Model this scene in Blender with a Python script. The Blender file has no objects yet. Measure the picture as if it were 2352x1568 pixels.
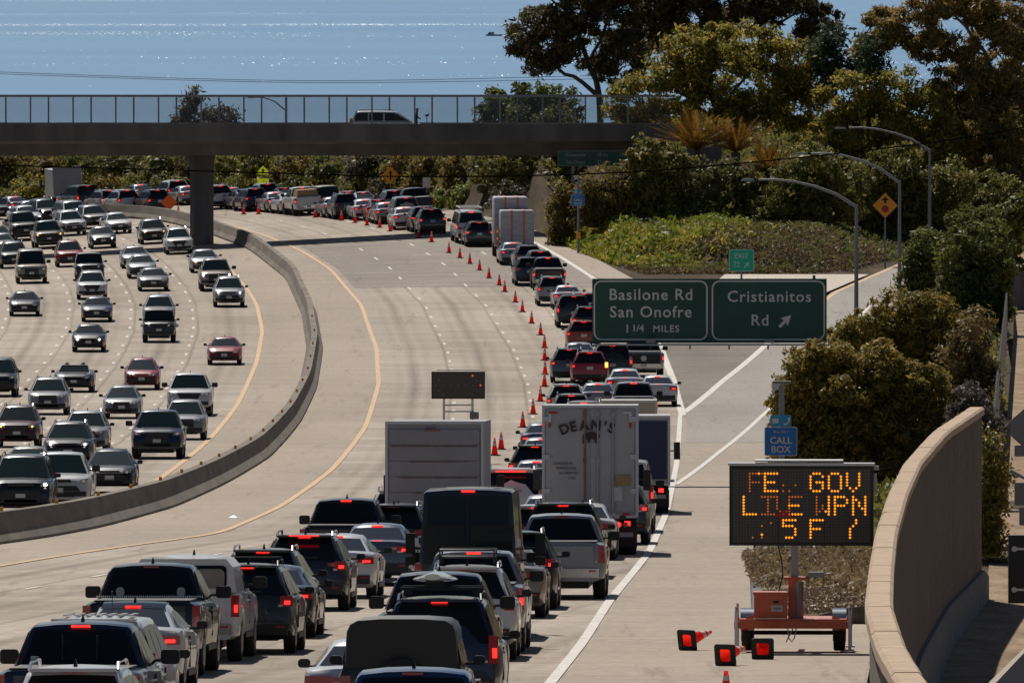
import bpy, math, random, os
import numpy as np
R=math.radians
scene=bpy.context.scene
COL=scene.collection
# ---------------------------------------------------------------- camera
CAMZ=40.0
cam_d=bpy.data.cameras.new('camera'); cam=bpy.data.objects.new('camera',cam_d); COL.objects.link(cam)
cam_d.sensor_width=36; cam_d.lens=31000/2352*36; cam_d.clip_start=1; cam_d.clip_end=120000
cam.location=(0,0,CAMZ); cam.rotation_euler=(R(90)-math.atan(864/31000),0,0)
scene.camera=cam
# ---------------------------------------------------------------- sky + sun (ahead, a little to the left)
SUN_EL,SUN_AZ=R(50),R(-15)
w=bpy.data.worlds.new('World'); scene.world=w; w.use_nodes=True
nt=w.node_tree; bgn=nt.nodes['Background']; sky=nt.nodes.new('ShaderNodeTexSky')
sky.sky_type='NISHITA'; sky.sun_disc=False; sky.sun_elevation=SUN_EL; sky.sun_rotation=SUN_AZ
sky.air_density=0.8; sky.dust_density=0.5; sky.ozone_density=1.5
nt.links.new(sky.outputs[0],bgn.inputs[0]); bgn.inputs[1].default_value=0.05
sl=bpy.data.lights.new('sun','SUN'); sl.energy=5.0; sl.angle=R(.53); sl.color=(1,.94,.85)
so=bpy.data.objects.new('sun',sl); COL.objects.link(so)
so.rotation_euler=(R(90)-SUN_EL,0,math.pi-SUN_AZ); so.location=(0,0,200)
scene.view_settings.view_transform='Standard'; scene.view_settings.look='None'
scene.view_settings.exposure=-0.2; scene.view_settings.gamma=1.0
scene.cycles.sample_clamp_indirect=6
scene.cycles.max_bounces=6; scene.cycles.transparent_max_bounces=12
VEH=[
('bigsuv', 'black', -15.26, 418.66, 0.002, 1, 'black SUV with glaring headlights at the barrier, left edge of the photo'),
('pickup', 'white', -14.32, 425.62, 0.002, 1, 'white pickup facing us beside the black hatchback near the barrier'),
('hatch', 'black', -13.77, 461.33, 0.001, 1, 'shiny black hatchback facing us, nearest car along the yellow line'),
('sedan', 'beige', -17.11, 475.02, 0.001, 1, 'pale beige sedan partly hidden behind the black SUV and the white pickup'),
('suv', 'black', -16.88, 512.52, 0.001, 1, 'black crossover facing us with wide dark grille and bright star glint'),
('suv', 'silver', -17.08, 539.02, 0.001, 1, 'silver crossover facing us half hidden by the black crossover'),
('pickup', 'navy', -13.9, 527.79, 0.001, 1, 'dark blue pickup facing us with lifted stance and big dark grille'),
('suv', 'silver', -13.75, 565.07, -0.0, 1, 'silver rounded crossover right behind the dark blue pickup'),
('pickup', 'white', -14.61, 609.98, -0.003, 1, 'white pickup facing us behind the silver rounded crossover'),
('hatch', 'silver', -17.52, 605.27, -0.002, 1, 'silver hatchback facing us alone in the middle lane'),
('suv', 'maroon', -20.21, 550.25, 0.0, 1, 'dark maroon crossover facing us with yellow headlights at left edge'),
('suv', 'silver', -21.08, 612.45, -0.003, 1, 'silver crossover with smiling grille in front of the dark convertible'),
('convertible', 'black', -21.22, 653.1, -0.006, 1, 'open dark convertible with people inside facing us'),
('hatch', 'red', -18.06, 657.59, -0.007, 1, 'bright red hatchback facing us in the middle lane'),
('bigsuv', 'black', -24.66, 645.01, -0.006, 1, 'dark SUV cut off by the left edge beside the dark convertible'),
('sedan', 'red', -14.95, 700.7, -0.009, 1, 'dark red sedan facing us alone beside the yellow line'),
('sedan', 'black', -22.69, 722.48, -0.011, 1, 'black sedan with a star-shaped sun glint on its hood'),
('jeep', 'black', -19.33, 738.43, -0.015, 1, 'black boxy off-roader facing us close in front of a silver SUV'),
('suv', 'silver', -20.02, 764.7, -0.021, 1, 'silver SUV with amber lamps tucked behind the black boxy off-roader'),
('sedan', 'navy', -23.77, 772.11, -0.023, 1, 'dark blue sedan facing us just behind the starry black sedan'),
('sedan', 'black', -28.25, 781.54, -0.028, 1, 'black sedan facing us alone in the left lane below the beige van'),
('suv', 'white', -25.18, 809.16, -0.039, 1, 'white SUV facing us between the dark blue sedan and a black jeep'),
('jeep', 'black', -26.32, 841.95, -0.052, 1, 'black jeep with flat windshield behind the white SUV'),
('sedan', 'grey', -21.86, 823.09, -0.045, 1, 'plum grey sedan first of three cars in a tight row'),
('sedan', 'silver', -23.17, 845.99, -0.054, 1, 'silver sedan in the middle of three cars in a tight row'),
('sedan', 'silver', -24.11, 865.3, -0.06, 1, 'silver older sedan last of three cars in a tight row'),
('suv', 'silver', -16.69, 796.14, -0.033, 1, 'silver crossover with dazzling headlight glint where the yellow line appears'),
('pickup', 'tan', -18.01, 822.19, -0.045, 1, 'tan pickup facing us behind the dazzling silver crossover'),
('sedan', 'silver', -19.39, 853.62, -0.057, 1, 'silver sedan with amber lamp behind the tan pickup'),
('suv', 'white', -21.86, 888.43, -0.071, 1, 'white crossover facing us next to the bridge column'),
('suv', 'darkgrey', -24.09, 910.44, -0.088, 1, 'dark grey SUV with amber lamps left of the bridge column'),
('van', 'beige', -29.89, 840.15, -0.052, 1, 'beige passenger van with upright grille facing us'),
('suv', 'red', -28.55, 872.49, -0.062, 1, 'red crossover facing us behind the beige van'),
('suv', 'black', -32.22, 874.28, -0.062, 1, 'black SUV facing us left behind the beige van'),
('pickup', 'darkgrey', -31.26, 912.91, -0.092, 1, 'dark pickup with round amber lamps behind the red crossover'),
('sedan', 'black', -27.43, 907.29, -0.082, 1, 'black sedan with huge headlight glint behind the red crossover'),
('sedan', 'white', -27.08, 934.02, -0.161, 1, 'white sedan facing us in the far bend under the bridge'),
('suv', 'white', -30.3, 935.59, -0.174, 1, 'white SUV facing us in the far bend, in front of the plum SUV'),
('suv', 'grey', -29.0, 946.59, -0.213, 1, 'plum grey SUV in the far bend in front of the barrier'),
('minivan', 'silver', -30.59, 954.23, -0.233, 1, 'silver minivan in the far bend beside the plum SUV'),
('suv', 'black', -32.81, 963.66, -0.27, 1, 'black SUV with bluish headlight in the far bend'),
('pickup', 'black', -33.48, 931.32, -0.146, 1, 'black pickup facing us in the far bend at the left'),
('sedan', 'white', -34.1, 958.72, -0.249, 1, 'white sedan with dazzling glint in the far bend'),
('sedan', 'silver', -34.03, 969.27, -0.299, 1, 'silver sedan squeezed behind the far black SUV with bluish headlight'),
('suv', 'black', -36.91, 977.36, -0.345, 1, 'black SUV with violet headlight at the far left edge'),
('sedan', 'darkgrey', -34.98, 921.89, -0.11, 1, 'dark car cut off by left edge behind the black SUV near the beige van'),
('sedan', 'silver', -34.18, 905.72, -0.081, 1, 'silver car at the left edge in front of the cut-off dark car'),
('sedan', 'bluegrey', -33.5, 974.26, -0.319, 0, 'blue grey car just left of the far white box truck'),
('sedan', 'grey', -35.64, 983.0, -0.399, 0, 'grey sedan far left in the queue beyond the barrier'),
('bigsuv', 'black', -30.74, 984.32, -0.352, 0, 'black SUV right of the far white box truck'),
('sedan', 'silver', -30.18, 990.52, -0.346, 0, 'silver sedan in the far queue beside the black SUV'),
('suv', 'silver', -28.94, 978.93, -0.336, 0, 'silver SUV with tall tail lamp in the far queue'),
('suv', 'white', -27.53, 974.21, -0.321, 0, 'white SUV in the far queue left of the orange diamond sign'),
('sedan', 'darkgrey', -26.86, 994.02, -0.312, 0, 'dark sedan with bright brake lamp left of the orange diamond sign'),
('suv', 'black', -25.23, 969.94, -0.307, 0, 'black SUV half hidden by the orange diamond sign'),
('suv', 'white', -24.31, 989.75, -0.298, 0, 'white SUV between the orange diamond sign and the bridge column'),
('sedan', 'silver', -23.27, 985.03, -0.292, 0, 'silver car half hidden by the bridge column'),
('suv', 'white', -20.76, 971.84, -0.284, 0, 'white crossover just right of the bridge column'),
('sedan', 'silver', -19.83, 975.54, -0.273, 0, 'silver sedan with star glint by the first cones right of the column'),
('hatch', 'bluegrey', -18.86, 967.71, -0.279, 0, 'blue grey hatchback with red spoiler lamp under the yellow-green sign'),
('suv', 'navy', -18.09, 962.84, -0.255, 0, 'dark blue SUV behind two far cones'),
('suv', 'silver', -17.33, 969.22, -0.253, 0, 'silver SUV right of the dark blue far SUV'),
('hatch', 'maroon', -15.84, 963.49, -0.256, 0, 'hatchback with reddish roof in the far queue behind silver sedans'),
('sedan', 'silver', -16.45, 958.25, -0.231, 0, 'silver sedan with dazzling glint in the far queue'),
('sedan', 'white', -15.43, 953.56, -0.213, 0, 'white sedan with second dazzling glint in the far queue'),
('pickup', 'white', -14.22, 947.91, -0.199, 0, 'white pickup with red tail lamp and loaded bed in the far queue'),
('sedan', 'darkgrey', -13.47, 962.94, -0.262, 0, 'dark car roof behind the far white pickup'),
('jeep', 'black', -12.93, 952.66, -0.199, 0, 'black boxy SUV right of the far white pickup'),
('sedan', 'silver', -12.18, 941.13, -0.163, 0, 'silver sedan with star glint behind the far black boxy SUV'),
('hatch', 'silver', -11.16, 948.26, -0.197, 0, 'silver hatchback behind a dark crossover in the far queue'),
('suv', 'darkgrey', -11.41, 936.49, -0.151, 0, 'dark crossover with red lamps in the far queue'),
('hatch', 'white', -10.13, 943.78, -0.167, 0, 'white hatchback with black rear window behind a white sedan'),
('sedan', 'white', -9.99, 931.7, -0.132, 0, 'white sedan beside the row of far cones'),
('hatch', 'red', -8.96, 927.23, -0.128, 0, 'red hatchback in the far queue'),
('sedan', 'silver', -8.4, 922.37, -0.118, 0, 'silver sedan right beside the far red hatchback'),
('bigsuv', 'silver', -7.08, 917.17, -0.114, 0, 'big silver SUV with wide black rear window in the far queue'),
('sedan', 'white', -7.07, 910.66, -0.108, 0, 'white sedan tucked behind two dark SUVs near the bridge shadow'),
('suv', 'navy', -5.81, 905.25, -0.101, 0, 'navy SUV with red spoiler lamp by the bridge shadow'),
('suv', 'black', -5.24, 900.56, -0.099, 0, 'black crossover rear by the bridge shadow beside the white cargo van'),
('pickup', 'navy', -6.34, 933.66, -0.141, 0, 'dark blue pickup at the far right end of the farthest row'),
('suv', 'silver', -8.0, 939.36, -0.147, 0, 'silver SUV far back left of the farthest blue pickup'),
('van', 'white', -2.66, 885.34, -0.087, 0, 'white cargo van with ladder rack on the bend'),
('suv', 'black', -2.1, 880.52, -0.084, 0, 'small black SUV between the white cargo van and the loaded flatbed'),
('suv', 'bluegrey', 1.07, 846.44, -0.058, 0, 'blue grey SUV right behind the loaded flatbed truck'),
('sedan', 'silver', 0.15, 855.2, -0.062, 0, 'silver sedan with star glint right behind the loaded flatbed truck'),
('suv', 'grey', 1.78, 836.56, -0.054, 0, 'grey SUV behind the navy SUV near the loaded flatbed'),
('suv', 'navy', 1.09, 827.13, -0.048, 0, 'navy SUV beside the cones behind the loaded flatbed'),
('pickup', 'black', 2.29, 820.17, -0.043, 0, 'black pickup above the silver SUV in the taper'),
('suv', 'silver', 2.39, 797.93, -0.034, 0, 'silver SUV with red lamp beside the cone taper'),
('sedan', 'white', 3.3, 791.87, -0.032, 0, 'white sedan with star glint beside the cone taper'),
('suv', 'white', 4.14, 772.78, -0.024, 0, 'white SUV at the left edge of the big green sign'),
('bigsuv', 'black', 3.5, 762.68, -0.023, 0, 'large black SUV left of the big green sign'),
('suv', 'darkgrey', 4.22, 745.84, -0.02, 0, 'dark grey SUV cut by the left edge of the big green sign'),
('suv', 'orange', 3.86, 724.06, -0.016, 0, 'orange red SUV cut by the lower left edge of the big green sign'),
('sedan', 'silver', 3.46, 690.79, -0.01, 0, 'silver sedan with starburst just below the big green sign'),
('suv', 'bluegrey', 2.85, 669.79, -0.007, 0, 'blue grey crossover with starburst left of the red SUV'),
('bigsuv', 'black', 5.0, 670.26, -0.007, 0, 'black SUV right under the big green sign'),
('pickup', 'silver', 6.63, 679.14, -0.009, 0, 'silver pickup with dark tailgate under the big green sign'),
('suv', 'red', 3.84, 665.05, -0.007, 0, 'red SUV with orange turn lamp below the big green sign'),
('sedan', 'white', 5.36, 638.7, -0.003, 0, 'white sedan roof with starburst right of the red SUV'),
('sedan', 'white', 6.8, 627.72, -0.003, 0, 'white sedan beside the tip of the painted gore'),
('pickup', 'silver', 5.33, 588.97, 0.001, 0, 'silver pickup cab just ahead of the beige box truck'),
('sedan', 'silver', 3.92, 611.75, -0.002, 0, 'silver sedan in the middle below the red SUV'),
('suv', 'white', 2.41, 597.18, 0.0, 0, 'white SUV nearest the cones below the blue grey crossover'),
('suv', 'silver', 2.53, 574.95, 0.003, 0, 'silver SUV with red spoiler lamp just above the lettered truck'),
('minivan', 'white', 2.96, 555.69, 0.005, 0, 'white van roof just above the lettered truck'),
('sedan', 'bluegrey', 1.22, 525.74, 0.006, 0, 'blue grey sedan peeking out left of the lettered truck, topmost'),
('sedan', 'silver', 1.06, 489.14, 0.021, 0, 'silver sedan roof left of the lettered truck, second from top'),
('suv', 'black', 0.76, 456.91, 0.032, 0, 'black SUV roof left of the lettered truck, third from top'),
('sedan', 'white', 0.95, 461.67, 0.031, 0, 'white sedan roof left of the lettered truck, fourth from top'),
('sedan', 'silver', 0.74, 439.74, 0.037, 0, 'silver roof left of the lettered truck, fifth from top'),
('suv', 'black', 0.56, 405.19, 0.036, 0, 'black roof left of the lettered truck, just above the dazzling SUV'),
('bigsuv', 'white', -0.04, 383.23, 0.037, 0, 'white SUV with long red brake strip and dazzling roof glint'),
('suv', 'black', 2.83, 371.21, 0.025, 0, 'dark SUV with red hook-shaped tail lamp hidden by the lettered truck'),
('van', 'white', 3.12, 389.47, 0.025, 0, 'white cargo van squeezed between the lettered truck and the blue truck'),
('suv', 'white', -2.96, 354.66, 0.045, 0, 'white SUV with long red brake strip below the grey box truck'),
('suv', 'silver', -2.87, 334.67, 0.043, 0, 'silver SUV roof left of the tall black van'),
('suv', 'darkgrey', -2.93, 329.29, 0.043, 0, 'dark crossover with red lamp left of the tall black van'),
('pickup', 'black', -4.08, 320.68, 0.046, 0, 'black pickup cab with two brake lamps left of the tall black van'),
('sedan', 'bluegrey', -3.23, 315.54, 0.043, 0, 'blue grey sedan with wide red tail lamps and dark trunk'),
('sedan', 'white', -3.99, 301.22, 0.044, 0, 'white sedan with one red lamp behind the blue grey sedan'),
('suv', 'black', -4.47, 288.42, 0.045, 0, 'black SUV with thin red brake strip and roof rail'),
('suv', 'darkgrey', -4.99, 268.23, 0.045, 0, 'dark SUV with two pale roof rail ends and red tail lamp'),
('sedan', 'darkgrey', -4.79, 263.47, 0.044, 0, 'dark grey sedan squeezed behind the dark crossover with crossbars'),
('suv', 'black', -4.96, 250.74, 0.044, 0, 'black crossover with roof crossbars and red tail lamp'),
('pickup', 'white', -5.96, 244.67, 0.047, 0, 'white pickup with camper shell and large red tail lamp'),
('pickup', 'black', -6.45, 234.62, 0.048, 0, 'black pickup with skull sticker and bead-edged bed cover'),
('sedan', 'white', -6.42, 224.62, 0.048, 0, 'white sedan with dark glass roof beside the black stickered pickup'),
('minivan', 'white', -6.31, 202.46, 0.047, 0, 'white ribbed roof with antenna ahead of the dark blue pickup'),
('pickup', 'navy', -6.21, 188.36, 0.047, 0, 'dark blue pickup with sliding rear window, lower left'),
('suv', 'white', -5.76, 175.69, 0.045, 0, 'white SUV roof with shark fin at the bottom left edge'),
('hivan', 'black', -0.86, 262.67, 0.03, 0, 'tall black high-roof van with double rear doors'),
('pickup', 'silver', -0.79, 251.69, 0.028, 0, 'silver pickup with chrome-edged brake lamp in front of the tall black van'),
('suv', 'white', -0.85, 245.98, 0.028, 0, 'silver white SUV with roof basket and rails'),
('pickup', 'black', -1.3, 224.74, 0.028, 0, 'black pickup ahead of the surfboard SUV'),
('bigsuv', 'navy', -1.14, 209.87, 0.028, 0, 'dark blue SUV carrying a surfboard on its roof'),
('jeep', 'black', -1.59, 193.73, 0.029, 0, 'black soft-top jeep with square mirrors at the bottom'),
('pickup', 'blue', -1.28, 162.76, 0.028, 0, 'blue pickup roof at the bottom edge'),
('sedan', 'white', -2.17, 198.79, 0.032, 0, 'white sedan mostly hidden behind the soft-top jeep'),
('pickup', 'silver', 1.05, 300.32, 0.025, 0, 'silver pickup with red tail lamp at the white edge line'),
('suv', 'black', 0.04, 289.76, 0.028, 0, 'black SUV with pale roof rail right of the tall black van'),
('sedan', 'tan', -0.21, 281.23, 0.029, 0, 'tan sedan right of the tall black van'),
('sedan', 'silver', 0.95, 366.38, 0.032, 0, 'silver roof with brake lamp behind the silver edge-line pickup'),
('bigsuv', 'black', 1.22, 324.17, 0.027, 0, 'black SUV roof just ahead of the silver edge-line pickup'),
('suv', 'white', 0.59, 331.53, 0.03, 0, 'pale roof strip left ahead of the silver edge-line pickup'),
('sedan', 'white', 1.79, 348.57, 0.027, 0, "white sedan with red lamp right under the lettered truck's tail")]
BIG={
'lettered':(2.06, 355.33, 0.012),
'blue':(3.75, 422.48, 0.012),
'grey':(-1.98, 344.11, 0.03),
'beige':(4.2, 484.68, 0.012),
'flatbed':(0.37, 860.59, -0.067),
'farbox':(-32.53, 991.0, -0.16)}
LINES={
'yl':[(-12.88, 430.79), (-12.81, 463.57), (-12.78, 497.48), (-12.71, 565.74), (-12.85, 630.87), (-13.37, 707.21), (-14.02, 757.96), (-15.14, 800.63), (-16.33, 828.47), (-18.32, 865.3), (-21.09, 906.62), (-24.08, 937.61), (-27.31, 955.35), (-30.34, 963.66), (-33.65, 969.27)],
'yr':[(-12.93, 340.51), (-11.95, 353.76), (-10.46, 369.93), (-8.48, 388.57), (-7.52, 434.83), (-6.79, 506.01), (-6.41, 590.67), (-6.61, 669.71), (-7.32, 729.22), (-8.94, 800.41), (-11.45, 853.4), (-13.89, 885.74), (-17.05, 917.62), (-20.63, 945.92), (-24.13, 963.66), (-29.3, 980.72), (-34.46, 992.63)],
'bar':[(-14.12, 371.95), (-13.25, 381.38), (-12.18, 398.67), (-10.89, 434.83), (-10.17, 480.41), (-9.54, 531.84), (-9.39, 598.75), (-9.57, 662.08), (-10.21, 729.22), (-11.37, 786.48), (-13.19, 841.05), (-16.59, 892.7), (-20.22, 927.28), (-23.9, 954.68), (-27.37, 968.37), (-32.43, 979.6), (-37.51, 988.58)],
'er':[(0.66, 230.71), (1.33, 258.33), (2.16, 298.75), (3.64, 358.93), (4.83, 422.93), (6.4, 523.3), (7.56, 606.84)],
'gl':[(7.76, 614.92), (8.07, 677.35), (8.06, 732.81), (6.76, 793.44), (5.11, 837.46), (3.18, 865.75), (1.12, 891.57), (-2.24, 912.01)],
'gr':[(7.97, 618.96), (10.52, 673.53), (13.93, 736.41), (16.77, 782.89), (19.25, 818.15), (21.73, 837.46), (24.12, 855.2), (26.22, 870.02)],
'rr':[(6.52, 495.91), (8.27, 540.37), (11.32, 610.88), (14.9, 684.98), (18.18, 747.19), (21.28, 800.41), (24.7, 837.46)],
'shr':[(4.13, 230.71), (5.23, 289.76), (6.4, 358.93), (8.21, 446.95), (10.28, 531.84), (11.81, 586.4), (14.62, 662.08), (18.21, 729.22), (21.67, 786.48), (25.06, 831.39)],
'shm':[(7.67, 837.46), (5.67, 861.04), (3.53, 882.14), (1.71, 898.09), (0.12, 910.44)]}
CONES=[
(-1.04, 491.86),
(-0.69, 534.98),
(-0.44, 546.88),
(0.47, 589.1),
(0.96, 614.02),
(1.34, 637.15),
(1.6, 663.65),
(1.68, 684.76),
(1.72, 708.79),
(1.76, 729.89),
(1.59, 751.0),
(1.12, 770.09),
(0.61, 788.73),
(0.2, 803.77),
(-0.44, 819.04),
(-0.78, 828.03),
(-1.43, 837.68),
(-2.04, 848.46),
(-2.68, 857.22),
(-3.34, 865.08),
(-4.07, 872.26),
(-5.3, 888.88),
(-6.21, 896.29),
(-8.21, 909.54),
(-8.99, 916.95),
(-9.91, 922.11),
(-10.79, 928.18),
(-11.81, 934.24),
(-13.76, 943.22),
(-17.98, 956.7),
(-19.04, 958.04),
(-23.88, 965.9),
(-26.3, 970.84),
(-29.05, 977.58)]
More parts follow.
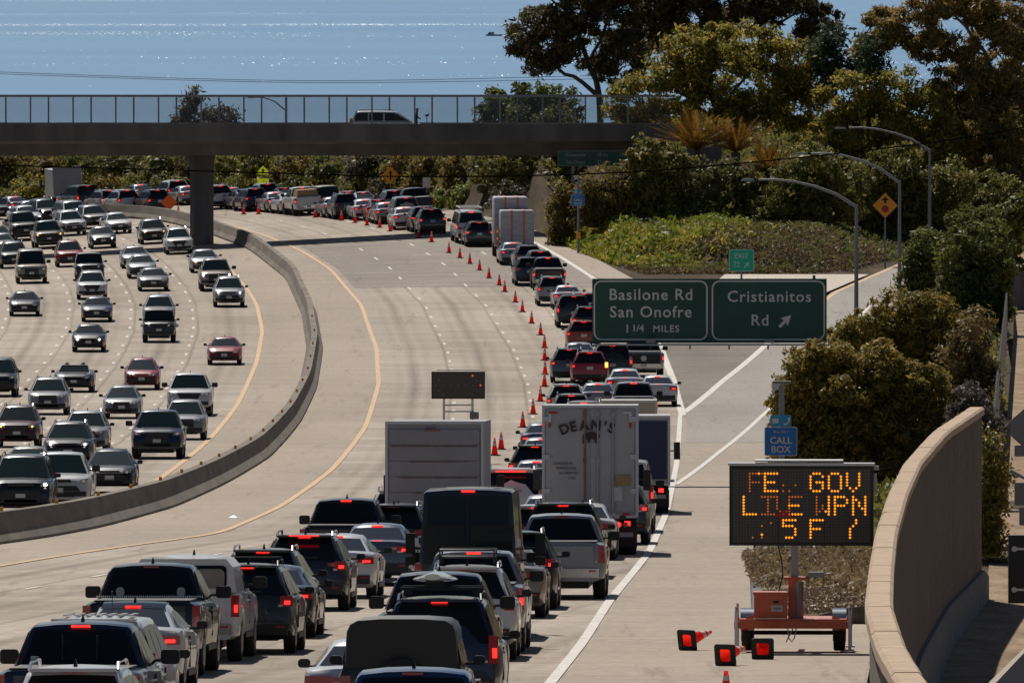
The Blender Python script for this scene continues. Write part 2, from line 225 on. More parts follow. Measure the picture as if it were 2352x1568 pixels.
PLANTS=[
('eucalyptus_tree', 'tree', 'euc_dark', 948, [(0.89, 34.8, 1.1, 1.28), (2.11, 35.87, 1.53, 1.38), (2.57, 34.04, 1.38, 1.22), (4.4, 36.79, 1.83, 1.38), (3.79, 34.8, 1.22, 1.38), (6.85, 35.72, 1.53, 2.14), (8.07, 33.58, 1.83, 1.83), (2.11, 33.12, 0.98, 0.67), (4.71, 39.69, 2.75, 1.83), (8.07, 39.39, 2.75, 2.14), (5.93, 32.97, 1.22, 0.92)], [[(6.18, 27.47, 0.52), (6.18, 30.83, 0.46), (5.17, 33.58, 0.37), (4.1, 36.94, 0.28), (3.48, 39.39, 0.18)], [(6.12, 30.77, 0.37), (4.4, 32.11, 0.28), (2.63, 32.97, 0.18), (1.5, 34.19, 0.12)], [(5.38, 32.97, 0.28), (6.7, 35.72, 0.21), (6.85, 38.78, 0.15)], [(4.86, 34.19, 0.21), (2.87, 36.03, 0.15), (1.96, 37.25, 0.09)], [(4.34, 36.33, 0.18), (2.42, 37.86, 0.12)]], 'tall dark eucalyptus leaning left over the sea beyond the overpass', 1.5, 0.22),
('eucalyptus_tree', 'tree', 'euc_dark', 955, [(10.59, 36.61, 1.85, 1.85), (12.75, 36.31, 2.16, 1.85), (14.6, 36.92, 1.85, 1.54), (11.83, 39.38, 3.7, 1.85), (9.67, 35.07, 1.39, 1.85)], [[(12.45, 27.37, 0.49), (12.6, 33.84, 0.37), (12.13, 38.15, 0.25)], [(12.5, 34.46, 0.25), (14.29, 37.23, 0.15)], [(12.5, 34.15, 0.25), (10.29, 36.92, 0.15)]], 'dark eucalyptus behind the round yellow-green tree, left of its top', 1.5, 0.22),
('eucalyptus_tree', 'tree', 'euc_dark', 958, [(17.58, 37.07, 1.7, 1.17), (19.9, 36.29, 1.85, 1.55), (21.9, 36.14, 1.17, 1.48), (21.75, 34.75, 0.77, 1.24), (18.97, 39.38, 3.71, 1.7), (16.19, 35.83, 1.24, 1.39), (20.82, 34.44, 0.93, 1.08)], [[(17.58, 27.33, 0.46), (17.67, 34.44, 0.34), (17.79, 38.15, 0.25)], [(17.67, 34.75, 0.19), (16.19, 36.29, 0.12)], [(17.73, 35.06, 0.22), (20.2, 36.6, 0.15)], [(21.14, 27.33, 0.31), (21.07, 34.13, 0.22), (21.59, 36.91, 0.15)]], 'dark eucalyptus with bare lower trunk and sea showing through, top right of centre', 1.5, 0.22),
('broadleaf_tree', 'tree', 'yellowgreen', 907, [(12.11, 34.15, 2.19, 1.61), (15.04, 34.59, 2.93, 1.46), (18.25, 33.42, 2.63, 1.76), (15.33, 31.81, 4.1, 2.19), (10.65, 32.1, 2.34, 1.76), (8.16, 30.64, 1.61, 1.61), (20.01, 31.96, 1.46, 1.46), (12.4, 29.91, 3.8, 1.76), (7.72, 29.03, 1.17, 1.32), (17.96, 30.35, 2.93, 1.46)], [[(13.58, 25.38, 0.47), (13.57, 30.35, 0.35), (12.99, 33.27, 0.23)], [(13.57, 30.06, 0.26), (15.91, 32.69, 0.18)], [(13.57, 29.76, 0.26), (10.65, 31.81, 0.15)]], 'large round yellow-green tree covering the right end of the overpass', 1.25, 0.22),
('broadleaf_tree', 'tree', 'yellowgreen', 901, [(22.49, 31.14, 2.33, 1.45), (25.69, 31.72, 2.47, 1.31), (27.14, 29.83, 2.03, 1.74), (23.51, 28.96, 2.91, 1.74), (21.19, 28.38, 2.03, 1.6), (26.27, 27.51, 2.62, 1.6), (28.6, 28.09, 1.45, 1.74)], [[(24.24, 23.73, 0.41), (24.24, 28.09, 0.29), (23.66, 30.99, 0.17)], [(24.24, 27.8, 0.23), (26.56, 30.41, 0.15)]], 'wide yellow-green tree behind the arched street lamps', 1.2, 0.22),
('eucalyptus_tree', 'tree', 'euc_brown', 906, [(24.95, 35.76, 1.46, 1.46), (27.0, 36.06, 1.75, 1.46), (28.75, 37.23, 1.75, 1.32), (24.08, 34.3, 1.02, 1.17), (28.17, 34.45, 1.75, 1.02), (30.22, 31.82, 2.05, 1.75), (32.26, 33.57, 2.48, 2.63), (33.86, 36.2, 2.34, 2.34), (33.72, 29.19, 2.05, 2.78), (31.39, 29.19, 2.19, 1.75), (33.87, 25.68, 1.75, 1.75), (30.95, 26.56, 1.9, 1.32), (31.38, 37.08, 1.46, 1.02), (29.34, 29.78, 1.46, 1.46)], [[(33.88, 22.47, 0.47), (33.58, 28.9, 0.38), (32.99, 31.38, 0.32), (31.67, 34.16, 0.26), (30.36, 35.91, 0.2), (29.04, 37.37, 0.15)], [(32.99, 31.38, 0.23), (33.87, 34.16, 0.18), (34.15, 37.08, 0.12)], [(31.73, 34.01, 0.2), (29.63, 34.45, 0.15), (27.58, 35.62, 0.09)], [(33.73, 28.02, 0.23), (31.68, 29.19, 0.15)]], 'big brownish eucalyptus with pale bark at the right edge', 1.7, 0.2),
('cypress_tree', 'tree', 'conifer', 905, [(20.99, 33.87, 0.64, 1.75), (21.86, 34.75, 0.53, 1.17), (22.45, 33.29, 0.88, 1.17), (21.42, 32.71, 1.02, 0.88)], [[(21.72, 28.91, 0.26), (21.72, 34.75, 0.12)]], 'bluish green conifer between the dark eucalyptus and the brownish one', 1.0, 0.25),
('cypress_tree', 'tree', 'conifer', 903, [(24.0, 33.89, 0.64, 1.46), (23.56, 32.87, 0.87, 0.87), (24.44, 33.01, 0.64, 1.02)], [[(23.94, 28.94, 0.23), (24.0, 34.47, 0.12)]], 'small bluish green conifer left of the brownish eucalyptus', 0.9, 0.25),
('mixed_shrub', 'bush', 'olive', 881, [(9.21, 26.36, 1.56, 1.28), (10.91, 25.94, 1.85, 1.56), (10.34, 27.5, 1.42, 0.85), (8.64, 27.73, 1.19, 0.99), (9.21, 24.94, 1.42, 0.85)], [], 'olive shrub below the brown palm fronds beside the mileage sign', 1.0, 0.2),
('mixed_shrub', 'bush', 'olive2', 880, [(13.17, 25.24, 2.13, 1.56), (12.61, 23.82, 2.13, 0.99), (14.88, 26.38, 1.7, 1.28), (15.44, 24.39, 1.7, 1.42)], [], 'dark olive shrub above the bright green slope', 1.0, 0.2),
('mixed_shrub', 'bush', 'olive', 877, [(18.5, 25.58, 2.26, 1.56), (17.37, 23.88, 1.98, 1.13), (19.92, 24.16, 1.98, 1.27), (21.33, 25.86, 1.56, 1.7), (19.07, 27.27, 1.7, 1.13)], [], 'dark olive shrub behind the nearest arched lamp arm', 1.0, 0.2),
('mixed_shrub', 'bush', 'olive', 884, [(24.35, 25.46, 2.57, 1.71), (26.64, 25.18, 2.0, 1.57), (28.63, 25.46, 1.71, 1.71), (25.21, 26.89, 1.71, 1.28), (22.36, 24.04, 2.0, 1.14)], [], 'dark shrub behind the stop ahead sign', 1.0, 0.2),
('mixed_shrub', 'bush', 'olive', 894, [(31.26, 25.01, 2.31, 1.44), (33.28, 24.14, 1.73, 1.44)], [], 'dark shrub under the brownish eucalyptus', 0.8, 0.22),
('golden_shrub', 'bush', 'golden', 884, [(3.54, 24.61, 1.08, 1.14), (3.25, 24.04, 0.86, 0.8)], [], 'small golden brown shrub left of the blue call box sign on the slope', 0.8, 0.16),
('golden_shrub', 'bush', 'golden', 882, [(6.37, 25.21, 2.13, 1.56), (7.94, 25.64, 1.42, 1.42), (5.52, 24.36, 1.56, 1.28), (7.51, 24.36, 1.71, 1.14)], [], 'large golden brown domed shrub right of the blue call box sign on the slope', 1.0, 0.16),
('dark_shrub', 'bush', 'darkgreen', 932, [(-0.48, 30.38, 1.65, 1.35), (1.32, 30.83, 1.65, 1.14), (3.28, 30.53, 1.5, 1.26), (-1.68, 29.48, 0.9, 0.75)], [], 'dark green domed shrub seen through the overpass fence', 1.0, 0.22),
('light_shrub', 'bush', 'olive2', 926, [(0.57, 29.61, 1.05, 0.84), (3.41, 29.55, 1.34, 0.75), (2.21, 29.1, 1.19, 0.6)], [], 'paler shrub in front of the dark domed one behind the overpass fence', 0.8, 0.2),
('young_tree', 'tree', 'euc_dark', 1014, [(-23.81, 30.03, 0.56, 0.72), (-24.4, 29.37, 0.46, 0.39), (-23.68, 28.82, 0.92, 0.82), (-24.99, 28.39, 0.79, 0.52)], [[(-23.75, 26.59, 0.16), (-23.74, 30.36, 0.07)]], 'ragged young tree poking above the overpass left of the lamp post', 0.9, 0.2),
('young_tree', 'tree', 'euc_dark', 1016, [(-22.15, 28.8, 0.66, 0.82), (-21.17, 28.6, 0.66, 0.66), (-22.48, 28.04, 0.72, 0.46)], [[(-21.89, 26.57, 0.16), (-21.99, 29.19, 0.07)]], 'low dark treetop beside the ragged young tree above the overpass', 0.8, 0.2),
('flowering_bush', 'bush', 'oleander', 455, [(11.51, 25.17, 2.2, 1.61), (10.49, 24.15, 1.61, 1.17), (12.98, 24.59, 1.47, 1.47), (9.9, 25.61, 1.03, 0.81), (11.95, 26.5, 1.32, 0.73), (13.72, 25.61, 1.03, 1.03), (11.37, 23.26, 2.35, 0.88), (10.12, 26.57, 0.81, 0.62), (10.63, 26.86, 0.73, 0.51)], [], 'big dark bush with red flowers behind the message board', 2.2, 0.13),
('flowering_bush', 'bush', 'oleander', 560, [(15.07, 24.92, 1.35, 0.9), (16.43, 25.64, 1.35, 0.9), (17.24, 25.01, 1.63, 1.26), (14.08, 24.37, 0.9, 0.72), (18.14, 24.28, 1.26, 1.08), (15.98, 24.1, 1.63, 0.9)], [], 'wide green bush with a few red flowers right of the big green sign', 1.8, 0.14),
('dark_bush', 'bush', 'darkgreen', 655, [(20.16, 26.27, 1.01, 0.95), (19.74, 25.85, 0.85, 0.63)], [], 'round dark bush at the end of the ramp, left one', 1.0, 0.15),
('dark_bush', 'bush', 'darkgreen', 600, [(20.11, 26.84, 1.16, 1.35), (20.98, 27.62, 1.16, 1.16), (19.82, 25.68, 0.97, 0.87), (21.18, 26.07, 0.87, 0.97)], [], 'large dark bush against the fence right of the ramp', 1.3, 0.15),
('dark_bush', 'bush', 'darkgreen', 690, [(23.46, 26.87, 1.22, 0.67), (25.24, 27.09, 1.34, 0.71), (26.02, 27.76, 0.89, 0.67)], [], 'low dark bush line behind the fence corner', 1.0, 0.17),
('dry_bush', 'bush', 'drygrass', 480, [(16.4, 26.99, 0.7, 0.85), (16.02, 25.75, 0.93, 0.7), (16.64, 25.6, 0.54, 0.7)], [], 'dry yellow brush along the fence', 1.0, 0.12),
('dry_bush', 'bush', 'greybrush', 400, [(13.54, 26.97, 0.62, 0.62), (13.99, 26.32, 0.52, 0.77)], [], 'grey leafless brush over the far end of the block wall', 1.2, 0.1),
('climbing_bush', 'bush', 'oleander', 362, [(12.76, 26.92, 0.41, 0.7), (12.69, 25.98, 0.33, 0.64), (12.96, 25.63, 0.26, 0.41)], [], 'dark creeper hanging at the right side of the block wall', 0.9, 0.1),
('roadside_shrub', 'bush', 'brightgreen', 938, [(-5.33, 23.6, 1.21, 0.67), (-3.51, 23.82, 1.21, 0.76), (-2.0, 23.6, 1.21, 0.76)], [], 'bright green leafy shrub behind the white cargo van', 0.9, 0.18),
('roadside_shrub', 'bush', 'greybrush2', 940, [(-0.79, 23.93, 1.21, 1.21), (0.73, 23.33, 1.21, 1.21), (1.94, 24.24, 1.21, 1.36)], [], 'grey brown brush behind the loaded flatbed', 0.9, 0.18),
('roadside_shrub', 'bush', 'olive', 950, [(-1.1, 25.3, 1.53, 1.23), (1.04, 25.6, 1.53, 1.23), (2.88, 25.3, 1.38, 1.38)], [], 'olive shrub under the overpass end behind the loaded flatbed', 0.9, 0.2),
('bank_shrub', 'bush', 'golden', 1012, [(-37.64, 25.14, 1.38, 1.37), (-38.33, 24.33, 1.04, 1.04), (-36.95, 24.49, 1.04, 1.11)], [], 'golden brown shrub, first from left in back row on bank under overpass', 0.8, 0.2),
('bank_shrub', 'bush', 'golden', 1012, [(-34.96, 24.89, 1.46, 1.37), (-35.69, 24.07, 1.09, 1.04), (-34.23, 24.23, 1.09, 1.11)], [], 'golden brown shrub, second from left in back row on bank under overpass', 0.8, 0.2),
('bank_shrub', 'bush', 'darkgreen', 1012, [(-32.18, 24.55, 1.49, 1.37), (-32.93, 23.74, 1.12, 1.04), (-31.44, 23.9, 1.12, 1.11)], [], 'dark green shrub, third from left in back row on bank under overpass', 0.8, 0.2),
('bank_shrub', 'bush', 'olive2', 1012, [(-29.27, 25.05, 1.58, 1.37), (-30.06, 24.23, 1.19, 1.04), (-28.48, 24.39, 1.19, 1.11)], [], 'pale olive shrub, fourth from left in back row on bank under overpass', 0.8, 0.2),
('bank_shrub', 'bush', 'olive2', 1012, [(-26.46, 25.06, 1.46, 1.37), (-27.19, 24.25, 1.09, 1.04), (-25.73, 24.41, 1.09, 1.11)], [], 'pale olive shrub, fifth from left in back row on bank under overpass', 0.8, 0.2),
('bank_shrub', 'bush', 'euc_dark', 1012, [(-23.59, 25.07, 1.57, 1.37), (-24.37, 24.25, 1.18, 1.04), (-22.8, 24.42, 1.18, 1.11)], [], 'dark brownish shrub, sixth from left in back row on bank under overpass', 0.8, 0.2),
('bank_shrub', 'bush', 'olive', 1012, [(-21.34, 24.52, 1.01, 1.37), (-21.85, 23.7, 0.76, 1.04), (-20.84, 23.86, 0.76, 1.11)], [], 'olive green shrub, seventh from left in back row on bank under overpass', 0.8, 0.2),
('bank_shrub', 'bush', 'olive', 1012, [(-19.11, 25.02, 1.28, 1.37), (-19.75, 24.2, 0.96, 1.04), (-18.46, 24.36, 0.96, 1.11)], [], 'olive green shrub, eighth from left in back row on bank under overpass', 0.8, 0.2),
('bank_shrub', 'bush', 'golden', 1012, [(-16.32, 24.53, 1.58, 1.37), (-17.12, 23.71, 1.19, 1.04), (-15.53, 23.87, 1.19, 1.11)], [], 'golden brown shrub, ninth from left in back row on bank under overpass', 0.8, 0.2),
('bank_shrub', 'bush', 'darkgreen', 1012, [(-13.59, 24.58, 1.4, 1.37), (-14.29, 23.77, 1.05, 1.04), (-12.89, 23.93, 1.05, 1.11)], [], 'dark green shrub, tenth from left in back row on bank under overpass', 0.8, 0.2),
('bank_shrub', 'bush', 'greybrush2', 1012, [(-10.76, 24.95, 1.56, 1.37), (-11.54, 24.13, 1.17, 1.04), (-9.99, 24.29, 1.17, 1.11)], [], 'grey brown shrub, eleventh from left in back row on bank under overpass', 0.8, 0.2),
('bank_shrub', 'bush', 'golden', 1012, [(-8.46, 24.8, 1.06, 1.37), (-8.99, 23.98, 0.8, 1.04), (-7.93, 24.15, 0.8, 1.11)], [], 'golden brown shrub, twelfth from left in back row on bank under overpass', 0.8, 0.2),
('bank_shrub', 'bush', 'golden', 1012, [(-6.19, 25.03, 1.29, 1.37), (-6.83, 24.22, 0.96, 1.04), (-5.55, 24.38, 0.96, 1.11)], [], 'golden brown shrub, thirteenth from left in back row on bank under overpass', 0.8, 0.2),
('bank_shrub', 'bush', 'golden', 1012, [(-3.95, 24.52, 1.15, 1.37), (-4.52, 23.7, 0.86, 1.04), (-3.38, 23.87, 0.86, 1.11)], [], 'golden brown shrub, fourteenth from left in back row on bank under overpass', 0.8, 0.2),
('bank_shrub', 'bush', 'olive2', 1012, [(-1.57, 24.96, 1.33, 1.37), (-2.23, 24.14, 1.0, 1.04), (-0.9, 24.3, 1.0, 1.11)], [], 'pale olive shrub, fifteenth from left in back row on bank under overpass', 0.8, 0.2),
('bank_shrub', 'bush', 'yellowgreen', 1006, [(-35.41, 23.39, 1.69, 0.97), (-34.47, 22.97, 1.13, 0.65)], [], 'bright yellow-green low shrub, first from left in front row behind far queue', 0.6, 0.18),
('bank_shrub', 'bush', 'golden', 1006, [(-32.09, 23.39, 1.09, 0.97), (-31.49, 22.97, 0.72, 0.65)], [], 'golden brown low shrub, second from left in front row behind far queue', 0.6, 0.18),
('bank_shrub', 'bush', 'golden', 1006, [(-30.16, 23.39, 0.97, 0.97), (-29.62, 22.97, 0.65, 0.65)], [], 'golden brown low shrub, third from left in front row behind far queue', 0.6, 0.18),
('bank_shrub', 'bush', 'olive', 1006, [(-28.34, 23.39, 0.96, 0.97), (-27.8, 22.97, 0.64, 0.65)], [], 'olive green low shrub, fourth from left in front row behind far queue', 0.6, 0.18),
('bank_shrub', 'bush', 'olive2', 1006, [(-26.57, 23.39, 0.91, 0.97), (-26.07, 22.97, 0.61, 0.65)], [], 'pale olive low shrub, fifth from left in front row behind far queue', 0.6, 0.18),
('bank_shrub', 'bush', 'olive', 1006, [(-24.69, 23.39, 1.05, 0.97), (-24.11, 22.97, 0.7, 0.65)], [], 'olive green low shrub, sixth from left in front row behind far queue', 0.6, 0.18),
('bank_shrub', 'bush', 'darkgreen', 1006, [(-22.51, 23.39, 1.23, 0.97), (-21.83, 22.97, 0.82, 0.65)], [], 'dark green low shrub, seventh from left in front row behind far queue', 0.6, 0.18),
('bank_shrub', 'bush', 'olive', 1006, [(-20.58, 23.39, 0.88, 0.97), (-20.09, 22.97, 0.59, 0.65)], [], 'olive green low shrub, eighth from left in front row behind far queue', 0.6, 0.18),
('bank_shrub', 'bush', 'olive', 1006, [(-18.48, 23.39, 1.27, 0.97), (-17.78, 22.97, 0.85, 0.65)], [], 'olive green low shrub, ninth from left in front row behind far queue', 0.6, 0.18),
('bank_shrub', 'bush', 'darkgreen', 1006, [(-16.3, 23.39, 1.07, 0.97), (-15.7, 22.97, 0.72, 0.65)], [], 'dark green low shrub, tenth from left in front row behind far queue', 0.6, 0.18),
('bank_shrub', 'bush', 'golden', 1006, [(-14.29, 23.39, 1.06, 0.97), (-13.7, 22.97, 0.7, 0.65)], [], 'golden brown low shrub, eleventh from left in front row behind far queue', 0.6, 0.18),
('bank_shrub', 'bush', 'olive', 1006, [(-11.96, 23.39, 1.35, 0.97), (-11.21, 22.97, 0.9, 0.65)], [], 'olive green low shrub, twelfth from left in front row behind far queue', 0.6, 0.18),
('bank_shrub', 'bush', 'greybrush2', 1006, [(-9.62, 23.39, 1.16, 0.97), (-8.98, 22.97, 0.77, 0.65)], [], 'grey brown low shrub, thirteenth from left in front row behind far queue', 0.6, 0.18),
('bank_shrub', 'bush', 'golden', 1006, [(-7.54, 23.39, 1.06, 0.97), (-6.96, 22.97, 0.71, 0.65)], [], 'golden brown low shrub, fourteenth from left in front row behind far queue', 0.6, 0.18)]
CP=[
(6.4, 885.0, 23.59),
(12.11, 885.0, 23.96),
(13.55, 868.0, 23.2),
(14.37, 850.0, 22.04),
(10.43, 842.0, 21.53),
(8.99, 860.0, 22.25),
(22.81, 858.0, 22.15),
(23.56, 855.0, 21.86),
(7.74, 875.0, 23.07),
(28.44, 905.0, 23.31),
(32.82, 905.0, 23.95),
(18.92, 870.0, 23.17),
(16.39, 885.0, 23.45),
(8.22, 930.0, 28.6),
(15.72, 930.0, 28.6),
(24.72, 930.0, 28.6),
(33.72, 930.0, 28.6),
(3.8, 950.0, 28.36),
(7.11, 903.0, 26.02),
(4.44, 893.0, 23.3),
(3.8, 878.0, 22.44),
(5.67, 862.0, 21.79),
(8.26, 842.0, 21.26),
(12.3, 325, 24.0),
(16, 420, 23.8),
(18.8, 500, 23.6),
(22.5, 600, 23.5),
(26.4, 700, 23.4),
(30, 800, 23.4),
(40, 860, 23.7),
(9.5, 240, 24.2),
(8.5, 180, 24.5),
(40, 500, 23.6),
(40, 300, 24.0),
(50, 700, 23.5)]
WALL=[
(11.51, 340.0, 28.87),
(9.8, 315.0, 29.13),
(8.36, 288.0, 29.41),
(7.39, 265.0, 29.65),
(6.46, 240.0, 29.93),
(5.69, 215.0, 30.42),
(4.91, 188.0, 31.08),
(4.74, 176.0, 31.14),
(4.71, 165.0, 31.22)]
PT={
'sign_l':(2.84, 478.0, 28.9),
'sign_r':(11.15, 478.0, 26.63),
'br_top':(-5.12, 901.0, 29.4),
'br_mid':(-5.12, 901.0, 28.26),
'br_soff':(-5.13, 903.0, 27.25),
'br_fence':(-5.11, 901.0, 31.23),
'col':(-20.76, 905.0, 21.76),
'lamp1':(17.99, 705.0, 27.5),
'lamp1a':(12.03, 705.0, 28.81),
'lamp2':(22.83, 795.0, 27.31),
'lamp2a':(16.77, 795.0, 28.93),
'lamp3':(26.64, 861.0, 28.28),
'lamp3a':(20.66, 861.0, 29.64),
'exit':(13.18, 775.0, 23.05),
'stopahead':(23.64, 855.0, 24.78),
'orange':(-24.46, 962.0, 23.09),
'yel1':(-18.08, 980.0, 24.96),
'yel2':(-18.08, 980.0, 24.04),
'diam':(-8.67, 963.0, 25.0),
'whitesign':(-6.03, 953.0, 24.66),
'greysign':(-26.96, 990.0, 23.4),
'mile_l':(3.01, 890.0, 27.77),
'mile_r':(8.21, 890.0, 26.74),
'call2':(4.28, 872.0, 24.81),
'call2top':(4.28, 872.0, 26.36),
'van_b':(-8.35, 905.0, 29.35),
'pers':(-6.44, 903.0, 29.37),
'lampb':(-15.2, 908.0, 29.4),
'arrow_l':(-3.1, 517.0, 24.32),
'arrow_r':(-1.05, 517.0, 23.29),
'boat':(-11.03, 9500.0, -9.92),
'w1a':(-25.52, 640.0, 30.55),
'w1b':(-12.72, 640.0, 30.18),
'w1c':(-3.63, 640.0, 29.97),
'w1d':(6.69, 640.0, 30.26),
'w1e':(19.08, 640.0, 31.48),
'w1f':(25.68, 640.0, 32.57),
'w2a':(-43.85, 1100.0, 31.35),
'w2b':(-16.89, 1100.0, 30.57),
'w2c':(9.72, 1100.0, 31.06),
'w3a':(-43.85, 1100.0, 31.2),
'w3b':(-16.89, 1100.0, 30.42),
'w3c':(9.72, 1100.0, 30.78),
'fence0':(23.15, 640.0, 27.29),
'fence1':(24.28, 640.0, 27.62),
'fence2':(21.57, 600.0, 26.07),
'fence3':(16.56, 470.0, 25.44),
'park1':(-2.5, 955.0, 24.23),
'park2':(1.99, 965.0, 24.91),
'park3':(0.12, 950.0, 24.07),
'litter':(-8.57, 415.29, 22.98),
'lp':(22.1, 960.0, 36.91),
'lpb':(22.05, 960.0, 32.88),
'vms':(5.27, 252.49, 27.15),
'call1':(6.92, 346.35, 24.69),
'cone_a':(3.28, 253.61, 27.12),
'cone_b':(3.82, 242.16, 27.42),
'cone_c':(4.59, 246.87, 27.3),
'cone_d':(3.34, 210.27, 28.27),
'arrow':(-2.12, 520.61, 20.8),
'exitbase':(13.61, 800.41, 19.87),
'litter1':(-8.57, 415.29, 22.98)}
PC=[
1.1429513,
1.987602,
-2.4191056,
-8.0768985,
4.0285001,
20.294586]
# ---------------------------------------------------------------- ground functions
def sm(a,b,x):
    t=np.clip((x-a)/(b-a),0,1); return t*t*(3-2*t)
def g(Y): return CAMZ-np.polyval(PC,(np.clip(Y,100,1020)-600)/400)
def G(X,Y): return g(np.asarray(Y,float))+0.06*sm(790,930,np.asarray(Y,float))*np.clip(np.asarray(X,float)+18,-45,14)
CPA=np.array(CP)
FAR_EDGE=np.array([(2.2,905),(-1.0,925),(-4.5,944),(-9.5,963),(-15,981),(-21,995),(-29,1009),(-40,1022),(-60,1040)])
def wall_x(Y):
    a=np.array(WALL)[::-1]; return np.interp(Y,a[:,1],a[:,0])
edge_r=np.array(LINES['shr'])
def Tz(X,Y):
    X=np.asarray(X,float); Y=np.asarray(Y,float); base=G(X,Y)
    # bank behind the far bend
    yb=np.interp(-X,-FAR_EDGE[:,0],FAR_EDGE[:,1])
    d=(Y-yb)*.8
    bank=np.where(X<6,np.clip((d-2.0)*.42,0,6.2),0)
    bank=bank*sm(6,1,X)
    # right side by inverse distance
    num=np.zeros_like(X); den=np.zeros_like(X)
    pts=[(x,y,z-float(G(x,y))) for x,y,z in CP]
    for k in ('shr','gr','gl','shm','er','rr'):
        for x,y in LINES[k]: pts.append((x+(1.0 if k=='shr' else 0),y,-.06))
    for x,y,dz in pts:
        q=((X-x)**2*4+(Y-y)**2*.25+3)**-1.6; num+=q*dz; den+=q
    rr=num/den
    er=np.interp(Y,edge_r[:,1],edge_r[:,0])
    right=np.where(X>-2,rr,0)*sm(-2,2,X)
    right=np.where((Y<835)&(X<er),0,right)
    re_=np.interp(Y,[834.9,835,844,864,882,898,910,925],[-90,26,22,5.6,3.5,2.4,1.0,-1.0])
    right=np.where((Y>=835)&(Y<930),right*sm(re_+.1,re_+3.0,X),right)
    gx=np.interp(Y,[790,818,855,870,890],[17.2,19.2,24.1,26.2,29.5])
    right=right*np.where((Y>790)&(Y<892),1-sm(gx-2.5,gx-.8,X)*(1-sm(gx+4.5,gx+7,X)),1)
    z=base-.15+np.maximum(bank,np.clip(right,0,12))
    cap=26.4+2.2*sm(5,10,X)
    z=np.where((Y>925)&(z>cap),cap*sm(920,945,Y)+z*(1-sm(920,945,Y)),z)
    z=z*(1-sm(1060,1250,Y))+(-14)*sm(1060,1250,Y)   # land drops to the shore far behind
    lot=(Y<362)&(X>wall_x(Y)-.6)
    return np.where(lot,CAMZ-np.interp(Y,[100,180,240,325,420],[15.2,15.5,15.8,16.0,16.2]),z)
# ---------------------------------------------------------------- materials
def mat(name,build=None,**kw):
    m=bpy.data.materials.new(name); m.use_nodes=True
    b=m.node_tree.nodes['Principled BSDF']
    for k,v in kw.items():
        k={'col':'Base Color','rough':'Roughness','metal':'Metallic','coat':'Coat Weight','coatr':'Coat Roughness','emc':'Emission Color','em':'Emission Strength','spec':'Specular IOR Level','ior':'IOR','alpha':'Alpha'}[k]
        if isinstance(v,tuple) and len(v)==3: v=v+(1,)
        b.inputs[k].default_value=v
    if build: build(m.node_tree,b)
    return m
def N(t,ty,**kw):
    n=t.nodes.new(ty)
    for k,v in kw.items():
        if k in n.inputs: n.inputs[k].default_value=v
        else: setattr(n,k,v)
    return n
def ramp(t,fac,stops):
    r=t.nodes.new('ShaderNodeValToRGB'); e=r.color_ramp.elements
    while len(e)<len(stops): e.new(.5)
    for q,(p,c) in zip(e,stops): q.position=p; q.color=c+(1,) if len(c)==3 else c
    t.links.new(fac,r.inputs[0]); return r.outputs[0]
def mapped(t,scale,coord='Object'):
    tc=t.nodes.new('ShaderNodeTexCoord'); mp=t.nodes.new('ShaderNodeMapping'); mp.inputs['Scale'].default_value=scale
    t.links.new(tc.outputs[coord],mp.inputs[0]); return mp.outputs[0]
def noise(t,vec,scale,detail=4,rough=.55):
    n=N(t,'ShaderNodeTexNoise',Scale=scale,Detail=detail,Roughness=rough)
    if vec is not None: t.links.new(vec,n.inputs['Vector'])
    return n.outputs[0]
def mix(t,a,b,f,mode='MIX'):
    m=t.nodes.new('ShaderNodeMix'); m.data_type='RGBA'; m.blend_type=mode
    for s,v in ((m.inputs[0],f),(m.inputs[6],a),(m.inputs[7],b)):
        if hasattr(v,'is_linked') or hasattr(v,'links'): t.links.new(v,s)
        else: s.default_value=v if not isinstance(v,tuple) else (v+(1,) if len(v)==3 else v)
    return m.outputs[2]
def noisy(name,c1,c2,scale,rough=.8,stretch=(1,1,1),bump=0,**kw):
    def f(t,b):
        v=mapped(t,stretch); n=noise(t,v,scale,5); t.links.new(ramp(t,n,[(.3,c1),(.7,c2)]),b.inputs['Base Color'])
        if bump:
            bp=N(t,'ShaderNodeBump',Strength=bump,Distance=.05); t.links.new(n,bp.inputs['Height']); t.links.new(bp.outputs[0],b.inputs['Normal'])
    return mat(name,f,rough=rough,**kw)
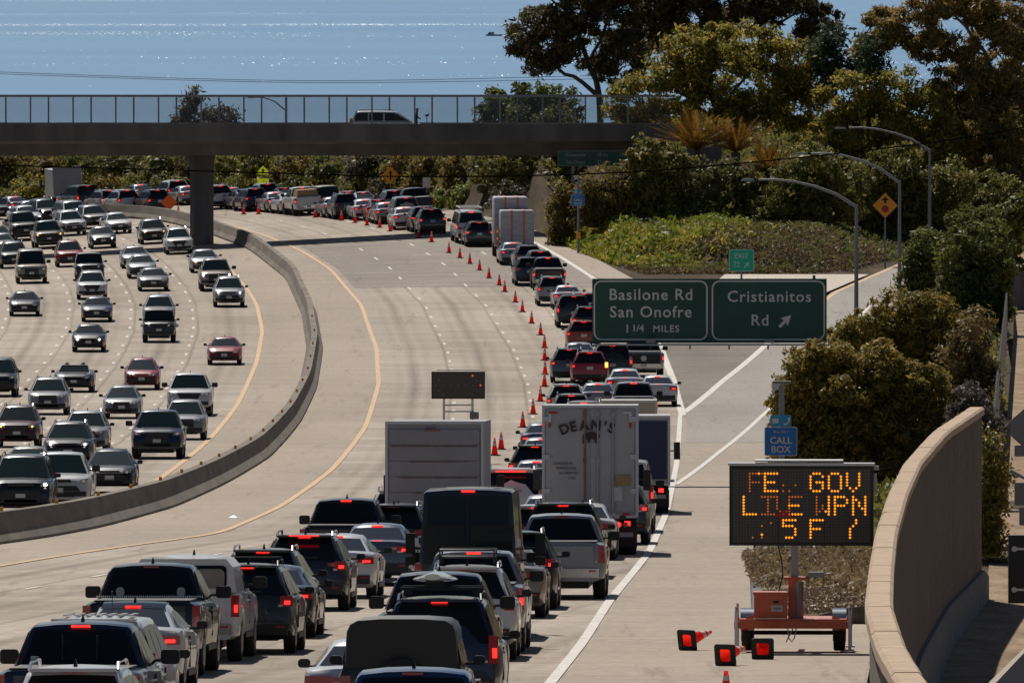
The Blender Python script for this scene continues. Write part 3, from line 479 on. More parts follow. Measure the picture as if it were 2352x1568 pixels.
def road_mat(name,c1,c2,streak=.5,joint=True):
    def f(t,b):
        big=noise(t,mapped(t,(.12,.02,1)),1,4); fine=noise(t,mapped(t,(3,1.2,1)),1.5,5)
        tr=noise(t,mapped(t,(.1,1.1,1)),1,3,.7)
        c=ramp(t,big,[(.3,c1),(.7,c2)])
        c=mix(t,c,ramp(t,fine,[(.25,(.72,.72,.72)),(.75,(1.08,1.08,1.08))]),.8,'MULTIPLY')
        c=mix(t,c,ramp(t,tr,[(.36,(.74,.73,.72)),(.62,(1.06,1.06,1.06))]),streak,'MULTIPLY')
        stn=noise(t,mapped(t,(1.6,.045,1)),1,5,.7); c=mix(t,c,ramp(t,stn,[(.58,(1,1,1)),(.72,(.62,.60,.58))]),.75,'MULTIPLY')
        if joint:
            at=N(t,'ShaderNodeAttribute',attribute_name='lane'); m=N(t,'ShaderNodeMath',operation='FRACT')
            t.links.new(at.outputs['Fac'],m.inputs[0])
            lanes=ramp(t,m.outputs[0],[(0,(.6,.58,.56)),(.035,(1,1,1)),(.2,(1,1,1)),(.28,(.86,.85,.84)),(.38,(1,1,1)),(.5,(.6,.59,.58)),(.62,(1,1,1)),(.72,(.86,.85,.84)),(.82,(1,1,1)),(.965,(1,1,1)),(1,(.6,.58,.56))])
            pn=noise(t,mapped(t,(.4,.01,1)),1,2)
            c=mix(t,c,lanes,ramp(t,pn,[(.35,(.45,.45,.45)),(.6,(1,1,1))]),'MULTIPLY')
            fl=N(t,'ShaderNodeMath',operation='FLOOR'); t.links.new(at.outputs['Fac'],fl.inputs[0]); sp=t.nodes.new('ShaderNodeSeparateXYZ'); t.links.new(mapped(t,(1,.2174,1)),sp.inputs[0]); f2=N(t,'ShaderNodeMath',operation='FLOOR'); t.links.new(sp.outputs[1],f2.inputs[0]); f3=N(t,'ShaderNodeMath',operation='FRACT'); t.links.new(sp.outputs[1],f3.inputs[0])
            cb=t.nodes.new('ShaderNodeCombineXYZ'); t.links.new(fl.outputs[0],cb.inputs[0]); t.links.new(f2.outputs[0],cb.inputs[1]); wn=t.nodes.new('ShaderNodeTexWhiteNoise'); t.links.new(cb.outputs[0],wn.inputs[0])
            c=mix(t,c,ramp(t,wn.outputs[0],[(0,(.86,.85,.84)),(1,(1.07,1.07,1.07))]),1.0,'MULTIPLY'); c=mix(t,c,ramp(t,f3.outputs[0],[(0,(.72,.7,.68)),(.05,(1,1,1))]),.8,'MULTIPLY')
        t.links.new(c,b.inputs['Base Color'])
    return mat(name,f,rough=.85,spec=.25)
M={}
M['conc']=road_mat('concrete_pavement',(.355,.295,.235),(.49,.415,.34))
M['conc2']=road_mat('older_pavement',(.25,.215,.18),(.33,.285,.24),.9,False)
M['asph']=road_mat('ramp_asphalt',(.29,.26,.23),(.36,.325,.285),.35,False)
M['gore']=road_mat('gore_pavement',(.17,.145,.12),(.27,.23,.19),1.0,False)
M['shld']=road_mat('shoulder_pavement',(.35,.285,.22),(.43,.355,.28),.45,False)
M['pale']=road_mat('pale_slab',(.56,.49,.41),(.62,.55,.46),.2,False)
def paint(name,c,wear):
    def f(t,b):
        n=noise(t,mapped(t,(2,.5,1)),3,5,.7)
        t.links.new(ramp(t,n,[(.28,tuple(q*.6 for q in c)),(.28+wear,c)]),b.inputs['Base Color'])
    return mat(name,f,rough=.7)
M['white']=paint('white_road_paint',(.64,.60,.54),.3); M['dash']=paint('worn_white_paint',(.62,.57,.51),.3)
M['yellow']=paint('yellow_road_paint',(.60,.37,.17),.32)
M['barrier']=noisy('barrier_concrete',(.11,.088,.066),(.22,.18,.14),.6,.9,(1,.5,3))
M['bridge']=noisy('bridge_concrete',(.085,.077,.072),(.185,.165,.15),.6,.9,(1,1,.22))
def blockmat(t,b):
    v=mapped(t,(1,1,1)); n=noise(t,v,3,5)
    br=N(t,'ShaderNodeTexBrick',Scale=1.0); br.inputs['Brick Width'].default_value=.42; br.inputs['Row Height'].default_value=.21; br.inputs['Mortar Size'].default_value=.012
    mp=t.nodes.new('ShaderNodeMapping'); mp.inputs['Rotation'].default_value=(R(90),0,R(0)); 
    sep=t.nodes.new('ShaderNodeSeparateXYZ'); cb=t.nodes.new('ShaderNodeCombineXYZ'); t.links.new(v,sep.inputs[0]); t.links.new(sep.outputs[1],cb.inputs[0]); t.links.new(sep.outputs[2],cb.inputs[1]); t.links.new(cb.outputs[0],br.inputs['Vector'])
    br.inputs['Color1'].default_value=(.115,.083,.062,1); br.inputs['Color2'].default_value=(.14,.10,.074,1); br.inputs['Mortar'].default_value=(.10,.075,.06,1)
    c=mix(t,br.outputs[0],ramp(t,n,[(.3,(.65,.65,.65)),(.7,(1.2,1.2,1.2))]),.9,'MULTIPLY'); c=mix(t,c,ramp(t,noise(t,mapped(t,(1,.8,.12)),1.2,4,.7),[(.35,(.6,.58,.56)),(.6,(1.1,1.1,1.1))]),.8,'MULTIPLY')
    t.links.new(c,b.inputs['Base Color'])
M['block']=mat('split_face_block',blockmat,rough=.95)
M['cap']=noisy('sand_cap_block',(.37,.265,.175),(.52,.38,.255),3,.9)
M['foot']=noisy('footing_concrete',(.085,.08,.075),(.15,.14,.13),1.2,.9)
def dirtmat(name,cs,sc):
    def f(t,b):
        n=noise(t,mapped(t,(1,.35,1)),sc,6,.65); n2=noise(t,mapped(t,(1,.3,1)),sc*9,4,.7)
        c=ramp(t,n,[(.3,cs[0]),(.5,cs[1]),(.7,cs[2])])
        c=mix(t,c,ramp(t,n2,[(.3,(.6,.6,.6)),(.7,(1.15,1.15,1.15))]),.8,'MULTIPLY')
        t.links.new(c,b.inputs['Base Color'])
    return mat(name,f,rough=.95,spec=.1)
M['ground']=dirtmat('dry_ground',((.045,.04,.02),(.08,.06,.035),(.13,.095,.06)),.25)
M['lot']=dirtmat('dirt_lot',((.20,.135,.085),(.33,.235,.155),(.43,.32,.22)),.8)
M['mulch']=dirtmat('mulch',((.16,.115,.075),(.28,.21,.14),(.36,.28,.20)),1.5)
def seamat(t,b):
    band=noise(t,mapped(t,(.00006,.0010,1)),1,4,.6)
    c=ramp(t,band,[(.35,(.09,.232,.42)),(.65,(.135,.305,.49))]); t.links.new(c,b.inputs['Base Color'])
    # sparse wave facets tilted towards the sun
    gl=noise(t,mapped(t,(.75,.02,1)),1,2,.6); b2=noise(t,mapped(t,(.0008,.0012,1)),1,3,.6)
    m1=N(t,'ShaderNodeMath',operation='MULTIPLY_ADD'); m1.inputs[1].default_value=.75; t.links.new(b2,m1.inputs[0]); t.links.new(gl,m1.inputs[2])
    m3=N(t,'ShaderNodeMath',operation='DIVIDE'); m3.inputs[1].default_value=1.5; t.links.new(m1.outputs[0],m3.inputs[0])
    mask=ramp(t,m3.outputs[0],[(1.115/1.5,(0,0,0)),(1.15/1.5,(1,1,1))])
    nv=N(t,'ShaderNodeMix',data_type='VECTOR'); nv.inputs[4].default_value=(0,0,1); nv.inputs[5].default_value=(-.19,-.42,.89); t.links.new(mask,nv.inputs[0]); t.links.new(nv.outputs[1],b.inputs['Normal'])
M['sea']=mat('sea_water',seamat,rough=.32,ior=1.33,spec=.35)
def leafmat(name,c1,c2,c3,tr=.35):
    def f(t,b):
        geo=t.nodes.new('ShaderNodeNewGeometry')
        cl=noise(t,mapped(t,(1,1,1)),.45,3,.6)
        ad=N(t,'ShaderNodeMath',operation='MULTIPLY_ADD'); ad.inputs[1].default_value=.45; t.links.new(geo.outputs['Random Per Island'],ad.inputs[0])
        m2=N(t,'ShaderNodeMath',operation='MULTIPLY'); m2.inputs[1].default_value=.55; t.links.new(cl,m2.inputs[0]); t.links.new(m2.outputs[0],ad.inputs[2])
        c=ramp(t,ad.outputs[0],[(.25,c1),(.5,c2),(.78,c3)])
        t.links.new(c,b.inputs['Base Color'])
        out=t.nodes['Material Output']; ts=t.nodes.new('ShaderNodeBsdfTranslucent'); mx=t.nodes.new('ShaderNodeMixShader'); mx.inputs[0].default_value=tr
        t.links.new(c,ts.inputs[0]); t.links.new(b.outputs[0],mx.inputs[1]); t.links.new(ts.outputs[0],mx.inputs[2]); t.links.new(mx.outputs[0],out.inputs[0])
    return mat(name,f,rough=.55,spec=.25)
LEAF={'euc_dark':((0.062,0.062,0.029),(0.121,0.108,0.047),(0.259,0.166,0.077)),'euc_brown':((0.133,0.120,0.037),(0.287,0.222,0.065),(0.615,0.362,0.117)),
 'yellowgreen':((0.109,0.116,0.028),(0.258,0.242,0.046),(0.598,0.391,0.080)),'conifer':((0.028,0.049,0.028),(0.056,0.084,0.042),(0.084,0.112,0.056)),
 'olive':((0.090,0.096,0.026),(0.197,0.195,0.045),(0.393,0.310,0.091)),'olive2':((0.078,0.084,0.028),(0.155,0.160,0.047),(0.276,0.235,0.095)),
 'golden':((0.086,0.071,0.022),(0.207,0.155,0.044),(0.345,0.243,0.071)),'darkgreen':((0.063,0.081,0.021),(0.124,0.146,0.033),(0.228,0.233,0.053)),
 'oleander':((0.112,0.105,0.027),(0.254,0.206,0.044),(0.508,0.318,0.067)),'drygrass':((0.120,0.090,0.036),(0.240,0.180,0.072),(0.360,0.276,0.120)),
 'greybrush':((.07,.06,.05),(.13,.11,.09),(.22,.19,.16)),'greybrush2':((0.060,0.054,0.036),(0.108,0.096,0.060),(0.180,0.156,0.096)),
 'brightgreen':((0.091,0.127,0.018),(0.200,0.254,0.032),(0.364,0.372,0.057)),'grass':((0.119,0.126,0.022),(0.291,0.268,0.036),(0.581,0.444,0.089)),
 'frond':((0.156,0.097,0.018),(0.296,0.167,0.030),(0.469,0.220,0.044)),'weed2':((0.078,0.054,0.022),(0.143,0.096,0.044),(0.247,0.168,0.088)),'weed':((.12,.085,.045),(.22,.16,.085),(.32,.24,.14))}
for k,v in LEAF.items(): M[k]=leafmat('foliage_'+k,*v,.5 if k in('yellowgreen','golden','grass','frond') else .38)
M['bark']=noisy('bark',(.06,.05,.04),(.13,.11,.09),2,.9)
M['palebark']=noisy('pale_bark',(.16,.14,.12),(.30,.27,.23),1.5,.9)
M['petal']=mat('red_petal',col=(.55,.06,.08),rough=.6); M['petalw']=mat('white_petal',col=(.75,.72,.66),rough=.6)
PAINT={'black':(.008,.008,.010),'white':(.60,.60,.61),'silver':(.27,.28,.30),'navy':(.010,.016,.045),'blue':(.012,.03,.11),'maroon':(.07,.012,.016),'red':(.30,.012,.018),
 'beige':(.30,.26,.20),'tan':(.26,.22,.175),'grey':(.15,.14,.15),'darkgrey':(.035,.036,.040),'bluegrey':(.09,.115,.155),'orange':(.30,.05,.02)}
for k,v in PAINT.items(): M['p_'+k]=mat('car_paint_'+k,col=v,rough=.3,coat=.6,coatr=.03,metal=.15 if k in('silver','grey','bluegrey','tan','navy','beige') else 0)
M['glass']=mat('tinted_glass',col=(.008,.011,.014),rough=.08,spec=.28)
M['glasss']=mat('tinted_side_glass',col=(.008,.010,.012),rough=.12,spec=.12,ior=1.15)
M['glassl']=mat('clear_windshield',col=(.012,.024,.026),rough=.07,spec=.25)
M['rubber']=mat('tyre_rubber',col=(.018,.017,.016),rough=.85)
M['rim']=mat('alloy_rim',col=(.35,.35,.36),rough=.35,metal=.8)
M['trim']=mat('black_trim',col=(.014,.014,.015),rough=.5)
M['chrome']=mat('chrome',col=(.6,.6,.62),rough=.18,metal=1)
M['brake']=mat('lit_brake_lamp',col=(.5,.01,.01),emc=(1,.02,.015),em=3.2,rough=.2)
M['tail']=mat('dim_tail_lamp',col=(.16,.006,.008),emc=(1,.02,.02),em=.04,rough=.15,coat=1)  # tail red has a faint glow put in, also where the lamp is off
M['head']=mat('headlamp',col=(.30,.31,.32),rough=.08,coat=1)
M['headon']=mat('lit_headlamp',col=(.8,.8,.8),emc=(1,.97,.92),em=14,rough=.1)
M['amber']=mat('amber_lamp',col=(.7,.3,.05),emc=(1,.5,.1),em=2.5,rough=.2)
M['yellamp']=mat('yellow_headlamp',col=(.8,.7,.2),emc=(1,.85,.25),em=1.5,rough=.2)
M['plate']=mat('number_plate',col=(.55,.55,.53),rough=.5)
M['steel']=mat('galvanised_steel',col=(.34,.35,.36),rough=.5,metal=.6)
M['polegrey']=mat('pole_grey',col=(.24,.25,.26),rough=.6,metal=.2)
M['alu']=mat('aluminium',col=(.5,.5,.52),rough=.4,metal=.8)
M['sgreen']=noisy('green_sign_sheet',(.006,.055,.04),(.010,.075,.055),.8,.45)
M['sgreen2']=mat('bright_green_sheet',col=(.0,.50,.30),rough=.4)
M['swhite']=mat('white_sign_sheet',col=(.62,.62,.60),rough=.5)
M['sblue']=mat('blue_sign_sheet',col=(.012,.16,.50),rough=.45); M['scyan']=mat('cyan_sign_sheet',col=(.02,.30,.55),rough=.45)
M['sorange']=mat('orange_sign_sheet',col=(.92,.15,.015),rough=.5); M['syellow']=mat('amber_sign_sheet',col=(.90,.36,.015),rough=.5)
M['sfluo']=mat('fluorescent_yellow_green_sheet',col=(.80,.88,.02),rough=.5,emc=(.8,.9,.02),em=.18); M['sblack']=mat('black_sign_ink',col=(.012,.012,.012),rough=.6)  # yellow-green sheet has a weak glow added to stay bright on its shaded face
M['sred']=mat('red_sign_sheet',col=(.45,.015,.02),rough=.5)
def conemat(t,b):
    out=t.nodes['Material Output']; ts=N(t,'ShaderNodeBsdfTranslucent'); ts.inputs[0].default_value=(1,.03,.015,1); mx=t.nodes.new('ShaderNodeMixShader'); mx.inputs[0].default_value=.55
    t.links.new(b.outputs[0],mx.inputs[1]); t.links.new(ts.outputs[0],mx.inputs[2]); t.links.new(mx.outputs[0],out.inputs[0])
M['cone']=mat('red_orange_cone_plastic',conemat,col=(.80,.06,.02),rough=.5)
M['conew']=mat('white_cone_band',col=(.72,.66,.62),rough=.4); M['coneb']=mat('black_cone_base',col=(.02,.02,.02),rough=.7)
M['torange']=mat('orange_trailer_paint',col=(.62,.10,.025),rough=.45,coat=.4)
M['led']=mat('lit_amber_led',col=(.9,.4,.05),emc=(1,.30,.01),em=1.5); M['leddim']=mat('dim_amber_led',col=(.5,.12,.03),emc=(1,.20,.02),em=.5)
M['ledoff']=mat('unlit_led',col=(.16,.14,.13),rough=.5); M['vboard']=mat('message_board_face',col=(.055,.046,.041),rough=.35)
M['boxgrey']=noisy('grey_truck_panel',(.23,.23,.25),(.31,.31,.335),.7,.5); M['boxwhite']=noisy('white_truck_panel',(.32,.32,.325),(.42,.42,.415),.6,.5)
M['boxblue']=mat('navy_truck_curtain',col=(.02,.028,.08),rough=.6); M['rust']=noisy('rust_streak',(.16,.10,.07),(.26,.18,.14),4,.9)
M['ink']=mat('dark_brown_lettering',col=(.05,.03,.028),rough=.7); M['cardboard']=mat('tan_placard',col=(.35,.24,.12),rough=.8)
M['wrap']=noisy('grey_wrapped_load',(.34,.34,.37),(.50,.50,.53),1.2,.4,(1,1,4)); M['strap']=mat('orange_strap',col=(.7,.16,.06),rough=.6)
M['skin']=mat('skin',col=(.42,.26,.18),rough=.6); M['darkcloth']=mat('dark_clothing',col=(.02,.02,.025),rough=.9); M['hair']=mat('dark_hair',col=(.02,.015,.01),rough=.7)
M['wire']=mat('cable_black',col=(.006,.006,.006),rough=1.0,spec=.0)
M['boardw']=mat('surfboard_resin',col=(.72,.70,.64),rough=.2,coat=1)
M['greyback']=mat('sign_back_grey',col=(.20,.20,.20),rough=.7); M['greyside']=mat('beige_cabinet',col=(.42,.37,.31),rough=.7)
def netmat(t,b):
    out=t.nodes['Material Output']; tp=t.nodes.new('ShaderNodeBsdfTransparent'); mx=t.nodes.new('ShaderNodeMixShader'); mx.inputs[0].default_value=.26
    t.links.new(tp.outputs[0],mx.inputs[1]); t.links.new(b.outputs[0],mx.inputs[2]); t.links.new(mx.outputs[0],out.inputs[0])
M['net']=mat('chain_link_net',netmat,col=(.10,.11,.12),rough=.6)
M['cloth']=noisy('grey_tarp',(.20,.19,.18),(.30,.28,.26),3,.9)
# ---------------------------------------------------------------- mesh helpers
class MB:
    def __init__(s): s.v=[]; s.f=[]
    def add(s,vs,fs):
        o=len(s.v); s.v+= [tuple(map(float,p)) for p in vs]; s.f+=[tuple(i+o for i in f) for f in fs]; return s
    def box(s,c,d,top=1.0,topy=None):
        x,y,z=c; a,b,h=d[0]/2,d[1]/2,d[2]/2; ty=top if topy is None else topy
        vs=[(x+i*a*(top if k>0 else 1),y+j*b*(ty if k>0 else 1),z+k*h) for k in(-1,1) for i,j in((-1,-1),(1,-1),(1,1),(-1,1))]
        return s.add(vs,[(0,3,2,1),(4,5,6,7),(0,1,5,4),(1,2,6,5),(2,3,7,6),(3,0,4,7)])
    def cyl(s,p,q,r,r2=None,n=10,cap=True):
        r2=r if r2 is None else r2; p=np.array(p,float); q=np.array(q,float); d=q-p; d=d/(np.linalg.norm(d)+1e-9)
        a=np.cross(d,(0,0,1)); 
        if np.linalg.norm(a)<1e-3: a=np.array((1.,0,0))
        a/=np.linalg.norm(a); b=np.cross(d,a)
        an=[2*math.pi*i/n for i in range(n)]
        vs=[p+r*(math.cos(t)*a+math.sin(t)*b) for t in an]+[q+r2*(math.cos(t)*a+math.sin(t)*b) for t in an]
        fs=[(i,(i+1)%n,n+(i+1)%n,n+i) for i in range(n)]
        if cap: fs+=[tuple(range(n))[::-1],tuple(range(n,2*n))]
        return s.add(vs,fs)
    def tube(s,pts,rs,n=8):
        pts=[np.array(p,float) for p in pts]; rings=[]
        for i,p in enumerate(pts):
            d=pts[min(i+1,len(pts)-1)]-pts[max(i-1,0)]; d/=np.linalg.norm(d)+1e-9
            a=np.cross(d,(0,1,.01)); a/=np.linalg.norm(a)+1e-9; b=np.cross(d,a); r=rs[i] if hasattr(rs,'__len__') else rs
            rings.append([p+r*(math.cos(2*math.pi*k/n)*a+math.sin(2*math.pi*k/n)*b) for k in range(n)])
        return s.loft(rings)
    def loft(s,rings,cap=True,closed=True):
        n=len(rings[0]); vs=[p for r in rings for p in r]; fs=[]
        for i in range(len(rings)-1):
            for k in range(n if closed else n-1): fs.append((i*n+k,i*n+(k+1)%n,(i+1)*n+(k+1)%n,(i+1)*n+k))
        if cap: fs+=[tuple(range(n))[::-1],tuple(range((len(rings)-1)*n,len(rings)*n))]
        return s.add(vs,fs)
    def prism(s,poly,ax,o,d):   # polygon extruded; ax: 'x','y','z' = thickness axis
        n=len(poly)
        def P(a,b,t): return {'y':(a,t,b),'x':(t,a,b),'z':(a,b,t)}[ax]
        vs=[P(a,b,o) for a,b in poly]+[P(a,b,o+d) for a,b in poly]
        return s.add(vs,[tuple(range(n))[::-1],tuple(range(n,2*n))]+[(i,(i+1)%n,n+(i+1)%n,n+i) for i in range(n)])
    def mesh(s,name,m=None,smooth=None):
        me=bpy.data.meshes.new(name); me.from_pydata(s.v,[],s.f); me.update()
        bmn=__import__('bmesh'); bm=bmn.new(); bm.from_mesh(me); bmn.ops.recalc_face_normals(bm,faces=bm.faces); bm.to_mesh(me); bm.free()
        if m is not None: me.materials.append(m)
        if smooth is not None:
            me.polygons.foreach_set('use_smooth',[True]*len(me.polygons)); me.set_sharp_from_angle(angle=R(smooth))
        return me
    def build(s,name,m,parent=None,smooth=None): return link(name,s.mesh(name,m,smooth),parent)
def link(name,me,parent=None):
    o=bpy.data.objects.new(name,me); COL.objects.link(o)
    if parent is not None: o.parent=parent
    return o
def tag(o,label,cat,group=None):
    o['label']=label; o['category']=cat
    if group: o['group']=group
    return o
def struct(o): o['kind']='structure'; return o
def empty(name,loc=(0,0,0),rot=(0,0,0)):
    o=bpy.data.objects.new(name,None); COL.objects.link(o); o.location=loc; o.rotation_euler=rot; o.empty_display_size=.2; return o
def child_map():
    d={}
    for o in COL.objects:
        if o.parent: d.setdefault(o.parent.name,[]).append(o)
    return d
def text_mesh(txt,size,m,name,parent,loc,rot=(R(90),0,0),align='CENTER',ext=.004,bold=0.0,sx=1.0,space=1.0):
    cu=bpy.data.curves.new('t','FONT'); cu.body=txt; cu.size=size; cu.align_x=align; cu.align_y='CENTER'; cu.extrude=ext; cu.offset=bold; cu.space_character=space; cu.resolution_u=3
    ob=bpy.data.objects.new('t',cu); COL.objects.link(ob)
    bpy.context.view_layer.update()
    me=bpy.data.meshes.new_from_object(ob); bpy.data.objects.remove(ob); me.name=name; me.materials.clear(); me.materials.append(m)
    o=link(name,me,parent); o.location=loc; o.rotation_euler=rot; o.scale=(sx,1,1); return o
def rounded(x0,x1,z0,z1,r,n=5):
    p=[]
    for cx,cz,a0 in((x1-r,z1-r,0),(x0+r,z1-r,90),(x0+r,z0+r,180),(x1-r,z0+r,270)):
        for k in range(n+1): a=R(a0+90*k/n); p.append((cx+r*math.cos(a),cz+r*math.sin(a)))
    return p
def frame_poly(mb,x0,x1,z0,z1,r,w,y,d):
    a=rounded(x0,x1,z0,z1,r); b=rounded(x0+w,x1-w,z0+w,z1-w,max(.01,r-w)); n=len(a)
    vs=[(p[0],y,p[1]) for p in a]+[(p[0],y,p[1]) for p in b]+[(p[0],y+d,p[1]) for p in a]+[(p[0],y+d,p[1]) for p in b]
    fs=[]
    for i in range(n):
        j=(i+1)%n; fs+=[(i,j,n+j,n+i),(2*n+i,3*n+i,3*n+j,2*n+j),(i,2*n+i,2*n+j,j),(n+i,n+j,3*n+j,3*n+i)]
    return mb.add(vs,fs)
# ================================================================ THE SETTING
def grid_obj(name,XS,YS,zf,m,attr=None):
    XX,YY=np.meshgrid(XS,YS); ZZ=zf(XX,YY); n,k=XX.shape
    vs=np.stack([XX,YY,ZZ],-1).reshape(-1,3)
    fs=[(i*k+j,i*k+j+1,(i+1)*k+j+1,(i+1)*k+j) for i in range(n-1) for j in range(k-1)]
    me=bpy.data.meshes.new(name); me.from_pydata(vs.tolist(),[],fs); me.materials.append(m)
    me.polygons.foreach_set('use_smooth',[True]*len(fs)); me.update()
    return struct(link(name,me))
xs=np.unique(np.concatenate([np.linspace(-420,-70,12),np.linspace(-70,-4,34),np.linspace(-4,34,77),np.linspace(34,90,20),np.linspace(90,420,12)]))
ys=np.unique(np.concatenate([np.linspace(90,380,117),np.linspace(380,820,90),np.linspace(820,1060,121),np.linspace(1060,1400,24)]))
grid_obj('ground',xs,ys,Tz,M['ground'])
# sea
mb=MB(); mb.add([(-40000,1150,-10),(40000,1150,-10),(40000,90000,-10),(-40000,90000,-10)],[(0,1,2,3)]); struct(mb.build('sea',M['sea']))
def pl(k): return np.array(sorted(LINES[k],key=lambda p:p[1]))
YR,YL,BAR,ER,GL,GR,RR,SHR,SHM=[pl(k) for k in('yr','yl','bar','er','gl','gr','rr','shr','shm')]
def xi(a,Y):
    a=np.asarray(a); Y=np.asarray(Y,float)
    x=np.interp(Y,a[:,1],a[:,0])
    s0=(a[1,0]-a[0,0])/(a[1,1]-a[0,1]); s1=(a[-1,0]-a[-2,0])/(a[-1,1]-a[-2,1])
    x=np.where(Y<a[0,1],a[0,0]+s0*(Y-a[0,1]),x); return np.where(Y>a[-1,1],a[-1,0]+s1*(Y-a[-1,1]),x)
def smooth_line(a,y0,y1,step=4,k=4):
    Y=np.arange(y0,y1+.1,step); X=xi(a,Y)
    for _ in range(k):
        X[1:-1]=(X[:-2]+2*X[1:-1]+X[2:])/4
    return Y,X
# main line right edge: near edge -> shoulder/pad -> gore -> far edge
def right_edge(Y):
    e=np.where(Y<281,wall_x(np.clip(Y,165,340))-.1,xi(SHR,Y))
    e=np.where(Y>640,np.interp(Y,[640,700,760,800,835,861,882,898,910,925,944,963,981,995,1009,1022],[12.6,14.5,17,17.6,7.7,5.7,3.5,2.4,1.0,-1.0,-4.5,-9.5,-15,-21,-29,-40]),e)
    return e
rows=np.concatenate([np.arange(130,270,5),np.arange(270,292,1),np.arange(292,640,5),np.arange(640,1019,3)])
vs=[];fs=[];lane=[];K=113
for Y in rows:
    xl=-48. if Y>420 else -60.
    xr=float(right_edge(np.array(Y))); X=np.linspace(xl,xr,K); Z=G(X,np.full(K,float(Y)))
    vs+=list(zip(X.tolist(),[float(Y)]*K,Z.tolist()))
    lane+=np.where(X>float(xi(BAR,Y)),(X-float(xi(YR,Y)))/3.6,(float(xi(YL,Y))-X)/3.6).tolist()
n=len(rows)
fs=[(i*K+j,i*K+j+1,(i+1)*K+j+1,(i+1)*K+j) for i in range(n-1) for j in range(K-1)]
me=bpy.data.meshes.new('freeway'); me.from_pydata(vs,[],fs); me.materials.append(M['conc'])
at=me.attributes.new('lane','FLOAT','POINT'); at.data.foreach_set('value',lane); me.polygons.foreach_set('use_smooth',[True]*len(fs))
freeway=struct(link('freeway',me))
def strip(name,Y,X0,X1,m,h,parent=None,kind=True,K=25):
    vs=[];fs=[]
    for y,a,b in zip(Y,X0,X1):
        x=np.linspace(a,b,K); vs+=list(zip(x.tolist(),[float(y)]*K,(G(x,np.full(K,float(y)))+h).tolist()))
    for i in range(len(Y)-1):
        for j in range(K-1): fs.append((i*K+j,i*K+j+1,(i+1)*K+j+1,(i+1)*K+j))
    me=bpy.data.meshes.new(name); me.from_pydata(vs,[],fs); me.materials.append(m); me.polygons.foreach_set('use_smooth',[True]*len(fs))
    o=link(name,me,parent)
    if parent is None and kind: struct(o)
    return o
# darker old pavement across the southbound lanes near the overpass
Y=np.arange(826,893,3.); strip('pavement_patch',Y,xi(YR,Y)+.5,np.minimum(right_edge(Y)-.6,xi(GL,Y)-.2),M['conc2'],.010,freeway)
# right shoulder
Y=np.arange(130,608,4.); strip('shoulder',Y,xi(ER,Y)+.16,np.minimum(xi(RR,Y)+0*Y if False else right_edge(Y)-.05,right_edge(Y)-.05),M['shld'],.006,freeway)
# median shoulders on both sides of the barrier
Y=np.arange(300,985,4.); strip('shoulder',Y,xi(BAR,Y)+.1,xi(YR,Y)-.15,M['shld'],.006,freeway)
Y=np.arange(400,960,4.); strip('shoulder',Y,xi(YL,Y)+.2,xi(BAR,Y)-.5,M['shld'],.006,freeway)
# gore area and exit ramp
Y=np.arange(624,834,3.); strip('gore_pavement',Y,xi(GL,Y)+.2,np.minimum(xi(GR,Y)-.1,right_edge(Y)-.1),M['gore'],.010,freeway)
Y=np.arange(560,872,3.); rampL=np.where(Y<620,xi(ER,Y)+.3+.0*Y,xi(GR,Y)+.1); strip('exit_ramp',Y,rampL,xi(SHR,np.minimum(Y,860)),M['asph'],.014)
Y=np.arange(810,846,3.); strip('pale_slab',Y,np.interp(Y,[810,846],[11,13.5]),xi(GR,Y)-.2,M['pale'],.016,freeway)
# far lighter shoulder right of the bend
Y=np.arange(838,912,3.); strip('shoulder',Y,xi(GL,Y)+.25,right_edge(Y)-.02,M['shld'],.008,freeway)
# verge between shoulder and block wall
Y=np.concatenate([[275.9],np.arange(276,352,3.)])
def verge(Y):
    vs=[];fs=[];K=9
    for iy,y in enumerate(Y):
        a=float(xi(SHR,y))+.02; b=float(wall_x(min(y,340)))
        if y>340: b=a+ (b-a)
        for j in range(K):
            x=a+(b-a)*j/(K-1); vs.append((x,y,float(G(x,y))+.10+.35*(j/(K-1))**1.5+.05*math.sin(x*3+y)-(.6 if iy==0 else 0)))
    for i in range(len(Y)-1):
        for j in range(K-1): fs.append((i*K+j,i*K+j+1,(i+1)*K+j+1,(i+1)*K+j))
    me=bpy.data.meshes.new('verge'); me.from_pydata(vs,[],fs); me.materials.append(M['mulch']); me.polygons.foreach_set('use_smooth',[True]*len(fs)); return struct(link('verge',me))
verge(Y)
# kerb at its edge
mb=MB(); ring=[]
for y in np.arange(276,352,3.):
    x=float(xi(SHR,y)); z=float(G(x,y)); ring.append([(x-.12,y,z-.1),(x+.18,y,z-.1),(x+.18,y,z+.14),(x-.06,y,z+.14)])
mb.loft(ring); struct(mb.build('kerb',M['foot']))
# dirt lot right of the wall
ysl=np.arange(130,800,5.)
vs=[];fs=[];K=10
for y in ysl:
    a=float(wall_x(np.clip(y,165,340)))+.15 if y<342 else np.interp(y,[342,470,600,640,800],[12,17.2,22.3,23.8,30]); b=a+30
    d=np.interp(y,[100,180,240,325,420,500,600,700,800],[15.2,15.5,15.8,16.0,16.2,16.4,16.5,16.6,16.6])
    for j in range(K):
        t=j/(K-1); x=a+(b-a)*t; vs.append((x,y,CAMZ-d+.06+.1*math.sin(x*.7+y*.13)*t))
fs=[(i*K+j,i*K+j+1,(i+1)*K+j+1,(i+1)*K+j) for i in range(len(ysl)-1) for j in range(K-1)]
me=bpy.data.meshes.new('dirt_lot'); me.from_pydata(vs,[],fs); me.materials.append(M['lot']); me.polygons.foreach_set('use_smooth',[True]*len(fs)); struct(link('dirt_lot',me))
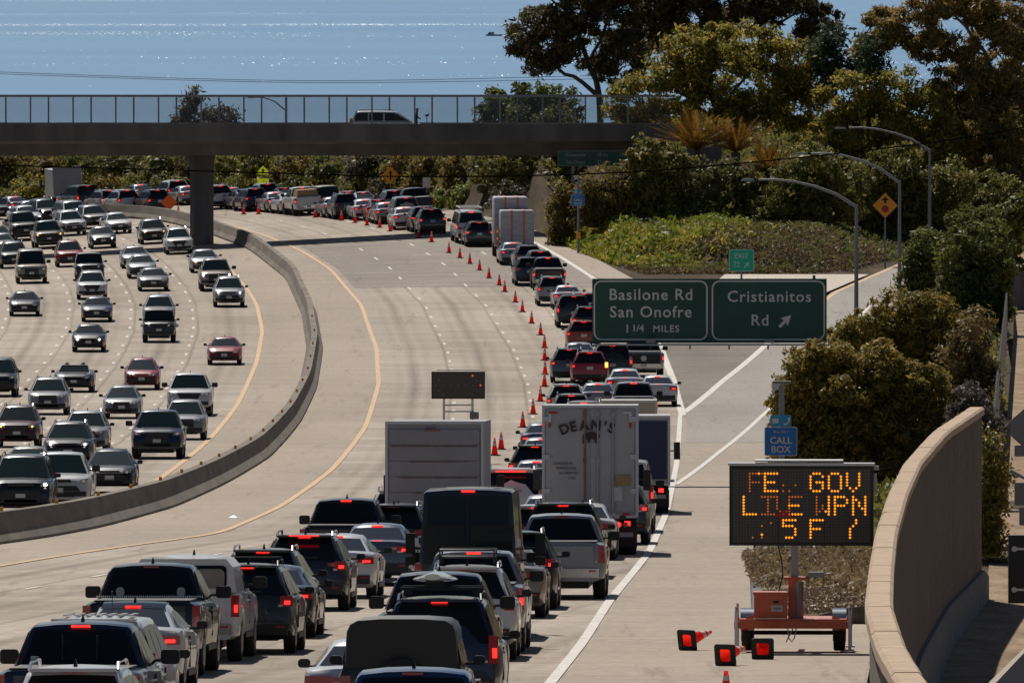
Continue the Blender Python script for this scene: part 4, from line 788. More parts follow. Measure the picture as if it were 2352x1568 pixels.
# ---------------------------------------------------------------- painted lines
def line(name,a,y0,y1,off,wd,m,h=.018):
    Y,X=smooth_line(a,y0,y1,3)
    t=np.gradient(X,Y); nx=1/np.sqrt(1+t*t); sx=np.sqrt(1+t*t)
    return strip(name,Y,X+(off-wd/2)*sx,X+(off+wd/2)*sx,m,h,freeway,K=2)
line('edge_line',YL,425,962,0,.22,M['yellow']); line('edge_line',YR,330,990,0,.22,M['yellow'])
line('edge_line',ER,150,612,0,.20,M['white']); line('edge_line',GL,612,900,0,.34,M['white']); line('edge_line',GR,617,790,0,.34,M['white'],.022)
line('edge_line',GR,795,862,.3,.3,M['yellow'],.022); line('edge_line',RR,478,800,0,.2,M['white'],.022)
def dashes(a,off,y0,y1,m,ln=3.6,gap=11.0,wd=.17):
    mb=MB(); y=y0
    Yg,Xg=smooth_line(a,y0-20,y1+20,4); tg=np.gradient(Xg,Yg)
    while y<y1:
        pts=[]
        for yy in (y,y+ln/2,y+ln):
            x=float(np.interp(yy,Yg,Xg)); s=math.sqrt(1+float(np.interp(yy,Yg,tg))**2); pts.append((x+off*s,yy))
        vs=[]
        for x,yy in pts:
            for d in(-wd/2,wd/2): vs.append((x+d,yy,float(G(x+d,yy))+.012))
        mb.add(vs,[(0,1,3,2),(2,3,5,4)]); y+=ln+gap
    o=mb.build('lane_dashes',m,freeway); return o
for k in range(1,6): dashes(YL,-3.6*k-.25,440,955,M['dash'],wd=.15)
for k in (1,2,3): dashes(YR,3.6*k+.2,180 if k==1 else 330,940,M['dash'],wd=.14)
# sealed cracks / seams along the lanes
line('seam',YL,430,950,-3.6*3-.6,.10,M['sblack'],.020) if False else None
# ---------------------------------------------------------------- concrete median barrier
Y,X=smooth_line(BAR,330,1002,4,3)
t=np.gradient(X,Y)
prof=[(-.45,0),(-.45,.08),(-.27,.34),(-.16,.86),(.16,.86),(.27,.34),(.45,.08),(.45,0)]
rings=[]
for y,x,s in zip(Y,X,t):
    l=math.sqrt(1+s*s); rings.append([(x-.45+p*1/l*1.0,y-p*s/l,float(G(x,y))+q) for p,q in prof])
mb=MB(); mb.loft(rings); barrier=tag(mb.build('median_barrier',M['barrier']),'long curved concrete barrier dividing the two directions of traffic','barrier')
def bar_at(y):
    x=float(np.interp(y,Y,X))-.45; s=float(np.interp(y,Y,t)); return x,s,float(G(x+.45,y))
rm=MB().box((0,0,.06),(.10,.05,.12)).box((0,0,.005),(.14,.12,.01)).mesh('reflector',M['syellow'])
for i in range(22):
    y=362+i*13.5+ (i*i*.25); x,s,z=bar_at(y); o=link('reflector',rm,barrier); o.location=(x,y,z+.862)
# ---------------------------------------------------------------- overpass
BZ={k:PT[k][2] for k in('br_top','br_mid','br_soff','br_fence')}
br=tag(empty('overpass',(-20.8,905,float(G(-20.8,905)))),'grey concrete overpass with fenced parapet crossing the freeway','bridge')
bx,by,bz=br.location
def rel(mb,name,m,parent,origin,smooth=None):
    o=mb.build(name,m,parent,smooth); 
    for v in o.data.vertices: v.co.x-=origin[0]; v.co.y-=origin[1]; v.co.z-=origin[2]
    return o
XL,XR=-130,11
mb=MB(); mb.prism([(901,BZ['br_mid']),(901,BZ['br_top']),(901.3,BZ['br_top']),(901.3,BZ['br_top']-.9),(908.7,BZ['br_top']-.9),(908.7,BZ['br_top']),(909,BZ['br_top']),(909,BZ['br_mid']),(907.3,BZ['br_mid']-.25),(902.7,BZ['br_mid']-.25)],'x',XL,XR-XL)
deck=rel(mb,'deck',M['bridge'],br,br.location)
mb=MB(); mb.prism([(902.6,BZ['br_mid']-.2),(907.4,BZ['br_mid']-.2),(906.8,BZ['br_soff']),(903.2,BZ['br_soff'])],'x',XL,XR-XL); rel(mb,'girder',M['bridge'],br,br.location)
zc=float(G(-20.8,905))-.3
oct_=[(-.78,-.45),(-.5,-.75),(.5,-.75),(.78,-.45),(.78,.45),(.5,.75),(-.5,.75),(-.78,.45)]
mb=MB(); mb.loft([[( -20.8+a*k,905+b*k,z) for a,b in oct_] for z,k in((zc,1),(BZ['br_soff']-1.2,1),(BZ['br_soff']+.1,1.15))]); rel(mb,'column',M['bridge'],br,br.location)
# fence: near and far side, posts + top rail + net panels
def fence(yf,x0,step,phase):
    top=BZ['br_fence']; bot=BZ['br_top']
    mb=MB(); mb.cyl((XL,yf,top),(XR,yf,top),.05,n=6); rel(mb,'fence_rail',M['polegrey'],br,br.location)
    pm=MB().cyl((0,0,0),(0,0,top-bot),.055,n=6).mesh('fence_post',M['polegrey'])
    nm=MB().add([(0,0,0),(step,0,0),(step,0,top-bot-.05),(0,0,top-bot-.05)],[(0,1,2,3)]).mesh('fence_net',M['net'])
    x=x0
    while x<XR-step:
        if x>-50:
            o=link('fence_post',pm,br); o.location=(x-bx,yf-by,bot-bz)
            o=link('fence_net',nm,br); o.location=(x-bx,yf-by+.05,bot-bz)
        x+=step
fence(901.15,-52.1,2.85,0); fence(908.85,-51.3,2.87,0)
# abutment under its right end
mb=MB(); mb.prism([(8.0,BZ['br_mid']-.1),(14,BZ['br_mid']-.1),(14,20),(11,20),(8.0,BZ['br_soff']-.6)],'y',901.5,7); rel(mb,'abutment',M['bridge'],br,br.location)
# lamp post standing on the overpass
lx,ly,lz=PT['lampb']; lp=tag(empty('street_lamp',(lx,ly,lz-.9)),'thin lamp post with slanting arm standing on the overpass','street lamp')
MB().cyl((0,0,0),(0,0,2.6),.09,.07).build('pole',M['polegrey'],lp); MB().tube([(0,0,1.7),(-.8,0,2.35),(-1.6,0,2.62),(-2.2,0,2.62)],.05,6).build('arm',M['polegrey'],lp); MB().box((-2.35,0,2.6),(.5,.2,.1)).build('lamp_head',M['polegrey'],lp)
# ---------------------------------------------------------------- block wall
wa=np.array(WALL); wy=np.arange(140,341,1.0); w_x=np.interp(wy,wa[::-1,1],wa[::-1,0]); w_z=np.interp(wy,wa[::-1,1],wa[::-1,2])
w_x[wy<165]=wa[-1,0]+(165-wy[wy<165])*.012
for _ in range(6):
    w_x[1:-1]=(w_x[:-2]+2*w_x[1:-1]+w_x[2:])/4; w_z[1:-1]=(w_z[:-2]+2*w_z[1:-1]+w_z[2:])/4
wall=tag(empty('block_wall',(float(w_x[0]),float(wy[0]),float(w_z[0])-6)),'tan block wall with sand coloured cap curving along the right side','wall')
wl=tuple(wall.location)
rings=[[(x-.13,y,z-6.5),(x-.13,y,z-.2),(x+.13,y,z-.2),(x+.13,y,z-6.5)] for x,y,z in zip(w_x+.2,wy,w_z)]
mb=MB(); mb.loft(rings); rel(mb,'wall_face',M['block'],wall,wl,60)
rings=[[(x-.15,y,z-9),(x-.15,y,z-4.1),(x+.22,y,z-4.1),(x+.32,y,z-4.25),(x+.32,y,z-9)] for x,y,z in zip(w_x+.2,wy,w_z)]
mb=MB(); mb.loft(rings); rel(mb,'footing',M['foot'],wall,wl,40)
rnd=random.Random(3)
for i in range(0,len(wy)-4,4):
    x0,x1=w_x[i]+.2,w_x[i+4]+.2; z0,z1=w_z[i],w_z[i+4]; y0,y1=wy[i]+.006,wy[i+4]-.006; j=rnd.uniform(-.006,.006); hw=.2
    rr_=[]
    for x,y,z in((x0,y0,z0),((x0+x1)/2,(y0+y1)/2,(z0+z1)/2+.01),(x1,y1,z1)):
        z+=j; rr_.append([(x-hw,y,z-.2),(x-hw,y,z-.05),(x-hw+.05,y,z),(x+hw-.05,y,z),(x+hw,y,z-.05),(x+hw,y,z-.2)])
    mb=MB(); mb.loft(rr_); rel(mb,'cap_block',M['cap'],wall,wl)
for y in ():
    x=float(np.interp(y,wy,w_x))+.2; z=float(np.interp(y,wy,w_z)); mb=MB(); mb.box((x+.135,y,z-1.95),(.012,.03,3.4)); rel(mb,'control_joint',M['block'],wall,wl)
# ================================================================ VEHICLES
# local axes: +Y forward, origin on the ground under the middle
SPEC={
'sedan':dict(L=4.75,W=1.84,H=1.45,z0=.24,top=[(-2.375,.62),(-2.33,.92),(-2.25,1.02),(-1.9,1.06),(0,.99),(1.0,.98),(1.8,.87),(2.2,.74),(2.33,.62),(2.375,.5)],cab=(-1.95,-.85,.2,1.2),belt=.95,wr=.58,r=.33,wh=(-1.38,1.42),tl=(.70,.86,.36,.15),hl=(.68,.68,.34,.15)),
'hatch':dict(L=4.45,W=1.77,H=1.49,z0=.23,top=[(-2.22,.62),(-2.18,.95),(-2.1,1.06),(-1.6,1.08),(0,.98),(1.1,.95),(1.7,.85),(2.05,.72),(2.18,.6),(2.22,.48)],cab=(-2.12,-.85,.0,1.35),belt=.95,wr=.56,r=.32,wh=(-1.3,1.38),tl=(.70,.9,.26,.22),hl=(.66,.72,.34,.18)),
'suv':dict(L=4.65,W=1.87,H=1.70,z0=.28,top=[(-2.325,.6),(-2.31,.95),(-2.26,1.1),(-1.6,1.12),(0,1.07),(1.0,1.08),(1.8,1.0),(2.15,.9),(2.28,.78),(2.325,.55)],cab=(-2.27,-1.75,.15,1.12),belt=1.06,wr=.62,r=.36,wh=(-1.35,1.38),tl=(.78,1.0,.24,.2),hl=(.72,.86,.32,.16)),
'bigsuv':dict(L=5.1,W=2.0,H=1.90,z0=.32,top=[(-2.55,.6),(-2.54,1.0),(-2.5,1.18),(-1.6,1.2),(0,1.16),(1.15,1.18),(2.05,1.12),(2.4,1.02),(2.52,.85),(2.55,.6)],cab=(-2.52,-2.2,.35,1.28),belt=1.15,wr=.70,r=.40,wh=(-1.5,1.52),tl=(.87,1.08,.16,.44),hl=(.78,.98,.30,.2)),
'minivan':dict(L=5.1,W=1.98,H=1.76,z0=.24,top=[(-2.55,.55),(-2.53,.95),(-2.48,1.06),(-1.6,1.08),(0,1.02),(1.3,1.02),(2.0,.92),(2.35,.8),(2.5,.65),(2.55,.5)],cab=(-2.5,-2.1,.5,1.75),belt=1.02,wr=.70,r=.35,wh=(-1.5,1.55),tl=(.86,1.05,.18,.34),hl=(.74,.76,.34,.18)),
'jeep':dict(L=4.2,W=1.86,H=1.86,z0=.42,top=[(-2.1,.7),(-2.1,1.1),(-2.08,1.2),(-1.4,1.2),(0,1.2),(.8,1.18),(1.9,1.14),(2.05,1.08),(2.1,.9),(2.1,.7)],cab=(-2.08,-1.98,.42,.72),belt=1.18,wr=.74,r=.41,wh=(-1.25,1.28),tl=(.80,1.0,.14,.2),hl=(.55,.98,.19,.19)),
'pickup':dict(L=5.75,W=2.03,H=1.95,z0=.42,top=[(-2.875,.7),(-2.87,1.2),(-2.83,1.30),(-1.0,1.30),(0,1.27),(1.5,1.24),(2.4,1.18),(2.7,1.1),(2.84,.92),(2.875,.6)],cab=(-.72,-.5,.75,1.52),belt=1.24,wr=.70,r=.41,wh=(-1.75,1.85),tl=(.93,1.04,.14,.40),hl=(.80,1.02,.30,.22)),
'van':dict(L=5.5,W=2.0,H=2.12,z0=.36,top=[(-2.75,.6),(-2.74,1.1),(-2.72,1.25),(-1.5,1.25),(0,1.22),(2.0,1.2),(2.5,1.12),(2.66,1.0),(2.74,.8),(2.75,.55)],cab=(-2.72,-2.55,1.25,2.0),belt=1.2,wr=.76,r=.37,wh=(-1.6,1.75),tl=(.92,1.15,.12,.5),hl=(.78,.92,.28,.24)),
'hivan':dict(L=5.9,W=2.04,H=3.05,z0=.40,top=[(-2.95,.6),(-2.94,1.2),(-2.93,1.45),(-1.5,1.45),(0,1.4),(1.9,1.3),(2.6,1.15),(2.8,1.0),(2.92,.8),(2.95,.55)],cab=(-2.93,-2.8,1.1,2.2),belt=1.4,wr=.86,r=.38,wh=(-1.7,1.85),tl=(.96,1.25,.13,.55),hl=(.8,.95,.3,.3)),
'convertible':dict(L=4.6,W=1.88,H=1.32,z0=.25,top=[(-2.3,.6),(-2.27,.9),(-2.2,1.02),(-1.4,1.05),(-1.2,1.02),(0,.98),(.95,.99),(1.8,.9),(2.15,.8),(2.27,.65),(2.3,.5)],cab=None,belt=.95,wr=.6,r=.35,wh=(-1.35,1.4),tl=(.70,.86,.36,.13),hl=(.7,.74,.28,.14)),
}
def interp(pts,y): return float(np.interp(y,[p[0] for p in pts],[p[1] for p in pts]))
def ty_not_box(S): return S['H']<1.8
def body_mesh(S):
    L,W=S['L'],S['W']; r=S['r']; Rr=r+.07
    st=set(np.linspace(-L/2,L/2,26).round(4).tolist())|{p[0] for p in S['top']}
    for wy_ in S['wh']:
        for k in range(9): st.add(round(wy_+Rr*math.cos(math.pi*k/8),4))
        st.add(round(wy_-Rr-.005,4)); st.add(round(wy_+Rr+.005,4))
    rings=[]
    for y in sorted(st):
        if abs(y)>L/2: continue
        rd=.8 if y>0 else .5; e=max(0,1-(L/2-abs(y))/rd); w_=W/2*(1-(.21 if y>0 and ty_not_box(S) else .11)*e**2)
        zl=S['z0']+(.14*max(0,1-(L/2-abs(y))/.35) if S['z0']<.4 else 0)
        for wy_ in S['wh']:
            d=abs(y-wy_)
            if d<Rr: zl=max(zl,r+math.sqrt(Rr*Rr-d*d)*.98)
        zt=interp(S['top'],y); zt=max(zt,zl+.1)
        h=zt-zl
        half=[(w_*.86,zl),(w_*.965,zl+min(.07,h*.2)),(w_,zl+h*.45),(w_*.985,zl+h*.72),(w_*.955,zt-min(.05,h*.2)),(w_*.90,zt-.012),(w_*.5,zt+.012)]
        rings.append([(x,y,z) for x,z in half]+[(0,y,zt+.018)]+[(-x,y,z) for x,z in half[::-1]]+[(0,y,zl)])
    return MB().loft(rings)
def cab_h(S):
    y0,y1,y2,y3=S['cab']; H=S['H']-.03
    zb0=interp(S['top'],y0)-.03; zb3=interp(S['top'],y3)-.03
    ym=(y1+y2)/2
    P_=[(y0,zb0),(y1-(y1-y0)*.12,H-.10),(y1,H-.045),(y1+.12,H-.02),(ym,H),(y2-.15,H-.02),(y2,H-.05),(y2+(y3-y2)*.12,H-.12),(y3,zb3)]
    return P_
def cab_w(S,y,z):
    wb=S['W']/2*.93; wr=S['wr']; b=S['belt']; t=min(1,max(0,(z-b)/(S['H']-.1-b))); return wb+(wr-wb)*t
def cabin_mesh(S):
    P_=cab_h(S); y0,y3=P_[0][0],P_[-1][0]; rings=[]; b=S['belt']-.12
    ys_=sorted(set([p[0] for p in P_])|set(np.linspace(y0,y3,13).round(3).tolist()))
    for y in ys_:
        h=interp(P_,y); ht=max(h,b+.06); wt=cab_w(S,y,ht); wb_=cab_w(S,y,b)
        half=[(wb_,b),((wb_+wt)/2+.004,(b+ht-.06)/2),(wt,max(b+.02,ht-.06)),(wt-.05,ht-.018),(wt*.5,ht+.016)]
        rings.append([(x,y,z) for x,z in half]+[(0,y,ht+.026)]+[(-x,y,z) for x,z in half[::-1]])
    return MB().loft(rings)
def screen_mesh(S,ya,yb,inset=.09,lift=.014):
    P_=cab_h(S); mb=MB(); K=9; rings=[]
    for y in np.linspace(ya,yb,7):
        h=interp(P_,y); w_=cab_w(S,y,h)-inset; rings.append([(x,y,h+.022*(1-(x/(w_+.12))**2)+lift) for x in np.linspace(-w_,w_,K)])
    top=MB(); top.loft(rings,cap=False,closed=False); 
    return top
def side_mesh(S,ya,yb,side):
    P_=cab_h(S); b=S['belt']+.06; rings=[]
    ys_=np.linspace(ya,yb,7); v=[]
    lo=[];hi=[]
    for y in ys_:
        h=interp(P_,y)-.11; zl=b
        if h<zl+.03: h=zl+.03
        lo.append((side*(cab_w(S,y,zl)+.016),y,zl)); hi.append((side*(cab_w(S,y,h)+.012),y,h))
    mb=MB(); n=len(ys_); mb.add(lo+hi,[(i,i+1,n+i+1,n+i) for i in range(n-1)]); return mb
PROTO={}
def wheel_meshes(r,wd):
    key=('wheel',r)
    if key in PROTO: return PROTO[key]
    mb=MB(); n=22; prof=[(-wd/2,r*.62),(-wd/2,r*.93),(-wd/2+.03,r),(wd/2-.03,r),(wd/2,r*.93),(wd/2,r*.62)]
    mb.loft([[(x,q*math.cos(2*math.pi*k/n),q*math.sin(2*math.pi*k/n)) for k in range(n)] for x,q in prof])
    t=mb.mesh('wheel',M['rubber'],50)
    mb=MB(); mb.cyl((-wd/2-.004,0,0),(-wd/2+.02,0,0),r*.6,n=14); mb.cyl((wd/2+.004,0,0),(wd/2-.02,0,0),r*.6,n=14)
    for k in range(5):
        a=2*math.pi*k/5
        for s in(-1,1): mb.box((s*(wd/2+.008),math.cos(a)*r*.33,math.sin(a)*r*.33),(.014,.09,.09))
    PROTO[key]=(t,mb.mesh('rim',M['rim'])); return PROTO[key]
def proto(ty):
    if ty in PROTO: return PROTO[ty]
    S=SPEC[ty]; L,W,H=S['L'],S['W'],S['H']; parts=[]   # (name, mesh, role)
    def A(name,mb,role,m=None,smooth=None,sub=None): parts.append((name,mb.mesh(name,m or M['trim'],smooth),role,sub))
    A('body',body_mesh(S),'paint',M['p_grey'],38)
    A('chassis',MB().box((0,0,.42),(W*.62,L*.86,.34)),'fix')
    if S['cab']:
        A('cabin',cabin_mesh(S),'roof',M['p_grey'],42)
        y0,y1,y2,y3=S['cab']
        A('rear_window',screen_mesh(S,y0+(y1-y0)*(.06 if ty not in('hivan','van','jeep') else .12),y1-(y1-y0)*.16,.10 if ty!='jeep' else .2),'glass',M['glass'],30)
        A('windshield',screen_mesh(S,y2+(y3-y2)*.10,y3-(y3-y2)*.05),'glassf',M['glassl'],30)
        sides=[(y2+(y3-y2)*.72,y2-.75+.04),(y2-.83,y1+.35 if ty not in('pickup',) else y1+.1)]
        if ty in('suv','bigsuv','minivan','van'): sides[1]=(y2-.83,y2-1.75 if y2-1.75>y1 else y1); sides.append((y2-1.85,y0+.28))
        if ty in('sedan','hatch'): sides[1]=(y2-.83,y1-.45)
        if ty=='pickup': sides=[(y2+(y3-y2)*.7,y2-.62),(y2-.70,y1+.06)]
        if ty in('jeep',): sides=[(y2+.05,y2-.8),(y2-.88,y2-1.6),(y2-1.68,y1+.1)]
        if ty in('hivan',): sides=[(y2+(y3-y2)*.65,y2-.7)]
        for a,b_ in sides:
            for s in(-1,1): A('side_window',side_mesh(S,b_,a,s),'glass',M['glasss'])
    x,z,a,b_=S['tl']
    for s in(-1,1):
        A('tail_lamp',MB().box((s*x,-L/2+.075,z),(a,.17,b_),.96),'tail',M['tail'])
        if ty in('sedan','suv','hatch','minivan'): A('tail_lamp_wing',MB().prism([(s*x,z-b_*.2),(s*(x-a*1.1),z-b_*.02),(s*(x-a*1.1),z+b_*.28),(s*x,z+b_*.42)],'y',-L/2-.006,.06),'tailwing',M['tail'])
        if ty!='jeep': A('tail_lamp_lens',MB().box((s*(x+.02),-L/2-.008,z-b_*.12),(a*.46,.03,b_*.34)),'brake',M['brake'])
        hx,hz,ha,hb=S['hl']; k_=.86 if S['H']<1.8 else .97; hx*=k_; A('headlamp',MB().prism([(s*(hx-ha*.5),hz-hb*.30),(s*(hx+ha*.42),hz-hb*.12),(s*(hx+ha*.55),hz+hb*.45),(s*(hx-ha*.25),hz+hb*.22)],'y',L/2-.34,.33 if S['H']<1.8 else .35),'headl',M['head']); A('headlamp_bulb',MB().cyl((s*(hx+.02),L/2-.03,hz+.0),(s*(hx+.02),L/2+.02,hz+.0),hb*.26,n=10),'head',M['chrome'])
    lowz=S['z0']+.2
    gz_=(lowz+S['hl'][1])/2+.06; gh_=max(.16,S['hl'][1]-lowz-.02)
    A('front_grille',MB().box((0,L/2-.045,gz_),(W*.46,.12,gh_),.92),'grille0')
    A('front_grille',MB().prism([(-W*.16,gz_-gh_*.5),(W*.16,gz_-gh_*.5),(W*.27,gz_+gh_*.5),(-W*.27,gz_+gh_*.5)],'y',L/2-.1,.115).box((0,L/2+.02,gz_+gh_*.2),(W*.42,.02,.025)),'grille1')
    A('front_grille',MB().box((0,L/2-.045,gz_+gh_*.38),(W*.40,.12,gh_*.24),.95).prism([(-W*.34,gz_-gh_*.5),(W*.34,gz_-gh_*.5),(W*.28,gz_-.02),(-W*.28,gz_-.02)],'y',L/2-.12,.12),'grille2')
    A('lower_intake',MB().box((0,L/2-.02,lowz-.06),(W*.5,.1,.12)),'fix')
    if ty in('suv','bigsuv','hatch'):
        A('hatch_seam',MB().box((0,-L/2-.004,.62),(W*.74,.02,.014)),'fix'); A('rear_wiper',MB().box((.1,S['cab'][0]-.0,S['belt']+.12),(.42,.05,.02)),'fix')
    A('front_bumper',MB().box((0,L/2-.10,lowz-.02),(W*.86,.26,.15)),'fix')
    A('rear_bumper',MB().box((0,-L/2+.07,S['z0']+.19),(W*.86,.24,.2 if ty not in('pickup',) else .2)),'chromeb' if ty=='pickup' else 'fix',M['chrome'] if ty=='pickup' else M['trim'])
    pz=.75 if ty in('sedan','hatch','minivan','convertible') else (S['z0']+.22 if ty=='pickup' else .88)
    A('number_plate',MB().box((0,-L/2-.012+(-.05 if ty=='pickup' else 0),pz),(.31,.02,.16)),'fix',M['plate'])
    A('number_plate',MB().box((0,L/2+.02,lowz+.1),(.31,.02,.16)),'fix',M['plate'])
    if S['cab']:
        if ty!='jeep':
            A('high_brake_lamp',MB().box((0,S['cab'][1]-(S['cab'][1]-S['cab'][0])*.05-(.03),interp(cab_h(S),S['cab'][1]-(S['cab'][1]-S['cab'][0])*.05)+.02),(.26,.07,.03)),'brake',M['brake'])
        else: A('high_brake_lamp',MB().box((0,-L/2-.04,1.25),(.3,.05,.05)),'brake',M['brake'])
        if ty in('suv','hatch','bigsuv','minivan'): A('roof_spoiler',MB().box((0,S['cab'][1]-.06,H-.055),(S['wr']*1.8,.26,.045)),'roof',M['p_grey'])
        my=S['cab'][3]-.42; mw,mh=(.26,.21) if ty in('pickup','van','hivan') else (.18,.13); mz=S['belt']+(.16 if ty in('pickup','van','hivan') else .09)
        for s in(-1,1): A('mirror',MB().prism(rounded(s*(W/2+.11)-mw/2,s*(W/2+.11)+mw/2,mz-mh/2,mz+mh/2,.05,3),'y',my-.05,.11).box((s*(W/2-.02),my,mz-.05),(.16,.05,.04)),'fix',M['trim'],40)
    else:
        for s in(-1,1): A('mirror',MB().box((s*(W/2+.08),.7,1.02),(.18,.1,.13),.85),'fix')
        A('windshield',MB().add([(-.72,.95,.98),(.72,.95,.98),(.6,.42,1.3),(-.6,.42,1.3)],[(0,1,2,3)]),'glassf',M['glassl'])
        A('windshield_frame',MB().tube([(-.74,.97,.96),(-.62,.41,1.31),(.62,.41,1.31),(.74,.97,.96)],.03,6),'fix')
        A('cockpit',MB().box((0,-.25,1.0),(1.35,1.9,.04)),'fix')
        for s in(-1,1): A('seat',MB().box((s*.38,-.45,1.08),(.5,.16,.3),.8).box((s*.38,-.47,1.27),(.24,.1,.14)),'fix')
    if ty in('suv','bigsuv','minivan'):
        for s in(-1,1): A('roof_rail',MB().tube([(s*(S['wr']-.04),S['cab'][1]+.05,H-.06),(s*(S['wr']-.05),S['cab'][1]+.2,H+.035),(s*(S['wr']-.05),S['cab'][2]-.3,H+.04),(s*(S['wr']-.04),S['cab'][2]-.12,H-.04)],.022,6),'rail',M['chrome'])
    if S['cab'] and ty in('sedan','suv','pickup','hatch'):
        A('antenna_fin',MB().box((0,S['cab'][1]+.35,H+.03),(.05,.16,.1),.3),'fix')
    if ty=='pickup':
        A('bed_cover',MB().box((0,-1.8,1.318),(1.62,1.9,.03)),'fix'); A('tailgate',MB().box((0,-L/2-.004,1.0),(1.5,.03,.46),.99),'paint',M['p_grey'])
        A('tow_hitch',MB().box((0,-L/2-.05,.42),(.1,.2,.08)),'fix')
    if ty in('van','hivan'):
        A('door_seam',MB().box((0,-L/2+.02,(.6+H)/2-.1),(.016,.09,H-1.0)),'fix')
    if ty=='jeep':
        mb=MB(); mb.cyl((0,-L/2-.16,1.0),(0,-L/2+.02,1.0),.36,n=18); A('spare_wheel',mb,'fix',M['rubber'])
        for s in(-1,1):
            for wy_ in S['wh']: A('fender',MB().box((s*(W/2-.02),wy_,.93),(.22,1.0,.05)),'fix')
    if S['cab']:
        for s in(-1,1):
            A('door_seam',MB().box((s*(W/2*.985),(S['cab'][1]+S['cab'][2])/2-.1,S['belt']-.32),(.03,.012,.52)),'fix'); A('door_handle',MB().box((s*(W/2*.995),(S['cab'][1]+S['cab'][2])/2-.3,S['belt']-.14),(.04,.16,.03)),'rail',M['chrome'])
            A('sill',MB().box((s*(W/2-.05),0,S['z0']+.05),(.1,L*.34,.1)),'fix')
    A('reverse_lamp',MB().box((-S['tl'][0]*.86,-L/2-.0,S['tl'][1]-S['tl'][3]*.42),(S['tl'][2]*.35,.03,.04)),'fix',M['plate']); A('reverse_lamp',MB().box((S['tl'][0]*.86,-L/2-.0,S['tl'][1]-S['tl'][3]*.42),(S['tl'][2]*.35,.03,.04)),'fix',M['plate'])
    for s in(-1,1): A('reflector',MB().box((s*W*.36,-L/2-.04,S['z0']+.24),(.16,.03,.035)),'fix',M['tail'])
    A('badge',MB().cyl((0,-L/2-.0,S['tl'][1]+.02),(0,-L/2-.022,S['tl'][1]+.02),.05,n=10),'fix',M['chrome'])
    wd=.26 if S['r']>.38 else .22
    PROTO[ty]=(S,parts,wheel_meshes(S['r'],wd),wd); return PROTO[ty]
def ground_pose(X,Y,t,north,L):
    a=math.atan(t); fx,fy=math.sin(a),math.cos(a); cx,cy=X+fx*L/2,Y+fy*L/2
    if north: fx,fy=-fx,-fy
    e=L*.3; gz=lambda x,y:float(G(x,y))
    zf,zr=gz(cx+fx*e,cy+fy*e),gz(cx-fx*e,cy-fy*e); rx,ry=fy,-fx
    zR,zL=gz(cx+rx*.8,cy+ry*.8),gz(cx-rx*.8,cy-ry*.8)
    pitch=math.atan2(zf-zr,2*e); roll=-math.atan2(zR-zL,1.6)
    return (cx,cy,(zf+zr)/2),(pitch,roll,math.atan2(-fx,fy))
SKEL={'car':('sedan','hatch','convertible'),'SUV':('suv','bigsuv','jeep'),'van':('van','hivan','minivan'),'pickup truck':('pickup',)}
NAME={'sedan':'sedan','hatch':'hatchback','convertible':'convertible','suv':'suv','bigsuv':'large_suv','jeep':'off_roader','van':'van','hivan':'high_roof_van','minivan':'minivan','pickup':'pickup_truck'}
rv=random.Random(11)
def place_vehicle(ty,colr,X,Y,t,north,label):
    S,parts,(wt,wr_),wd=proto(ty); loc,rot=ground_pose(X,Y,t,north,S['L'])
    root=empty(NAME[ty],loc,rot); cat=[k for k,v in SKEL.items() if ty in v][0]
    if 'people' in label: label=label.replace(' with people inside','')
    root.scale=(rv.uniform(.97,1.03),1,rv.uniform(.96,1.04))
    tag(root,label,cat,'oncoming northbound cars' if north else 'southbound queue')
    wing=rv.random()<.5; far=Y>560; lit=rv.random()<.8
    gv=rv.choice(('grille0','grille1','grille1','grille2','grille2'))
    for name,me,role,_ in parts:
        if role.startswith('grille') and role!=gv: continue
        if role=='tailwing' and not wing: continue
        if role=='rail' and 'ribbed' in label: continue
        if far and role=='rail' and rv.random()<.6: continue
        if far and name in('door_seam','door_handle','sill','reverse_lamp','reflector','badge','hatch_seam','rear_wiper'): continue
        if north and name in('reverse_lamp','reflector','badge','hatch_seam','rear_wiper'): continue
        if north and name in('tail_lamp_lens','high_brake_lamp','rear_bumper','tow_hitch'): continue
        if not north and name in('front_grille',): continue
        o=link(name,me,root)
        m=None
        if role=='paint': m=M['p_'+colr]
        elif role=='roof':
            m=M['p_'+colr]
            if ty=='jeep' and colr=='black': m=M['trim']
        elif role=='brake' and not lit: m=M['tail']
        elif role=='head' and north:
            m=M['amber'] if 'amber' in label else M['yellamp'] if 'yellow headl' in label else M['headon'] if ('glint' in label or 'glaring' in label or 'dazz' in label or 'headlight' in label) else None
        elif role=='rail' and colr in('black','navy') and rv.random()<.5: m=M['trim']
        if m is not None:
            o.material_slots[0].link='OBJECT'; o.material_slots[0].material=m
    for wy_ in S['wh']:
        for s in(-1,1):
            o=link('wheel',wt,root); o.location=(s*(S['W']/2-wd/2-.03),wy_,S['r'])
            if not(far and not north): r_=link('rim',wr_,o)
    return root
VROOT={}
for ty,colr,X,Y,t,north,label in VEH:
    VROOT[label]=place_vehicle(ty,colr,X,Y,t,north,label)
def V(start): return [o for l,o in VROOT.items() if l.startswith(start)][0]
